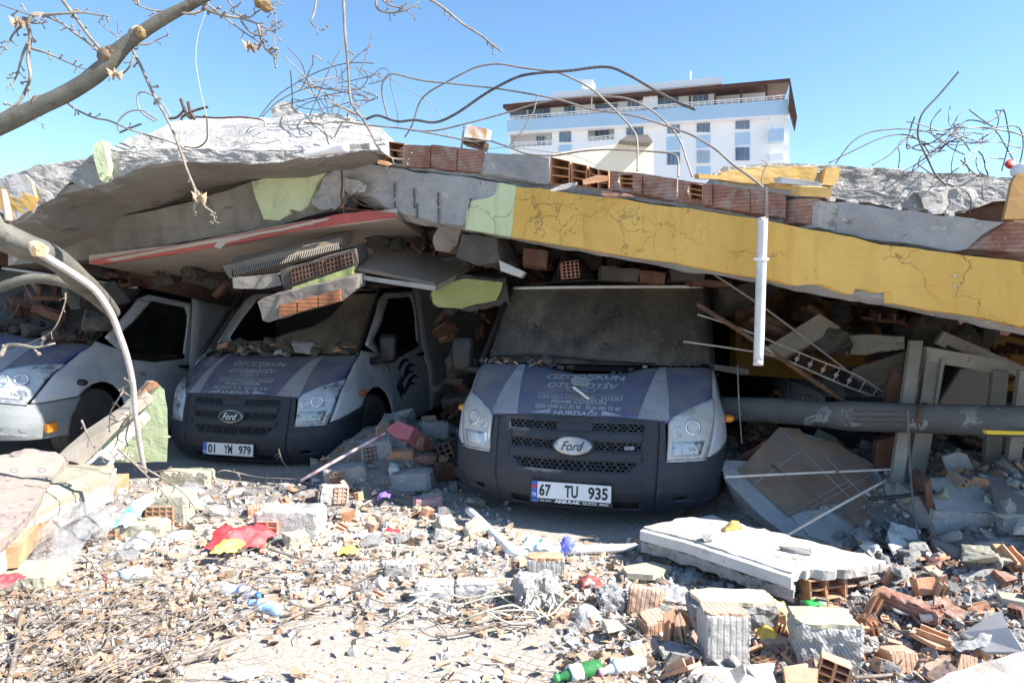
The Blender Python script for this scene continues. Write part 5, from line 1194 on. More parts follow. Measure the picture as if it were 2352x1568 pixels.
piece('lump_body', [(1000, 650), (1060, 632), (1160, 640), (1168, 700), (1080, 712), (1000, 704), (985, 680)], 5.9, (0, .5, .05), conc_k, None, None, .02, parent=gl)
piece('green_plaster', [(990, 672), (1020, 650), (1070, 640), (1155, 648), (1150, 668), (1140, 690), (1085, 700), (1060, 708), (1010, 706), (994, 696)], 5.87, (0, .06, 0), green_d, None, None, .006, parent=gl)
piece('concrete_lump', [(995, 540), (1008, 522), (1040, 516), (1062, 524), (1050, 560), (1030, 582), (1000, 575), (994, 556)], 5.45, (.15, .35, .0), M('tan_concrete', (.17, .135, .10), (.25, .205, .16), 4, .5, 30), 'tan stone block jammed under the left end of the yellow beam', 'concrete lump', .012)
piece('concrete_lump', [(1062, 540), (1140, 545), (1150, 600), (1100, 612), (1046, 590)], 5.3, (.15, .35, .0), conc_k, 'dark concrete block right of the tan stone under the beam', 'concrete lump', .015)
piece('plastic_bracket', [(1146, 598), (1206, 625), (1196, 638), (1150, 622)], 5.2, (.02, .1, 0), M('beige_plastic', (.42, .40, .36), (.48, .46, .42), 3, 0, 1), 'small pale plastic trim piece above the left corner of the intact windshield', 'trim piece', .002)
bm = bmesh.new(); cells_front(bm, [P(1290, 603, 5.1), P(1328, 597, 5.1), P(1332, 636, 5.1), P(1293, 640, 5.1)], 4, 5, .2, .25); o = recenter(obj('hollow_brick', bm, M('cave_brick', (.26, .11, .07), (.34, .17, .12), 5, .3, 40))); tag(o, 'hollow brick showing its grid of holes above the intact windshield', 'brick')
for i, (x, y, w_, h_) in enumerate([(1200, 570, 60, 40), (1380, 612, 90, 30), (1470, 622, 60, 26), (1540, 620, 80, 22), (1590, 640, 90, 16)]):
    piece('debris_block', [(x, y), (x + w_, y + w_ * .1), (x + w_ - 4, y + h_ + 4), (x + 2, y + h_)], 5.35, (.02, .3, 0), [terra_d, conc_k, terra_d, conc_k, terra_d][i], ['dusty red block above the windshield, first from the left', 'grey block right of the gridded hollow brick', 'second red block right of the gridded hollow brick', 'grey block nearest under the yellow beam over the intact van', 'flat red block over the right end of the intact windshield'][i], 'debris block', .015, seed=i + 3)
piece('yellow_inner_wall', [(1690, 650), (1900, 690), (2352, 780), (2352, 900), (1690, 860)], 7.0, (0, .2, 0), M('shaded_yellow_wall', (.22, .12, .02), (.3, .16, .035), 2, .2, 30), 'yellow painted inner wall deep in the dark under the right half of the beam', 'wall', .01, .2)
# --- debris on the hoods
def onhood(hp, root, n, smin, smax, t0, t1, seed, label, group, s0=-.9, s1=.9):
    r = random.Random(seed); bpy.context.view_layer.update(); mw = Matrix.Translation(root.location) @ root.rotation_euler.to_matrix().to_4x4()
    for k in range(n):
        t = r.uniform(t0, t1); p = mw @ hp(r.uniform(s0, s1), t, .008); q = r.random()
        src = r.choice((shards[:9] if seed != 4 else deeps) if q < .4 else (deepc if q < .93 else chunks[:3]))
        put('rubble_lump', src, p, r.uniform(smin, smax), (r.gauss(0, .3), r.gauss(0, .3), r.uniform(0, 6.3)), label, 'rubble piece', group)
onhood(hpa, van_a, 34, .03, .09, .93, 1.1, 1, 'crumb of rubble in the cowl below the intact windshield', 'crumbs in the cowl of the van with the intact windshield', -.9, -.15)
onhood(hpa, van_a, 12, .02, .05, .93, 1.08, 2, 'crumb of rubble in the cowl below the intact windshield', 'crumbs in the cowl of the van with the intact windshield', 0, .9)
onhood(hpb, van_b, 60, .05, .16, .95, 1.25, 3, 'piece of rubble in the cowl below the broken windshield', 'rubble in the cowl of the middle van', -.85, .9)
onhood(hpc, van_c, 46, .05, .2, .8, 1.3, 4, 'piece of rubble on the hood of the leftmost van', 'rubble on the hood of the leftmost van', -.3, .9)
mwa = Matrix.Translation(van_a.location) @ van_a.rotation_euler.to_matrix().to_4x4()
o = put('plaster_piece', flakes[2], mwa @ hpa(-.02, .46, .012), .15, (.5, .1, .4), 'white broken plaster piece lying on the lettering of the right van hood', 'plaster piece', None)
o = put('plaster_piece', flakes[0], mwa @ hpa(-.0, .27, .012), .17, (.6, -.1, 1.7), 'pale wedge of plaster just below the other piece on the right van hood', 'plaster piece', None)
o = put('brick_sliver', shards[1], mwa @ hpa(-.26, .66, .006), .06, (0, 0, .4), 'small orange brick sliver left of the plaster on the right van hood', 'brick sliver', None)
mwb = Matrix.Translation(van_b.location) @ van_b.rotation_euler.to_matrix().to_4x4()
o = put('pale_rubble_block', chunks[1], mwb @ hpb(.38, 1.05, .03), .26, (.2, .1, .4), 'pale grey block on the middle van right under its torn windshield', 'rubble block', None)
# flame emblem on the door of the middle van
fb3 = bmesh.new()
for k in range(5):
    y0 = 1.62 + (k % 2) * .10; z0 = .55 + k * .065
    cur = [(0, 0), (.10, .05), (.22, .10), (.34, .09), (.30, .13), (.20, .15), (.08, .11), (0, .05)]
    q = [fb3.verts.new(S(UY(y0 + a), z0 + b * .8, .006)) for a, b in cur]
    fb3.faces.new(q)
q = [fb3.verts.new(S(UY(1.46 + a), .52 + b, .0065)) for a, b in [(0, .12), (.03, .2), (.06, .16), (.09, .24), (.12, .17), (.17, .3), (.18, .12), (.22, .02), (.14, .06), (.1, -.02), (.06, .07)]]; fb3.faces.new(q)
vd = [c for c in van_b.children if c.name.startswith('door')]
vd = max(vd, key=lambda c: c.data.vertices[0].co.x)
obj('flame_emblem', fb3, M('dark_blue_film', (.012, .02, .08), (.02, .03, .1), 3, 0, 1, .5), vd)
vd = max([c for c in van_c.children if c.name.startswith('door')], key=lambda c: c.data.vertices[0].co.x)
obj('red_lettering', text_bm('YDI', .12, .035, fn=lambda a, b: S(UY(1.55 + a), .83 + b, .006), bold=.02), redink, vd)
obj('trim_lettering', text_bm('TRANSIT', .26, .04, fn=lambda a, b: S(UY(2.0 + a), 1.035 + b, .016), bold=.02), M('embossed_grey', (.05, .05, .05), (.06, .06, .06), 2, 0, 1), vd)
am = bmesh.new(); box(am, S(UY(.45), .33, .008), (.05, .09, .075), Euler((.25, .05, -.15))); obj('side_lamp', am, amber, van_c)
# --- left: green wall fragment, planks, mattress and broken slab
wg = empty('green_wall_fragment'); tag(wg, 'pale green plastered wall fragment standing between the left and middle vans', 'wall fragment')
piece('green_face', [(250, 1010), (300, 930), (340, 893), (362, 880), (378, 895), (384, 940), (386, 1000), (384, 1060), (250, 1062), (228, 1040)], 5.2, (-.12, .14, 0), green, None, None, .006, parent=wg)
piece('broken_brick_top', [(322, 905), (345, 878), (362, 878), (368, 888), (340, 900), (325, 918)], 5.18, (-.1, .13, 0), terra, None, None, .01, parent=wg)
piece('plank', [(128, 1050), (200, 985, .2), (342, 893, .5), (350, 905, .5), (262, 975, .2), (176, 1062)], 4.7, (.02, .03, -.03), wood_w, 'long pale plank leaning from the van wheel up against the green wall fragment', 'plank', .003)
piece('plank', [(228, 1040), (330, 945, .35), (336, 955, .35), (240, 1052)], 4.7, (.02, .03, -.02), cream, 'short cream board leaning below the long plank', 'board', .003)
fabm, n_, l_, b_ = new_mat('flower_patterned_fabric')
tc = n_.new('ShaderNodeTexCoord').outputs['Object']
mp = n_.new('ShaderNodeMapping'); l_.new(tc, mp.inputs[0]); mp.inputs['Scale'].default_value = (1, 1, 1)
vo = n_.new('ShaderNodeTexVoronoi'); vo.inputs['Scale'].default_value = 11; vo.inputs['Randomness'].default_value = .3; vo.voronoi_dimensions = '3D'; l_.new(mp.outputs[0], vo.inputs['Vector'])
k1 = ramp(n_, l_, vo.outputs['Distance'], [(.10, (.27, .235, .205)), (.14, (.20, .14, .16)), (.26, (.34, .22, .25)), (.30, (.27, .235, .205))], 'CONSTANT').outputs[0]
wv = n_.new('ShaderNodeTexWave'); wv.inputs['Scale'].default_value = 4; wv.inputs['Distortion'].default_value = 14; wv.inputs['Detail Scale'].default_value = 2.2; wv.inputs['Detail'].default_value = 2; l_.new(mp.outputs[0], wv.inputs[0])
k2 = ramp(n_, l_, wv.outputs[1], [(.46, (1, 1, 1)), (.5, (.70, .56, .56)), (.54, (1, 1, 1))]).outputs[0]
l_.new(mix(n_, l_, 1., k1, k2, 'MULTIPLY'), b_.inputs['Base Color']); b_.inputs['Roughness'].default_value = .9
o = floorpiece('patterned_mattress', [(-160, 1075), (60, 1032), (130, 1036), (155, 1048), (128, 1090), (60, 1190), (0, 1245), (-160, 1330)], [.48, .50, .48, .42, .37, .31, .27, .27], .05, fabm, 'cream mattress with a purple flower pattern slumped at the left edge', 'mattress', .012, .05)
sb_ = empty('fallen_brick_slab'); tag(sb_, 'tilted slab of hollow bricks with cream plaster under the patterned mattress', 'brick slab')
top_s = [(150, 1062), (262, 1066), (250, 1100), (120, 1160), (60, 1190), (0, 1250), (-40, 1270), (60, 1140)]
aa = [G(x, y, z) for (x, y), z in zip(top_s, [.36, .34, .30, .27, .26, .24, .24, .34])]
bm = bmesh.new(); prism(bm, aa, [p + Vector((0, 0, -.03)) for p in aa]); refine(bm, .08); rough(bm, .004, 8, 2); obj('plaster_skin', bm, M('dusty_cream_skin', (.25, .235, .18), (.33, .31, .245), 4, .5, 40, spots=((.2, .18, .15), 8, .6, .06)), sb_)
bm = bmesh.new(); aa2 = [p + Vector((0, .02, -.03)) for p in aa]; prism(bm, aa2, [p + Vector((0, 0, -.13)) for p in aa2]); refine(bm, .08); rough(bm, .012, 8, 2); obj('mortar_body', bm, conc_w, sb_)
for (a, b, nx) in (((0, 1250), (52, 1196), 3), ((62, 1192), (100, 1172), 2), ((168, 1140), (215, 1118), 4), ((238, 1106), (268, 1080), 3)):
    z = .20; q0 = G(a[0], a[1] + 6, z); q1 = G(b[0], b[1] + 6, z)
    bm = bmesh.new(); d = Vector((0, -.035, 0)); cells_front(bm, [q0 + d, q1 + d, q1 + d - Vector((0, 0, .11)), q0 + d - Vector((0, 0, .11))], nx, 3, .1, .16); rough(bm, .004, 12); obj('brick', bm, terra, sb_)
plas = M('clear_plastic_sheet', (.34, .35, .36), (.48, .49, .50), 9, .8, 9, .2, bdist=.04, alpha=.42)
plasw = M('white_plastic_bag', (.42, .43, .44), (.52, .53, .54), 9, .8, 9, .25, bdist=.04, alpha=.8)
def crumple(name, cx, cy, wpx, hpx, m, label, cat, seed, hgt=.06, z=0., n=16, up=0.):
    p = G(cx, cy, z); s = p.y / F; bm = bmesh.new(); r = Vector((seed * 3.1, seed, 0)); V = {}
    asp = (hpx * s) * max(1.0, p.y / (CAMZ - z) * .62)
    for j in range(n + 1):
        for k in range(n + 1):
            a = j / n - .5; b = k / n - .5; e = 1 - min(1, (a * a + b * b) * 4 * .9)
            edge = 1 + .25 * noise.noise(Vector((math.atan2(b, a) * 1.2, seed, 3)))
            x = a * wpx * s * edge; y = b * asp * edge
            zz = hgt * (e ** .5) * (.6 + .9 * noise.noise(Vector((x * 9, y * 9, 0)) + r)) + .02 * noise.noise(Vector((x * 30, y * 30, 0)) + r) + .015 + up * (b + .5)
            V[j, k] = bm.verts.new((x, y, max(zz, .004)))
    for j in range(n):
        for k in range(n): bm.faces.new((V[j, k], V[j + 1, k], V[j + 1, k + 1], V[j, k + 1]))
    p.z = HZ(p.x, p.y) if z == 0 else z
    o = obj(name, bm, m, None, True, loc=p); tag(o, label, cat); return o
crumple('plastic_sheet', 155, 1262, 150, 120, plas, 'large crumpled clear plastic sheet below the hollow brick slab', 'plastic sheet', 1, .12, .02, 24, .16)
crumple('plastic_sheet', 225, 1225, 90, 70, plas, 'smaller pinkish plastic sheet right of the large clear one', 'plastic sheet', 2, .10, .05, 18, .08)
crumple('plastic_bag', 215, 1065, 120, 50, plasw, 'white plastic bag on the heap right of the patterned mattress', 'plastic bag', 3, .10, .30, 18)
crumple('plastic_bag', 285, 1280, 80, 30, plas, 'flat clear plastic tray above the red capped bottle', 'plastic bag', 4, .05, .02)
crumple('plastic_bag', 322, 1255, 60, 44, plasw, 'white crumpled bag under the teal packet', 'plastic bag', 5, .08, .03)
crumple('plastic_bag', 565, 1425, 48, 34, plas, 'small clear bag left of the blue bottle', 'plastic bag', 6, .04)
crumple('plastic_bag', 425, 1145, 60, 66, plas, 'torn clear bag on the cream brick block', 'plastic bag', 7, .08, .12)
redbag = M('red_plastic_bag', (.75, .04, .06), (.85, .12, .12), 6, .6, 12, .3, bdist=.03)
crumple('red_plastic_bag', 556, 1243, 130, 62, redbag, 'crumpled red plastic bag beside the hollow brick block', 'plastic bag', 8, .11, .03, 22)
yel_pk = M('yellow_wrapper', (.78, .66, .10), (.85, .74, .2), 5, .2, 20, .4)
crumple('yellow_wrapper', 525, 1262, 62, 40, yel_pk, 'yellow wrapper lying against the red plastic bag', 'wrapper', 9, .03, .06)
crumple('yellow_wrapper', 802, 1272, 46, 30, yel_pk, 'yellow wrapper right of centre on the litter behind the white brick pair', 'wrapper', 10, .02)
crumple('teal_packet', 312, 1195, 44, 66, M('teal_packet_print', (.05, .45, .55), (.75, .78, .75), 7, .2, 20, .35, spots=((.8, .65, .05), 9, .62, .02)), 'teal and yellow snack packet before the dark hollow brick', 'packet', 11, .05, .08, 16, .10)
crumple('teal_packet', 455, 1168, 36, 18, M('teal_yellow_print', (.05, .5, .6), (.8, .7, .1), 9, .1, 20, .4), 'small teal wrapper on the torn clear bag', 'packet', 12, .02, .06)
crumple('red_wrapper', 12, 1342, 54, 46, redbag, 'red wrapper at the left edge on the pale green chunk', 'wrapper', 13, .03, .11)
crumple('blue_glove', 1305, 1262, 34, 34, M('blue_glove_rubber', (.10, .12, .65), (.16, .2, .75), 6, .3, 20, .4), 'crumpled violet blue plastic glove on the white floor pipe', 'glove', 14, .06, .03)
crumple('teal_plastic_sheet', 1236, 1256, 66, 38, M('pale_teal_plastic', (.45, .68, .66), (.60, .78, .76), 6, .3, 20, .35), 'pale teal plastic sheet lying over the white floor pipe', 'plastic sheet', 15, .07, .04)
crumple('green_bag', 1872, 1394, 52, 26, M('green_plastic_bag', (.02, .28, .06), (.05, .42, .12), 14, .5, 18, .3), 'crumpled green foil bag at the foot of the white slab', 'plastic bag', 16, .04, .03)
crumple('purple_packet', 884, 1142, 28, 22, M('purple_packet_print', (.16, .10, .45), (.3, .22, .6), 7, .1, 20, .4), 'small purple packet among grey rubble between the plated vans', 'packet', 17, .02, .05)
crumple('violet_bag_strip', 828, 1238, 90, 16, M('lilac_plastic', (.50, .45, .72), (.66, .62, .82), 7, .2, 20, .4), 'flat lilac plastic strip in the middle of the litter', 'plastic strip', 18, .015)
crumple('red_wrapper', 902, 1226, 36, 16, redbag, 'small red wrapper right of the lilac plastic strip', 'wrapper', 19, .02)
crumple('red_wrapper', 800, 1276, 1, 1, redbag, 'tiny red bottle cap on the paving', 'wrapper', 20, .004) if False else None
crumple('brown_wrapper', 1358, 1350, 50, 46, M('brown_red_wrapper', (.22, .05, .05), (.40, .16, .14), 9, .3, 20, .3), 'dark red wrapper right of the grey concrete block', 'wrapper', 21, .04)
crumple('white_bag', 1348, 1420, 56, 36, plasw, 'white crumpled bag left of the cracked orange bricks', 'plastic bag', 22, .07)
crumple('white_bag', 1335, 1450, 50, 30, plas, 'clear crumpled bag just below the white bag', 'plastic bag', 23, .04)
crumple('plastic_cup', 845, 1360, 34, 32, plas, 'crushed clear plastic cup left of the white brick pair', 'cup', 24, .05)
crumple('plastic_cup', 872, 1348, 40, 24, plasw, 'crushed white plastic cup left of the white brick pair', 'cup', 25, .05)
crumple('clear_wrapper', 1590, 1335, 70, 34, plas, 'crinkled clear wrapper under the left side of the white slab', 'wrapper', 26, .05)
crumple('printed_bag', 1545, 1372, 90, 60, plasw, 'printed pale plastic bag above the orange brick shards', 'plastic bag', 27, .04)
crumple('yellow_film', 1768, 1488, 44, 60, M('amber_film', (.55, .35, .03), (.7, .48, .08), 6, .4, 20, .3), 'torn amber film between the upright brick and the pale topped block', 'film', 28, .05, .0, 14, .05)
crumple('olive_packet', 1795, 1440, 36, 56, M('olive_packet_print', (.38, .38, .14), (.5, .5, .26), 6, .3, 20, .35), 'olive green packet behind the pale topped block', 'packet', 29, .05, .02, 14, .08)
crumple('green_wrapper', 1905, 1562, 44, 20, M('lime_wrapper', (.2, .65, .08), (.3, .75, .15), 6, .3, 20, .35), 'lime green wrapper at the bottom edge right of centre', 'wrapper', 30, .03)
crumple('roll_of_film', 2240, 1492, 100, 34, plasw, 'rolled translucent plastic film below the curved white tile', 'plastic film', 31, .06, .06)
# bottles
clearp = M('clear_bottle_plastic', (.74, .79, .83), (.82, .87, .9), 6, .15, 30, .12, alpha=.55)
bluep = M('blue_bottle_plastic', (.35, .60, .88), (.45, .70, .95), 6, .15, 30, .12, alpha=.7)
def bottle(cx, cy, L, rz, m, capm, labm, label, r=.03, z=.03, name='plastic_bottle'):
    p = G(cx, cy, 0); b = empty(name, (p.x, p.y, HZ(p.x, p.y) + r)); b.rotation_euler = (0, R(90), rz); tag(b, label, 'bottle')
    bm = bmesh.new(); prof = [(.011, L / 2), (.013, L / 2 - .012), (.013, L / 2 - .02), (r * .75, L / 2 - .05), (r, L / 2 - .075)] + [(r * (.94 if k % 2 else 1), L / 2 - .08 - k * (L - .09) / 12) for k in range(12)] + [(r * .9, -L / 2 + .003), (r * .5, -L / 2)]
    lathe(bm, prof, 18); obj('bottle_body', bm, m, b, True)
    bm = bmesh.new(); lathe(bm, [(.0155, L / 2 - .004), (.0155, L / 2 + .012), (.012, L / 2 + .014)], 14); obj('cap', bm, capm, b, True)
    bm = bmesh.new(); lathe(bm, [(r * 1.015, -.005), (r * 1.02, .045)], 18); obj('paper_band', bm, labm, b, True)
redcap = bpy.data.materials['red_cap']; bluecap = M('blue_cap', (.08, .30, .75), (.12, .36, .82), 3, 0, 1, .4)
bottle(298, 1330, .22, R(195), clearp, redcap, M('light_blue_label', (.35, .65, .80), (.45, .75, .85), 8, 0, 1), 'clear plastic bottle with a red cap lying in the leaves at left')
bottle(552, 1370, .21, R(-18), clearp, bluecap, M('violet_label', (.25, .30, .70), (.6, .65, .85), 12, 0, 1), 'clear plastic bottle with a violet label touching the blue bottle')
bottle(610, 1408, .18, R(155), bluep, bluecap, M('pale_blue_label', (.5, .75, .9), (.6, .8, .95), 8, 0, 1), 'blue tinted plastic bottle lying right below the violet labelled one')
bottle(1430, 1548, .2, R(205), clearp, M('pink_cap', (.6, .2, .3), (.7, .3, .4), 3, 0, 1), M('clear_label', (.6, .65, .7), (.7, .75, .8), 8, 0, 1), 'clear plastic bottle at the bottom edge right of the green bottle')
bottle(1330, 1562, .19, R(205), M('green_bottle_glass', (.03, .17, .05), (.05, .24, .08), 4, 0, 1, .06, alpha=.75), M('green_neck', (.05, .3, .1), (.06, .35, .12), 3, 0, 1, .2), M('white_paper_label', (.7, .72, .7), (.75, .76, .74), 8, 0, 1), 'green glass bottle with a white label at the bottom edge', .033, name='glass_bottle')
# --- blocks standing on the ground
def gblock(name, cx, cy, wpx, hpx, dep, rz, m, label, cat='block', amp=.012, z=0., tilt=(0, 0), seed=1, L=.045, topm=None, hollow=None, parent=None):
    """block whose lower front edge is centred on the pixel (cx, cy); wpx, hpx its face in pixels"""
    p = GH(cx, cy) if z < .04 or z == .12 else G(cx, cy, z)
    s = p.y / F; w_, h_ = wpx * s, hpx * s
    root = empty(name, p); root.rotation_euler = (tilt[0], tilt[1], rz); tag(root, label, cat)
    bm = bmesh.new(); box(bm, (0, dep / 2, h_ / 2), (w_, dep, h_)); refine(bm, min(L, max(.018, w_ / 9)))
    for v in bm.verts:                # chipped arrises
        q = Vector((v.co.x / w_ * 2, (v.co.y - dep / 2) / dep * 2, (v.co.z - h_ / 2) / h_ * 2)); ne = sum(1 for c_ in q if abs(c_) > .93)
        if ne >= 2:
            k_ = max(0, noise.noise(v.co * 16 + Vector((seed, 0, 0))) + .25) * .02 + .002; v.co -= Vector((q.x if abs(q.x) > .93 else 0, q.y if abs(q.y) > .93 else 0, q.z if abs(q.z) > .93 else 0)) * min(k_, w_ * .12)
    rough(bm, amp * .8, 9, seed); rough(bm, amp * .35, 38, seed + 3); obj('block_body', bm, m, root)
    if topm:
        bm = bmesh.new(); rq = random.Random(seed); base = [(-1, -1), (-.5, -1), (0, -1), (.5, -1), (1, -1), (1, -.3), (1, .4), (1, 1), (.4, 1), (-.3, 1), (-1, 1), (-1, .3), (-1, -.4)]
        poly = [Vector((a * w_ * .5 * rq.uniform(.78, .97), dep / 2 + b * dep * .5 * rq.uniform(.78, .97), h_ + amp * .5)) for a, b in base]
        poly = [p_.lerp(poly[(i_ + 1) % len(poly)], t_) + Vector((rq.uniform(-.005, .005), rq.uniform(-.005, .005), 0)) for i_, p_ in enumerate(poly) for t_ in (0, .33, .66)]
        prism(bm, [q + Vector((0, 0, .004)) for q in poly], [q - Vector((0, 0, .014)) for q in poly]); refine(bm, .04); rough(bm, .003, 14, seed); obj('plaster_skin', bm, topm, root)
    if hollow:
        x0, x1, z0, z1, nx, nz, hm, dd = hollow
        bm = bmesh.new(); cells_front(bm, [Vector((w_ * x0, -dd, h_ * z1)), Vector((w_ * x1, -dd, h_ * z1)), Vector((w_ * x1, -dd, h_ * z0)), Vector((w_ * x0, -dd, h_ * z0))], nx, nz, .06, .22); rough(bm, .002, 14, seed); obj('brick', bm, hm, root)
    return root
gblock('white_brick_half', 997, 1387, 92, 40, .11, .03, white_p, 'left half of the cracked white painted brick before the middle of the litter', amp=.006, seed=2, topm=conc_w)
gblock('white_brick_half', 1090, 1385, 96, 40, .11, -.03, white_p, 'right half of the cracked white painted brick before the middle of the litter', amp=.006, seed=5, topm=conc_w)
gblock('concrete_block', 1246, 1402, 96, 70, .16, .35, conc_w, 'rough grey concrete cube beside the tangled beige straps', amp=.03, seed=9)
gblock('grooved_brick', 1254, 1334, 88, 50, .10, 0, grey_v, 'mortar smeared brick standing behind the rough grey cube', seed=4, amp=.006, topm=terra)
gblock('stone', 1115, 1272, 42, 26, .1, .2, conc_w, 'round white stone left of the elbow of the floor pipe', amp=.03, seed=6)
gblock('stone', 958, 1245, 40, 22, .08, .2, conc_w, 'round pale stone behind the lilac plastic strip', amp=.03, seed=7)
gblock('concrete_rod_piece', 752, 1318, 52, 24, .07, .1, conc_w, 'left half of a short round concrete cylinder in the litter', amp=.015, seed=8)
gblock('concrete_rod_piece', 822, 1320, 46, 24, .07, .1, conc_w, 'right half of a short round concrete cylinder in the litter', amp=.015, seed=11)
gblock('concrete_block', 915, 1330, 68, 32, .1, .1, conc_w, 'grooved pale block just above the white brick pair', amp=.012, seed=12)
gblock('grooved_brick', 1675, 1538, 108, 128, .13, .10, grey_v, 'upright grooved brick in front of the beige topped concrete lump', seed=4, amp=.007, topm=terra_s)
gblock('beige_topped_lump', 1690, 1462, 200, 72, .17, -.04, conc, 'concrete lump with a flat beige painted top, behind the upright grooved brick', amp=.022, seed=3, topm=M('beige_plaster', (.66, .53, .34), (.74, .61, .43), 4, .2, 40, .7))
gblock('pale_topped_block', 1910, 1540, 152, 100, .18, -.10, grey_g, 'big ribbed concrete block with a pale green yellow top at lower right', amp=.02, seed=13, topm=cream)
gblock('orange_brick', 1476, 1418, 80, 66, .12, -.25, terra_s, 'grooved orange brick tilted upright right of the dark red wrapper', amp=.007, seed=14, tilt=(-.3, .12))
gblock('orange_brick', 1512, 1462, 66, 40, .10, .3, terra_s, 'second orange brick lying in front of the tilted orange one', amp=.007, seed=15, tilt=(.2, -.1))
gblock('concrete_block', 1410, 1408, 60, 46, .12, .2, conc, 'grey concrete lump left of the tilted orange brick', amp=.025, seed=16)
gblock('grooved_brick', 2082, 1548, 72, 50, .10, .05, terra_s, 'small pink grooved brick at the lower right, bars upright', amp=.003, seed=17, tilt=(-.2, 0))
gblock('concrete_block', 2185, 1330 + 190, 60, 40, .1, .5, conc, 'grey lump below the curved white tile', amp=.02, seed=18) if False else None
gblock('grey_block', 1965, 1475, 60, 36, .12, .8, grey_g, 'ribbed grey brick behind the pale topped block', amp=.01, seed=19, z=.05, tilt=(.2, .3))
gblock('long_brick_piece', 2075, 1412, 140, 34, .09, -.75, terra_w, 'long mortared brick piece slanting down right of the white slab', amp=.01, seed=20, z=.08, tilt=(0, .15))
gblock('cream_brick_block', 378, 1205, 96, 70, .22, .05, cream, 'cream block with a dark hollow brick end, right of the teal packet', amp=.006, seed=21, hollow=(-.42, .22, .0, .62, 4, 4, terra, .012))
gblock('cream_block', 420, 1120, 116, 36, .16, -.03, cream, 'flat cream block lying just before the bumper of the middle van', amp=.007, seed=22)
gblock('hollow_brick_block', 655, 1238, 150, 62, .24, .0, conc_w, 'white mortared block with split orange bricks beside the red bag', amp=.012, seed=23, hollow=(-.42, -.1, .0, .7, 2, 3, terra, .02))
gblock('pale_green_chunk', 45, 1362, 120, 40, .25, .1, cream, 'pale green plastered chunk in the lower left corner', amp=.016, seed=24)
gblock('cream_block', 292, 1240, 150, 34, .18, .1, cream, 'flat cream slab piece under the white crumpled bag', amp=.01, seed=25, hollow=(-.45, -.15, .0, .8, 2, 2, terra, .012))
gblock('brick_piece', 595, 1188, 54, 24, .1, .3, terra_s, 'orange brick piece above the red bag', amp=.006, seed=26)
# rubble between the vans
for i, a in enumerate([
    (795, 1115, 96, 40, .14, .15, conc, 'grey mortared block with an orange grid end at the foot of the red white pole', (-.35, .0, .1, .9, 4, 3, terra, .012)),
    (765, 1160, 66, 46, .12, .35, conc_w, 'pale block with an orange hollow end nearest the red white pole foot', (.0, .45, .1, .9, 3, 4, terra, .012)),
    (942, 1132, 100, 46, .16, -.15, conc, 'large grey block in the rubble between the plated vans', None),
    (868, 1058, 72, 44, .14, .2, conc, 'grey hollow block left of the red plastered piece', (-.4, .0, .1, .8, 3, 3, terra_d, .012)),
    (950, 1032, 56, 34, .14, -.5, terra_w, 'red brick leaning right of the red plastered piece', None),
    (918, 1062, 60, 26, .12, .1, terra, 'broken orange brick below the red plastered piece', None),
    (970, 1068, 66, 22, .12, -.1, terra_w, 'flat red brick right of the broken orange one between the vans', None),
    (1020, 1108, 44, 44, .12, .3, terra_d, 'dark hollow brick leaning by the bumper of the right van', (-.35, .35, .1, .9, 3, 4, terra_d, .012)),
    (1000, 1010, 60, 40, .14, .3, conc, 'grey block in the shade highest in the rubble between the vans', None),
    (985, 1168, 66, 24, .14, .2, M('pink_plaster', (.42, .24, .24), (.5, .32, .31), 4, .3, 40, spots=((.4, .4, .4), 6, .5, .05)), 'grey and pink plastered piece before the left end of the right van bumper', None)]):
    gblock('rubble_block', a[0], a[1], a[2], a[3], a[4], a[5], a[6], a[7], amp=.012, seed=30 + i, z=.02 if a[1] > 1100 else .12, hollow=a[8], tilt=(random.uniform(-.15, .15), random.uniform(-.15, .15)))
piece('red_plastered_piece', [(886, 985), (912, 966), (952, 982), (938, 1010), (905, 1002)], 5.3, (.04, .12, -.06), M('dusky_red_plaster', (.30, .09, .12), (.36, .13, .16), 4, .2, 40), 'dusky red plastered piece at the top of the red white pole', 'plaster piece')
pw = tubeobj('striped_pole', [P(690, 1104, 5.0), P(790, 1047, 5.15), P(885, 994, 5.3)], .012, M('white_red_pole', (.72, .70, .70), (.5, .12, .16), 9, 0, 1, .5), None, 8, 2); tag(pw, 'thin red and white pole leaning on the rubble between the plated vans', 'pole')
piece('grey_tube', [(372, 1000), (384, 1006), (345, 1036), (335, 1028)], 5.3, (0, .06, .0), conc, 'short grey post leaning beside the left headlight of the middle van', 'post', .003)
# white floor pipe with elbow
pr = empty('floor_pipe'); tag(pr, 'white plastic pipe with an elbow lying on the ground before the right van', 'pipe')
def GP(x, y, z=.03): return G(x, y, z)
tubeobj('pipe', [GP(1076, 1170, .08), GP(1120, 1212, .05), GP(1160, 1252)], .026, pvc, pr, 14, 4)
tubeobj('elbow', [GP(1158, 1250), GP(1172, 1264), GP(1188, 1267), GP(1210, 1266)], [.031, .033, .033, .031], pvc, pr, 14, 5)
tubeobj('pipe', [GP(1205, 1266), GP(1320, 1262), GP(1480, 1257)], .026, pvc, pr, 14, 3)
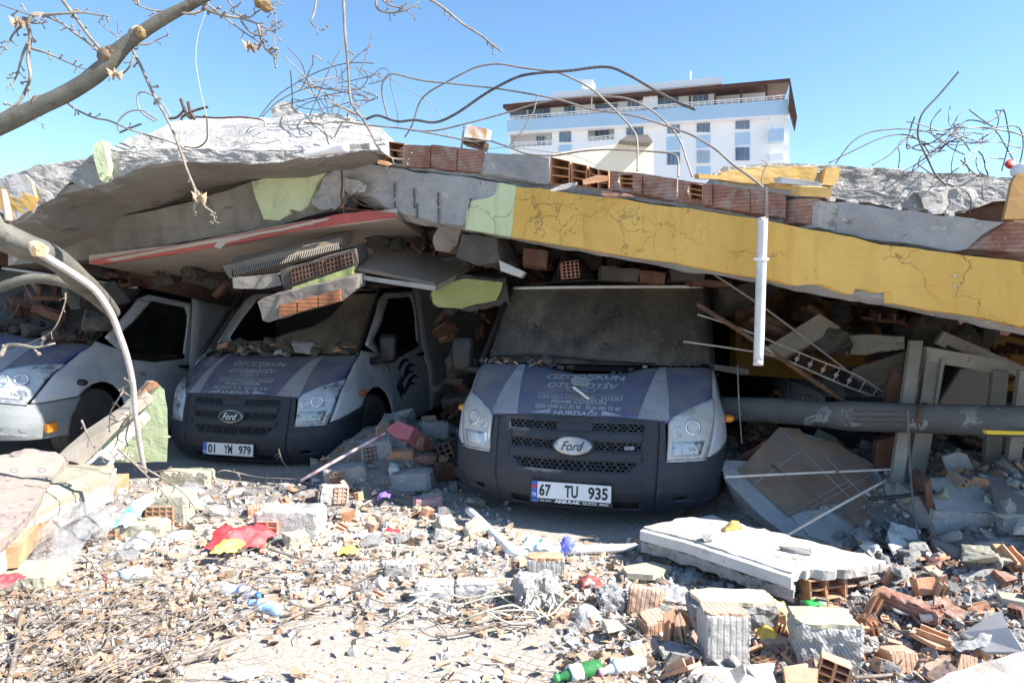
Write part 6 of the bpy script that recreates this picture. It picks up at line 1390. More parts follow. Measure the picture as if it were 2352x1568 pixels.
# big white slab
ws = empty('white_plastered_slab'); tag(ws, 'large white plastered slab lying flat before the right van with broken bricks at its end', 'slab')
zt = .20
tp = [(1478, 1210), (1560, 1191), (1632, 1184), (1716, 1206), (1805, 1228), (1922, 1258), (2026, 1284), (2034, 1292), (1986, 1302), (1926, 1307), (1862, 1308), (1820, 1314), (1700, 1275), (1580, 1236)]
rj = random.Random(4); tpj = []
for i_ in range(len(tp)):
    a_, b_2 = tp[i_], tp[(i_ + 1) % len(tp)]; nseg = 5 if i_ < 11 else 1
    for k_ in range(nseg): tpj.append((a_[0] + (b_2[0] - a_[0]) * k_ / nseg + (rj.uniform(-4, 4) if nseg > 1 and i_ > 0 else 0), a_[1] + (b_2[1] - a_[1]) * k_ / nseg + (rj.uniform(-2.5, 2.5) if nseg > 1 and i_ > 0 else 0)))
floorpiece('slab_top', tpj, zt, .045, M('white_slab_top', (.44, .42, .395), (.56, .54, .515), 3, .9, 35, spots=((.32, .295, .265), 7, .55, .08), speck=((.24, .2, .17), 34, .64)), None, None, .007, .04, parent=ws, freq=14)
inner = [(1482, 1212), (1560, 1194), (1632, 1187), (1716, 1208), (1805, 1230), (1922, 1260), (2020, 1286), (2022, 1292), (1970, 1300), (1850, 1304), (1820, 1310), (1700, 1273), (1580, 1236)]
floorpiece('slab_body', inner, zt - .052, .14, conc_w, None, None, .015, .06, parent=ws, seed=5)
lb2 = [G(1478, 1212, zt - .01), G(1580, 1238, zt - .01), G(1700, 1277, zt - .01), G(1822, 1316, zt - .01)]
bm = bmesh.new(); prism(bm, [p + Vector((-.03, -.05, 0)) for p in lb2] + [p + Vector((.02, .03, 0)) for p in lb2[::-1]], [p + Vector((-.03, -.05, -.055)) for p in lb2] + [p + Vector((.02, .03, -.055)) for p in lb2[::-1]]); refine(bm, .12); rough(bm, .002, 6); obj('edge_board', bm, white_p, ws)
bm = bmesh.new(); prism(bm, [p + Vector((-.015, -.035, -.065)) for p in lb2] + [p + Vector((.02, .05, -.065)) for p in lb2[::-1]], [p + Vector((-.01, -.03, -.13)) for p in lb2] + [p + Vector((.02, .05, -.13)) for p in lb2[::-1]]); refine(bm, .035); rough(bm, .018, 11); rough(bm, .006, 40); obj('broken_lower_edge', bm, conc_w, ws)
for i, (a, b) in enumerate([(1848, 1890), (1892, 1930), (1932, 1982), (1984, 2030)]):
    q0 = G(a, 1322 - i * 3, zt - .05); q1 = G(b, 1320 - i * 6, zt - .05); d = Vector((.0, -.05, 0))
    bm = bmesh.new(); cells_front(bm, [q0 + d, q1 + d, q1 + d - Vector((0, 0, .14)), q0 + d - Vector((0, 0, .14))], 1, 3, .10, .16); rough(bm, .012, 12, i); refine(bm, .05); rough(bm, .006, 20, i); obj('brick', bm, [terra, terra, terra_s, terra_s][i], ws)
o = put('yellow_plaster_chunk', chunks[4], G(1676, 1215, zt), .12, (0, 0, .2), 'small yellow plastered lump on the shaded end of the white slab', 'plaster lump', None); o.data = o.data.copy(); o.data.materials[0] = yellow_p
put('white_crumb', chunks[2], G(1628, 1242, zt), .09, (0, 0, .8), 'white plaster crumb left of the middle on top of the white slab', 'plaster crumb', None)
put('mortar_stick', chunks[5], G(1825, 1268, zt), (.16, .05, .06), (0, 0, -.4), 'oblong mortar piece on top of the white slab', 'mortar piece', None)
# leaning tiled floor slab
ts = empty('tiled_floor_slab'); tag(ts, 'broken floor slab with brown tiles leaning right of the right van', 'floor slab')
def TY(x, y): return 3.95 + (1265 - y) / 285 * .95
def tp_(pts): return [(x, y, TY(x, y)) for x, y in pts]
body = [(1656, 1070), (1668, 1056), (1720, 1060), (1760, 1010), (1795, 985), (1850, 995), (1915, 1015), (2010, 1068), (2045, 1140), (2056, 1212), (2040, 1240), (1940, 1266), (1850, 1232), (1800, 1225), (1730, 1165), (1664, 1100)]
pslab('ribbed_patch', [(x, y, TY(x, y) - .008) for x, y in [(1812, 1180), (1900, 1160), (1985, 1218), (2038, 1186), (2052, 1212), (2036, 1238), (1942, 1260), (1856, 1228)]], (.006, .012, -.012), grey_g, .08, .004, 6, parent=ts, seed=2)
pslab('screed', [(x, y, TY(x, y)) for x, y in body], (.10, .10, -.20), conc, .08, .010, 6, parent=ts, seed=2)
pslab('floor_tile', [(x, y, TY(x, y) - .018) for x, y in [(1697, 1078), (1770, 1002), (1790, 980), (1836, 984), (1852, 1003), (1882, 1014), (1915, 1012), (2014, 1076), (2000, 1084), (2042, 1150), (2038, 1186), (1982, 1222), (1940, 1196), (1900, 1166), (1850, 1171), (1811, 1184), (1760, 1140)]], (.006, .012, -.012), tile_b, .1, .002, 4, parent=ts)
gbm = bmesh.new()
for a, b in (((1735, 1108), (1870, 1013)), ((1810, 1180), (1958, 1098)), ((1860, 1168), (2000, 1090)), ((1796, 988), (1960, 1150)), ((1896, 1048), (2030, 1186))): tube(gbm, [P(a[0] + (b[0] - a[0]) * t, a[1] + (b[1] - a[1]) * t, TY(0, a[1] + (b[1] - a[1]) * t) - .022) for t in (0, .33, .66, 1)], .0025, 4)
obj('tile_joint', gbm, conc_w, ts)
piece('red_tile_shard', [(1672, 1062), (1730, 1030), (1760, 1010), (1720, 1070), (1690, 1080)], 4.75, (.05, .06, -.06), terra_d, 'dark red tile piece at the left corner of the brown tiled slab', 'tile piece')
# bars over the tiled slab
def gbar(pts, r, m, label, cat='rod', sub=4): return tag(tubeobj('metal_rod', [P(*p) for p in pts], r, m, None, 6, sub), label, cat)
wrod = M('perforated_white_rod', (.55, .50, .44), (.66, .62, .56), 3, .1, 60, .6, spots=((.15, .09, .05), 9, .62, .04))
gbar([(1666, 1095, 4.2), (1850, 1086, 4.25), (2045, 1078, 4.3)], .008, wrod, 'white perforated rod lying across the brown tiled slab')
gbar([(1768, 1252, 3.75), (1900, 1176, 3.9), (2036, 1102, 4.1)], .008, wrod, 'white rod leaning from the white slab up to the door frames')
gbar([(1772, 1068, 4.3), (1870, 1140, 4.1), (1990, 1214, 3.9), (2100, 1300, 3.7), (2240, 1376, 3.5)], .008, rebar_m, 'long ribbed rebar slanting down across the tiled slab to the lower right', 'rebar')
gbar([(2085, 935, 4.0), (2088, 1040, 3.95), (2100, 1180, 3.8), (2130, 1310, 3.6)], .007, rebar_m, 'dark upright bar in front of the white frame posts', 'rebar')
gbar([(2010, 1352, 3.3), (2060, 1310, 3.35), (2106, 1274, 3.4)], .003, rebar_l, 'thin wire rod beside the broken brick end of the white slab')
gbar([(1995, 1146, 3.9), (2060, 1140, 3.9), (2146, 1128, 3.9)], .012, black_m, 'short black cable end left of the ribbed slab', 'cable')
tag(tubeobj('red_wire', [P(*p, 3.35) for p in [(2100, 1378), (2190, 1382), (2284, 1388), (2240, 1340), (2190, 1296), (2150, 1280), (2132, 1288), (2150, 1306), (2170, 1318)]], .0022, redp, None, 5, 6), 'thin red wire looping over the rubble at the right', 'wire')
# grey pole
gpo = empty('fallen_street_pole'); tag(gpo, 'dented grey steel pole lying level across the right side', 'pole')
pm = M('grey_painted_steel', (.055, .06, .065), (.10, .105, .11), 2.5, .3, 20, .65, dust=((.15, .135, .12), .85, .1), spots=((.22, .23, .24), 4.5, .57, .02), spots2=((.20, .10, .05), 7, .66, .03))
tubeobj('pole_shaft', [P(1640, 938, 5.2), P(1780, 942, 4.9), P(1900, 952, 4.6), P(1960, 955, 4.5), P(2100, 960, 4.3), P(2352, 968, 3.95), P(2600, 976, 3.7)], [.092, .092, .088, .102, .093, .093, .093], pm, gpo, 12, 3)
for x in (2118, 2150): tubeobj('steel_band', [P(x, 958, 4.27), P(x + 5, 958.5, 4.26)], .097, rust, gpo, 14, 1)
for y in (944, 956, 968): tubeobj('wire_tie', [P(1960, y, 4.375), P(2120, y + 2, 4.165)], .003, rust, gpo, 5, 1)
piece('yellow_tape_strip', [(2265, 988), (2400, 992), (2400, 999), (2268, 997)], 3.85, (0, .03, 0), M('yellow_strip', (.6, .45, .03), (.7, .52, .06), 3, 0, 1), 'thin yellow strip along the underside of the grey pole', 'strip', .001)
# window frames at right
wf = empty('pale_window_frame'); tag(wf, 'pale window frame leaning upright behind the grey pole', 'window frame')
def post(par, name, a, b, w_, Ya, Yb, m=pvc_d, th=.05):
    q = [(a[0], a[1], Ya), (a[0] + w_, a[1] + 1, Ya), (b[0] + w_, b[1] + 1, Yb), (b[0], b[1], Yb)]
    pslab(name, q, (.01, th, 0), m, .15, .0025, 6, parent=par)
post(wf, 'left_stile', (2130, 812), (2082, 1128), 36, 4.72, 4.45)
piece('inner_bead', [(2164, 822), (2172, 822), (2120, 1128, -.2), (2112, 1128, -.2)], 4.68, (0, .03, 0), pvc_d, None, None, .001, parent=wf)
piece('top_rail', [(2128, 796), (2316, 830), (2316, 862), (2160, 835), (2128, 826)], 4.70, (.01, .05, 0), pvc_d, None, None, .0025, parent=wf)
post(wf, 'right_stile', (2282, 850), (2258, 1098), 36, 4.68, 4.42)
p2 = empty('pale_frame_post'); tag(p2, 'separate pale post left of the window frame, split at its foot', 'frame post')
post(p2, 'post', (2092, 782), (2044, 1130), 28, 4.6, 4.3); post(p2, 'sash_strip', (2118, 800), (2070, 1110), 6, 4.64, 4.4, rebar_m, .03)
p3 = empty('pale_frame_post'); tag(p3, 'pale post at the far right partly cut by the picture edge', 'frame post')
post(p3, 'post', (2344, 850), (2310, 1096), 30, 4.5, 4.3)
p4_ = empty('leaning_window_frame'); tag(p4_, 'pale frame lying slanted over the tops of the upright frames', 'window frame')
piece('upper_rail', [(2168, 760), (2400, 862), (2400, 892), (2160, 785)], 4.9, (.01, .05, 0), pvc_d, None, None, .003, parent=p4_)
piece('side_rail', [(2168, 762), (2182, 768), (2172, 800), (2150, 788)], 4.85, (.01, .05, 0), pvc_d, None, None, .003, parent=p4_)
piece('dark_glass_sheet', [(2172, 838), (2282, 856), (2264, 1098), (2128, 1098)], 4.95, (0, .01, 0), vglass2, 'dark broken glass sheet behind the window frame at right', 'glass', .0, .3)
# boards and rods behind the pole
piece('concrete_board', [(1745, 808), (1882, 720), (1932, 752), (1800, 822)], 5.2, (.03, .08, -.03), wood_w, 'long grey board slanting up behind the hanging gutter pipe', 'board', .006)
mbm = M('dirty_marble', (.34, .32, .28), (.48, .45, .40), 5, .3, 30, spots=((.16, .14, .12), 6, .56, .1))
piece('marble_block', [(1942, 770), (2010, 768), (2076, 772), (2078, 800), (2040, 808), (2000, 812), (1945, 815)], 5.3, (.03, .25, 0), mbm, 'stepped marble sill block in the dark behind the frames', 'sill block', .01)
piece('stone_plate', [(1958, 846), (2050, 816, .25), (2096, 800, .4), (2100, 830, .4), (2012, 878), (1965, 856)], 5.0, (.02, .05, -.05), wood_w, 'flat grey stone plate with a pale edge above the iron grating', 'stone plate', .004)
piece('fluted_brick', [(2052, 852), (2074, 862), (2070, 930), (2060, 938), (2034, 928), (2040, 880)], 4.6, (.03, .1, 0), terra_d, 'fluted pink brick standing left of the pale posts', 'brick', .004)
piece('fluted_brick', [(2014, 1012), (2060, 1000), (2060, 1060), (2046, 1082), (2010, 1078)], 4.55, (.03, .1, 0), terra_d, 'second fluted pink brick below the grey pole left of the posts', 'brick', .004)
piece('stone_fragment', [(2164, 1050), (2200, 1038), (2222, 1044), (2238, 1078), (2222, 1092), (2180, 1094)], 4.3, (.02, .05, 0), conc, 'pale jagged stone inside the foot of the window frame', 'stone', .005)
rb_ = gbar([(1602, 698, 4.6), (1700, 760, 4.6), (1850, 862, 4.6), (1940, 922, 4.65), (2060, 1010, 4.75)], .017, rust, 'thick rusty angle bar slanting down from the windshield corner', 'steel bar', 1)
gr = empty('iron_grating'); tag(gr, 'rusty iron grating strip with diamond ornaments behind the gutter pipe', 'grating')
gi = M('dusty_iron', (.26, .23, .20), (.36, .33, .29), 8, .2, 60, .7, spots=((.25, .12, .06), 6, .6, .05))
tubeobj('upper_rod', [P(x, y, 4.75) for x, y in [(1602, 722), (1690, 750), (1800, 795), (1900, 835), (1960, 858), (2030, 900), (2060, 925)]], .007, gi, gr, 6, 3)
tubeobj('lower_rod', [P(x, y, 4.75) for x, y in [(1570, 784), (1735, 808), (1800, 825), (1900, 868), (1960, 893), (2010, 910)]], .007, gi, gr, 6, 3)
for t in range(7):
    x0 = 1838 + t * 30; y0 = 811 + t * 12.6; x1 = x0 - 14; y1 = y0 + 26 - t * .6
    bm = bmesh.new(); tube(bm, [P(x0, y0, 4.75), P(x1, y1, 4.75)], .004, 5)
    if t < 5:
        c = P((x0 + x1) / 2, (y0 + y1) / 2, 4.74); r_ = .02; vs = [bm.verts.new(c + Vector(v)) for v in ((-r_, 0, 0), (0, 0, r_), (r_, 0, 0), (0, 0, -r_), (0, -.008, 0), (0, .008, 0))]
        for i in range(4): bm.faces.new((vs[i], vs[(i + 1) % 4], vs[4])); bm.faces.new((vs[(i + 1) % 4], vs[i], vs[5]))
    obj('ornament_rod', bm, gi, gr)
gbar([(1640, 630, 4.9), (1760, 710, 4.9), (1880, 800, 4.9), (1960, 862, 4.8)], .007, gi, 'thin rusty rod slanting down behind the gutter pipe')
gbar([(1694, 838, 4.3), (1697, 920, 4.28), (1704, 1018, 4.25)], .005, rebar_m, 'thin grey wire hanging right of the right van headlight', 'wire')
piece('black_bar', [(1640, 838), (1718, 846), (1720, 860), (1700, 860), (1640, 850)], 4.75, (0, .05, 0), black_m, 'black plastic trim sticking out right of the right van hood', 'trim')
# ribbed slab at right
rs2 = empty('ribbed_mortar_slab'); tag(rs2, 'slab with ribbed mortar top and concrete edge at the right, under the frames', 'slab')
bm = bmesh.new(); tq = [(2132, 1098, 4.1), (2190, 1094, 4.2), (2400, 1100, 4.2), (2400, 1180, 3.8), (2250, 1176, 3.8), (2150, 1172, 3.8)]
aa = [P(*q) for q in tq]; prism(bm, aa, [p + Vector((.02, .05, -.035)) for p in aa]); refine(bm, .08); rough(bm, .005, 8); obj('ribbed_top', bm, grey_g, rs2)
piece('concrete_edge', [(2148, 1172), (2250, 1178), (2400, 1182), (2400, 1238), (2150, 1236), (2142, 1200)], 3.8, (.03, .45, .05), conc, None, None, .015, parent=rs2)
piece('brick_core', [(2122, 1110), (2136, 1100), (2152, 1172), (2150, 1238), (2138, 1220)], 3.85, (.1, .3, 0), terra_d, None, None, .015, parent=rs2)
piece('brown_tile', [(2268, 1092), (2400, 1096), (2400, 1180, -.4), (2294, 1176, -.4)], 4.12, (0, .01, -.02), M('taupe_tile', (.20, .18, .17), (.27, .25, .24), 4, .1, 60, .5), 'taupe tile lying on the right end of the ribbed mortar slab', 'tile', .002)
piece('marble_chip', [(2285, 1182), (2400, 1184), (2400, 1206), (2330, 1202)], 3.7, (0, .06, 0), mbm, 'broken marble lip below the taupe tile at the right edge', 'marble chip', .006)
piece('ribbed_block', [(2260, 1248), (2300, 1236, .1), (2400, 1226, .15), (2400, 1340), (2330, 1318), (2268, 1290)], 3.5, (.03, .15, -.04), grey_g, 'ribbed grey mortar block at the right edge in the shade', 'block', .008)
piece('dark_block', [(2180, 1258), (2240, 1252), (2246, 1320), (2186, 1316)], 3.8, (0, .2, 0), conc_k, 'dark hollow block in the shade left of the ribbed edge block', 'block', .01)
piece('stone_shard', [(2066, 1318), (2102, 1290), (2128, 1300), (2148, 1326), (2110, 1336)], 3.45, (0, .05, -.03), conc, 'grey tile shard right of the broken brick end of the slab', 'stone shard', .004)
# foreground right
floorpiece('curved_white_tile', [(2208, 1452), (2300, 1400), (2316, 1440), (2345, 1480), (2352, 1496), (2262, 1496)], [.10, .20, .17, .13, .12, .08], .012, M('grey_white_tile', (.40, .38, .38), (.47, .45, .45), 3, .05, 60, .4), 'curved edged pale tile tilted at the lower right', 'tile', .001)
floorpiece('pale_plaster_slab', [(2130, 1572), (2165, 1556), (2178, 1545), (2230, 1530), (2262, 1518), (2290, 1512), (2330, 1498), (2380, 1490), (2460, 1640), (2110, 1640)], [.10, .11, .11, .12, .12, .13, .13, .14, .12, .10], .04, M('pale_plaster_sheet', (.38, .35, .32), (.47, .44, .41), 3, .6, 40, spots=((.30, .27, .24), 6, .52, .1)), 'large pale plaster sheet in the lower right corner', 'plaster sheet', .004)
floorpiece('white_board', [(1572, 1532), (1640, 1528), (1775, 1545), (1790, 1590), (1640, 1600)], .05, .02, white_p, 'white board piece at the bottom edge below the upright grooved brick', 'board', .002)
floorpiece('white_marble_strip', [(2290, 1356), (2400, 1372), (2400, 1392), (2300, 1372)], .16, .03, cream, 'pale strip at the right edge above the curved tile', 'strip', .002)
floorpiece('orange_brick_slab', [(1800, 1530), (1850, 1520), (1880, 1532), (1868, 1570), (1810, 1590)], .07, .05, terra, 'smooth orange brick piece at the bottom edge left of the lime wrapper', 'brick piece', .006)
floorpiece('tile_fragment', [(1610, 1384), (1640, 1378), (1700, 1390), (1700, 1400), (1630, 1400)], .03, .02, cream, 'flat cream tile piece at the foot of the white slab', 'tile piece', .002) if False else None
floorpiece('flat_cream_slab', [(1430, 1300), (1500, 1288), (1545, 1300), (1500, 1320), (1440, 1316)], .05, .03, cream, 'flat cream plaster slab left of the big white slab', 'plaster slab', .004)
floorpiece('flat_tile', [(512, 1548), (560, 1528), (612, 1532), (600, 1545), (545, 1560)], .02, .008, white_p, 'white tile chip at the bottom left of centre', 'tile chip', .001)
floorpiece('flat_tile', [(1430, 1488), (1500, 1470), (1530, 1490), (1480, 1512)], .03, .02, terra_s, 'flat orange grooved tile right of the tangled straps', 'tile chip', .003)
rn2 = random.Random(3)
for i, (x, y, w_, h_, rot) in enumerate([(1540, 1470, 34, 90, .1), (1572, 1476, 26, 92, -.1), (1780, 1450, 20, 70, .3), (1812, 1440, 26, 84, -.25), (1990, 1420, 30, 90, .5), (2150, 1400, 24, 60, .2), (2012, 1450, 24, 60, -.3)]):
    p = G(x, y + 20, 0); s = p.y / F; bm = bmesh.new()
    poly = [Vector((-w_ / 2, 0, 0)), Vector((w_ / 2, 0, 0)), Vector((w_ * .5, 0, h_ * .7)), Vector((w_ * .1, 0, h_)), Vector((-w_ * .5, 0, h_ * .85))]
    poly = [q * s for q in poly]; prism(bm, poly, [q + Vector((0, .012, 0)) for q in poly])
    for k in (-.25, .15): box(bm, Vector((w_ * s * k, -.012, h_ * s * .35)), (.006, .03, h_ * s * .65))
    refine(bm, .05); rough(bm, .004, 12, i)
    o = obj('upright_brick_shard', bm, [terra, terra_s][i % 2], None, loc=(p.x, p.y, HZ(p.x, p.y)), rot=(rn2.uniform(-.4, .2), rot, rn2.uniform(-.6, .6)))
    tag(o, ['left one of two tall orange shards before the beige topped lump', 'right one of two tall orange shards before the beige topped lump', 'orange shard leaning left of the pale topped block', 'orange shard leaning against the left side of the pale topped block', 'long orange shard standing right of the green foil bag', 'thin orange shard standing near the red wire', 'orange shard leaning behind the long standing one'][i], 'brick shard')
# beige straps
sp = empty('tangled_straps'); tag(sp, 'tangle of beige packing straps before the rough grey cube', 'strap tangle')
stm = M('beige_strap', (.52, .48, .38), (.60, .56, .46), 3, .1, 40, .6)
for k in range(8):
    r_ = random.Random(100 + k); c = G(1100 + r_.uniform(-40, 40), 1410 + r_.uniform(-25, 30), 0); pts = []; a0 = r_.uniform(0, 6); rr = r_.uniform(.08, .26)
    for i in range(7):
        a = a0 + i * r_.uniform(.3, .6); pts.append(c + Vector((math.cos(a) * rr * 1.5 + r_.uniform(-.05, .05), math.sin(a) * rr * .7 + r_.uniform(-.04, .04), .015 + .07 * abs(math.sin(i * .9 + k)))))
    bm = bmesh.new(); tube(bm, pts, .0045, 6, True, 0, 5); obj('strap', bm, stm, sp, True)
# ---------------------------------------------------------------- plane tree, upper left
def limb(par, name, pts, Y, r, m=bark, seg=10, sub=6):
    if isinstance(Y, (int, float)): Y = [Y] * len(pts)
    q = [P(x, y, yy) for (x, y), yy in zip(pts, Y)]
    bm = bmesh.new(); tube(bm, q, r, seg, True, 0, sub)
    if (max(r) if hasattr(r, '__len__') else r) > .03: rough(bm, .006, 6, len(pts))
    return obj(name, bm, m, par, True)
ctr = [0]
def twig(par, pts, Y, r0, side=5, seed=None, name='twig', tip=.35, blen=12, m=None):
    """a twig with knots, buds and short side shoots"""
    ctr[0] += 1; rr = random.Random(seed or ctr[0]); q = [P(x, y, Y + .02 * math.sin(i * 2.1 + ctr[0])) for i, (x, y) in enumerate(pts)]; n = len(q)
    bm = bmesh.new(); tube(bm, q, [r0 * (1 - (1 - tip) * i / (n - 1)) for i in range(n)], 6, True, .10, 5)
    for k in range(side):
        t = rr.uniform(.1, 1) * (n - 1); i = min(int(t), n - 2); b = q[i].lerp(q[i + 1], t - i); d = (q[i + 1] - q[i]).normalized(); s = d.cross(Vector((0, 1, 0))).normalized() * rr.choice((-1, 1)); L = blen / F * Y * rr.uniform(.5, 1.5)
        c1 = b + (d * .6 + s).normalized() * L * .5; c2 = c1 + (d * rr.uniform(0, 1) + s * .6 + Vector((0, rr.uniform(-.3, .3), 0))).normalized() * L * .6
        tube(bm, [b, c1, c2], [r0 * .5, r0 * .45, r0 * .35], 5)
        bmesh.ops.create_icosphere(bm, subdivisions=1, radius=r0 * rr.uniform(.7, 1.1), matrix=Matrix.Translation(c2))
    return obj(name, bm, m or bark_t, par, True)
tr = empty('plane_tree'); tag(tr, 'bare plane tree bough with twigs reaching across the upper left sky', 'tree')
BY = 3.9
limb(tr, 'branch', [(-90, 320), (0, 288), (100, 240), (180, 200), (240, 155), (285, 108), (350, 58), (420, 20), (500, -20)], BY, [.055, .052, .046, .044, .044, .040, .034, .030, .026], seg=14)
for a in [((245, 130), .060), ((262, 118), .05), ((90, 238), .050)]:
    bm = bmesh.new(); bmesh.ops.create_icosphere(bm, subdivisions=3, radius=a[1] * .8, matrix=Matrix.Translation(P(*a[0], BY - .01))); rough(bm, .02, 14, 5); obj('knot', bm, M('dark_knot', (.10, .075, .05), (.2, .15, .1), 18, .6, 50) if 'dark_knot' not in bpy.data.materials else bpy.data.materials['dark_knot'], tr, True)
twig(tr, Z1((1370, -10), (1395, 60), (1500, 100), (1650, 130), (1760, 170), (1860, 220)), BY, .010, 9)
twig(tr, Z1((1395, 60), (1290, 95), (1180, 75), (1060, 75), (950, 40), (940, -10)), BY, .008, 8)
twig(tr, Z1((1390, 20), (1500, 100), (1600, 180), (1700, 250), (1760, 290), (1850, 370)), BY, .006, 8)
twig(tr, Z1((1750, 170), (1770, 260), (1800, 330), (1845, 375), (1880, 400)), BY, .009, 8, blen=14)
twig(tr, Z1((1750, 20), (1850, 60), (1870, 160), (1860, 280), (1880, 400)), BY, .006, 6)
twig(tr, Z1((1560, 70), (1680, 120), (1760, 70), (1900, 0)), BY, .006, 7)
twig(tr, Z1((1545, 0), (1590, 50), (1640, 10)), BY, .006, 3)
twig(tr, Z1((1640, 150), (1700, 220), (1790, 240), (1850, 180), (1910, 140)), BY, .006, 6)
twig(tr, Z1((940, 180), (890, 200), (875, 260), (900, 340), (960, 460), (1040, 640), (1140, 820), (1200, 960), (1260, 1130), (1310, 1250), (1350, 1330)), BY + .1, .010, 8, tip=.6)
twig(tr, Z1((1310, 1250), (1330, 1340), (1310, 1440), (1330, 1460)), BY + .1, .008, 4, blen=8)
twig(tr, Z1((1350, 1330), (1390, 1400), (1440, 1440), (1460, 1500), (1490, 1510)), BY + .1, .006, 5, blen=8)
twig(tr, Z1((415, -10), (520, 130), (600, 240), (690, 345)), BY, .009, 3, tip=.8)
twig(tr, Z1((690, 370), (600, 290), (500, 220), (420, 160), (300, 110), (200, 100), (0, 32)), BY, .009, 8)
twig(tr, Z1((300, 100), (230, 100), (190, 160), (205, 250), (190, 400), (205, 520), (170, 620), (120, 700), (0, 780)), BY, .011, 9, tip=.6)
twig(tr, Z1((300, 105), (400, 95), (560, 85), (640, 100), (740, 110)), BY, .008, 8)
twig(tr, Z1((215, 330), (330, 365), (430, 410), (520, 450), (580, 470)), BY, .007, 6)
twig(tr, Z1((190, 290), (150, 380), (110, 520), (50, 600)), BY, .008, 6)
twig(tr, Z1((180, 150), (100, 220), (50, 300), (0, 370)), BY, .008, 5)
twig(tr, Z1((190, 150), (250, 160), (330, 150)), BY, .006, 3)
twig(tr, Z1((190, 620), (230, 740), (250, 820), (300, 850)), BY, .004, 3)
twig(tr, Z1((455, 695), (520, 745), (640, 800), (740, 820), (870, 875), (1010, 920), (1160, 965), (1240, 1000), (1340, 1060)), BY + .15, .007, 8, tip=.4)
twig(tr, Z1((910, 380), (880, 450), (830, 500), (770, 510), (700, 490)), BY, .006, 5)
twig(tr, Z1((940, 300), (1000, 300), (1070, 270), (1150, 230)), BY, .006, 3)
twig(tr, Z1((800, 250), (740, 210), (680, 165), (640, 110)), BY, .004, 3)
twig(tr, Z1((795, 320), (800, 220), (795, 140)), BY, .004, 2)
twig(tr, Z1((2145, -10), (2130, 90), (2110, 150), (2150, 190), (2190, 210)), BY, .007, 3)
twig(tr, Z2((75, -10), (85, 220), (100, 380), (110, 530), (130, 700), (200, 800), (260, 900), (310, 1000), (380, 1060), (440, 1080), (520, 1080)), BY + .6, .010, 8, tip=.5)
twig(tr, Z2((650, -10), (760, 60), (880, 160), (1000, 235), (1080, 300), (1150, 350)), BY, .007, 5, tip=.7)
twig(tr, Z2((300, -10), (300, 50), (350, 85), (460, 80), (540, 45), (590, 10)), BY, .007, 6)
twig(tr, Z2((340, 0), (400, 40), (480, 60), (560, 115)), BY, .006, 5)
for q, nm in ((Z1((780, 500))[0], 'a'), (Z1((1690, 310))[0], 'b'), (Z1((120, 150))[0], 'c'), (Z1((1350, 1330))[0], 'd')):
    bm = bmesh.new()
    for k in range(2): add_leaf(bm, P(q[0] + k * 3, q[1] + k * 5, BY - .02), .05, k * 2.3, R(70), .7 * k, 1.6)
    obj('dead_leaf', bm, leaf_m, tr)
sb4 = M('seed_ball_fuzz', (.20, .12, .05), (.30, .2, .1), 30, .9, 90)
for (x, y) in Z1((1760, 10), (1800, 40), (955, 222)):
    sbm = bmesh.new(); bmesh.ops.create_icosphere(sbm, subdivisions=2, radius=.035, matrix=Matrix.Translation(P(x, y, BY - .02)))
    rough(sbm, .012, 40); obj('seed_ball', sbm, sb4, tr)
# fallen bough, left
fbw = empty('fallen_bough'); tag(fbw, 'broken tree bough at the left with a slender sunlit stem arching to the ground', 'fallen bough')
limb(fbw, 'limb', [(-60, 520), (0, 540), (60, 568), (120, 590), (180, 640), (235, 690), (262, 720)], [4.0, 4.0, 4.1, 4.3, 4.6, 5.0, 5.2], [.085, .082, .078, .072, .072, .062, .045], seg=16)
limb(fbw, 'limb', [(-20, 510), (10, 540), (40, 556), (92, 574)], 3.7, [.07, .06, .045, .04], seg=14)
bm = bmesh.new(); tube(bm, [P(80, 570, 3.62), P(97, 574, 3.6)], [.038, .034], 16); rough(bm, .012, 30); refine(bm, .02); rough(bm, .008, 50); obj('broken_end', bm, heart, fbw)
limb(fbw, 'limb', [(-40, 680), (20, 652), (80, 640), (150, 650), (200, 672)], 5.3, [.035, .04, .04, .035, .025], seg=12)
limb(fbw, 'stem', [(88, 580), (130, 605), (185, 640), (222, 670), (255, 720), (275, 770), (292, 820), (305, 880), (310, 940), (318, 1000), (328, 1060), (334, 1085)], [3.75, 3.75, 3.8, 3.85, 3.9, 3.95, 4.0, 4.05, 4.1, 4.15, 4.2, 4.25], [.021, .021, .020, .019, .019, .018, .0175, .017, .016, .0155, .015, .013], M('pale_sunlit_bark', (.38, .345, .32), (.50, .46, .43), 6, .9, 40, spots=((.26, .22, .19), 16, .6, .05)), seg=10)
limb(fbw, 'snag', [(20, 508), (14, 470), (8, 436)], 3.7, [.020, .018, .013], M('orange_bare_wood', (.5, .36, .26), (.62, .48, .37), 14, .4, 50), seg=8)
Z4 = lambda *a: [(x / 3.148, 564.2 + y / 3.148) for x, y in a]
twig(fbw, Z4((965, 970), (920, 1010), (860, 1100), (800, 1200), (790, 1290)), 4.1, .007, 6)
twig(fbw, Z4((980, 1210), (900, 1250), (830, 1280), (770, 1310)), 4.15, .007, 6)
twig(fbw, Z4((900, 1060), (960, 1095), (1050, 1100), (1090, 1065)), 4.1, .005, 4)
twig(fbw, Z4((975, 1215), (900, 1270), (860, 1340), (840, 1430), (790, 1500)), 4.15, .007, 6)
twig(fbw, Z4((945, 1235), (920, 1330), (910, 1400), (940, 1490), (960, 1560)), 4.15, .006, 6)
twig(fbw, Z4((590, 1260), (640, 1380), (690, 1470), (760, 1570)), 4.0, .006, 4)
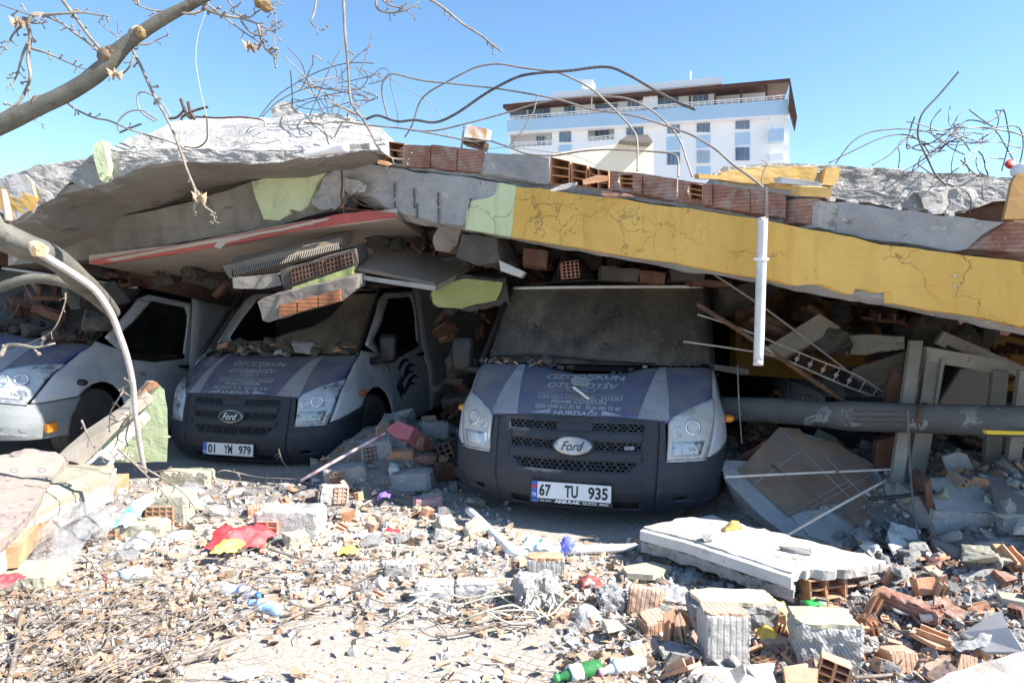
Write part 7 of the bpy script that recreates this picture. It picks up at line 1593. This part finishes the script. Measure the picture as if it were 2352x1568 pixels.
twig(fbw, Z4((60, 540 - 200), (160, 500 - 60), (240, 560)), 4.4, .01, 3) if False else None
twig(fbw, Z4((0, 800), (60, 720), (160, 720), (260, 735), (400, 705)), 4.3, .016, 3, m=wood_w)
twig(fbw, [(150, 672), (148, 700), (120, 760), (60, 790)], 4.5, .006, 3)
# twigs lying over the heap and before the vans
tw_ = empty('fallen_branch'); tag(tw_, 'thin forked branch lying over the cream blocks before the middle van', 'branch')
for pts, z in (([(300, 1060), (360, 1090), (420, 1130), (460, 1180), (500, 1200)], 3.9), ([(270, 1030), (330, 1085), (390, 1150), (430, 1230)], 3.8), ([(350, 1085), (380, 1080), (410, 1082), (440, 1088)], 4.2)): twig(tw_, pts, z, .006, 7)
tw2 = empty('fallen_branch'); tag(tw2, 'dark thin branch lying along the foot of the middle van bumper', 'branch')
twig(tw2, [(500, 1085), (520, 1080), (590, 1095), (640, 1098), (690, 1100)], 5.4, .006, 7); twig(tw2, [(640, 1030), (650, 1060), (680, 1090)], 5.5, .005, 4)
for i, (pts, r_, lab) in enumerate([
    ([(20, 1568), (40, 1480), (50, 1400), (90, 1340), (125, 1290)], .010, 'thick crooked stick standing out along the left edge of the litter'),
    ([(190, 1536), (240, 1490), (250, 1440), (262, 1380)], .011, 'crooked dark stick rising left of the middle of the lower left litter'),
    ([(365, 1545), (420, 1515), (490, 1500)], .013, 'pale thick stick on the bare paving at lower left of centre'),
    ([(1452, 1462), (1520, 1475), (1600, 1500), (1668, 1530)], .010, 'grey stick in front of the upright grooved brick'),
    ([(430, 1440), (520, 1425), (600, 1400)], .007, 'bent stick left of the small clear bag'),
    ([(0, 1390), (120, 1380), (220, 1360), (300, 1345)], .008, 'long stick ending at the red capped bottle'),
    ([(60, 1430), (180, 1432), (280, 1425)], .007, 'straight brown stick in the middle of the lower left litter'),
    ([(1960, 1560), (2040, 1552), (2075, 1535)], .008, 'grey stick at the bottom edge right of the lime wrapper'),
    ([(620, 1265), (700, 1282), (760, 1290)], .008, 'stick right of the red plastic bag'),
    ([(640, 1432), (760, 1370), (840, 1330)], .006, 'thin pale stem slanting up left of the white brick pair'),
    ([(1000, 1455), (1060, 1450), (1180, 1432), (1240, 1440)], .008, 'knotted stem lying below the beige straps')]):
    q = [G(x, y, .03) for x, y in pts]; q = [p + Vector((0, 0, .012 * math.sin(j * 2 + i))) for j, p in enumerate(q)]
    bm = bmesh.new(); tube(bm, q, [r_ * (1 - .5 * j / (len(q) - 1)) for j in range(len(q))], 7, True, .08, 6)
    for j in range(1, len(q)): tube(bm, [q[j - 1].lerp(q[j], .5), q[j - 1].lerp(q[j], .5) + Vector((.05 * (-1) ** j, .04, .03)), q[j - 1].lerp(q[j], .5) + Vector((.09 * (-1) ** j, .10, .03))], [r_ * .5, r_ * .4, r_ * .25], 5, True, 0, 2)
    o = obj('stick', bm, bark_t, None, True); recenter(o); tag(o, lab, 'stick')
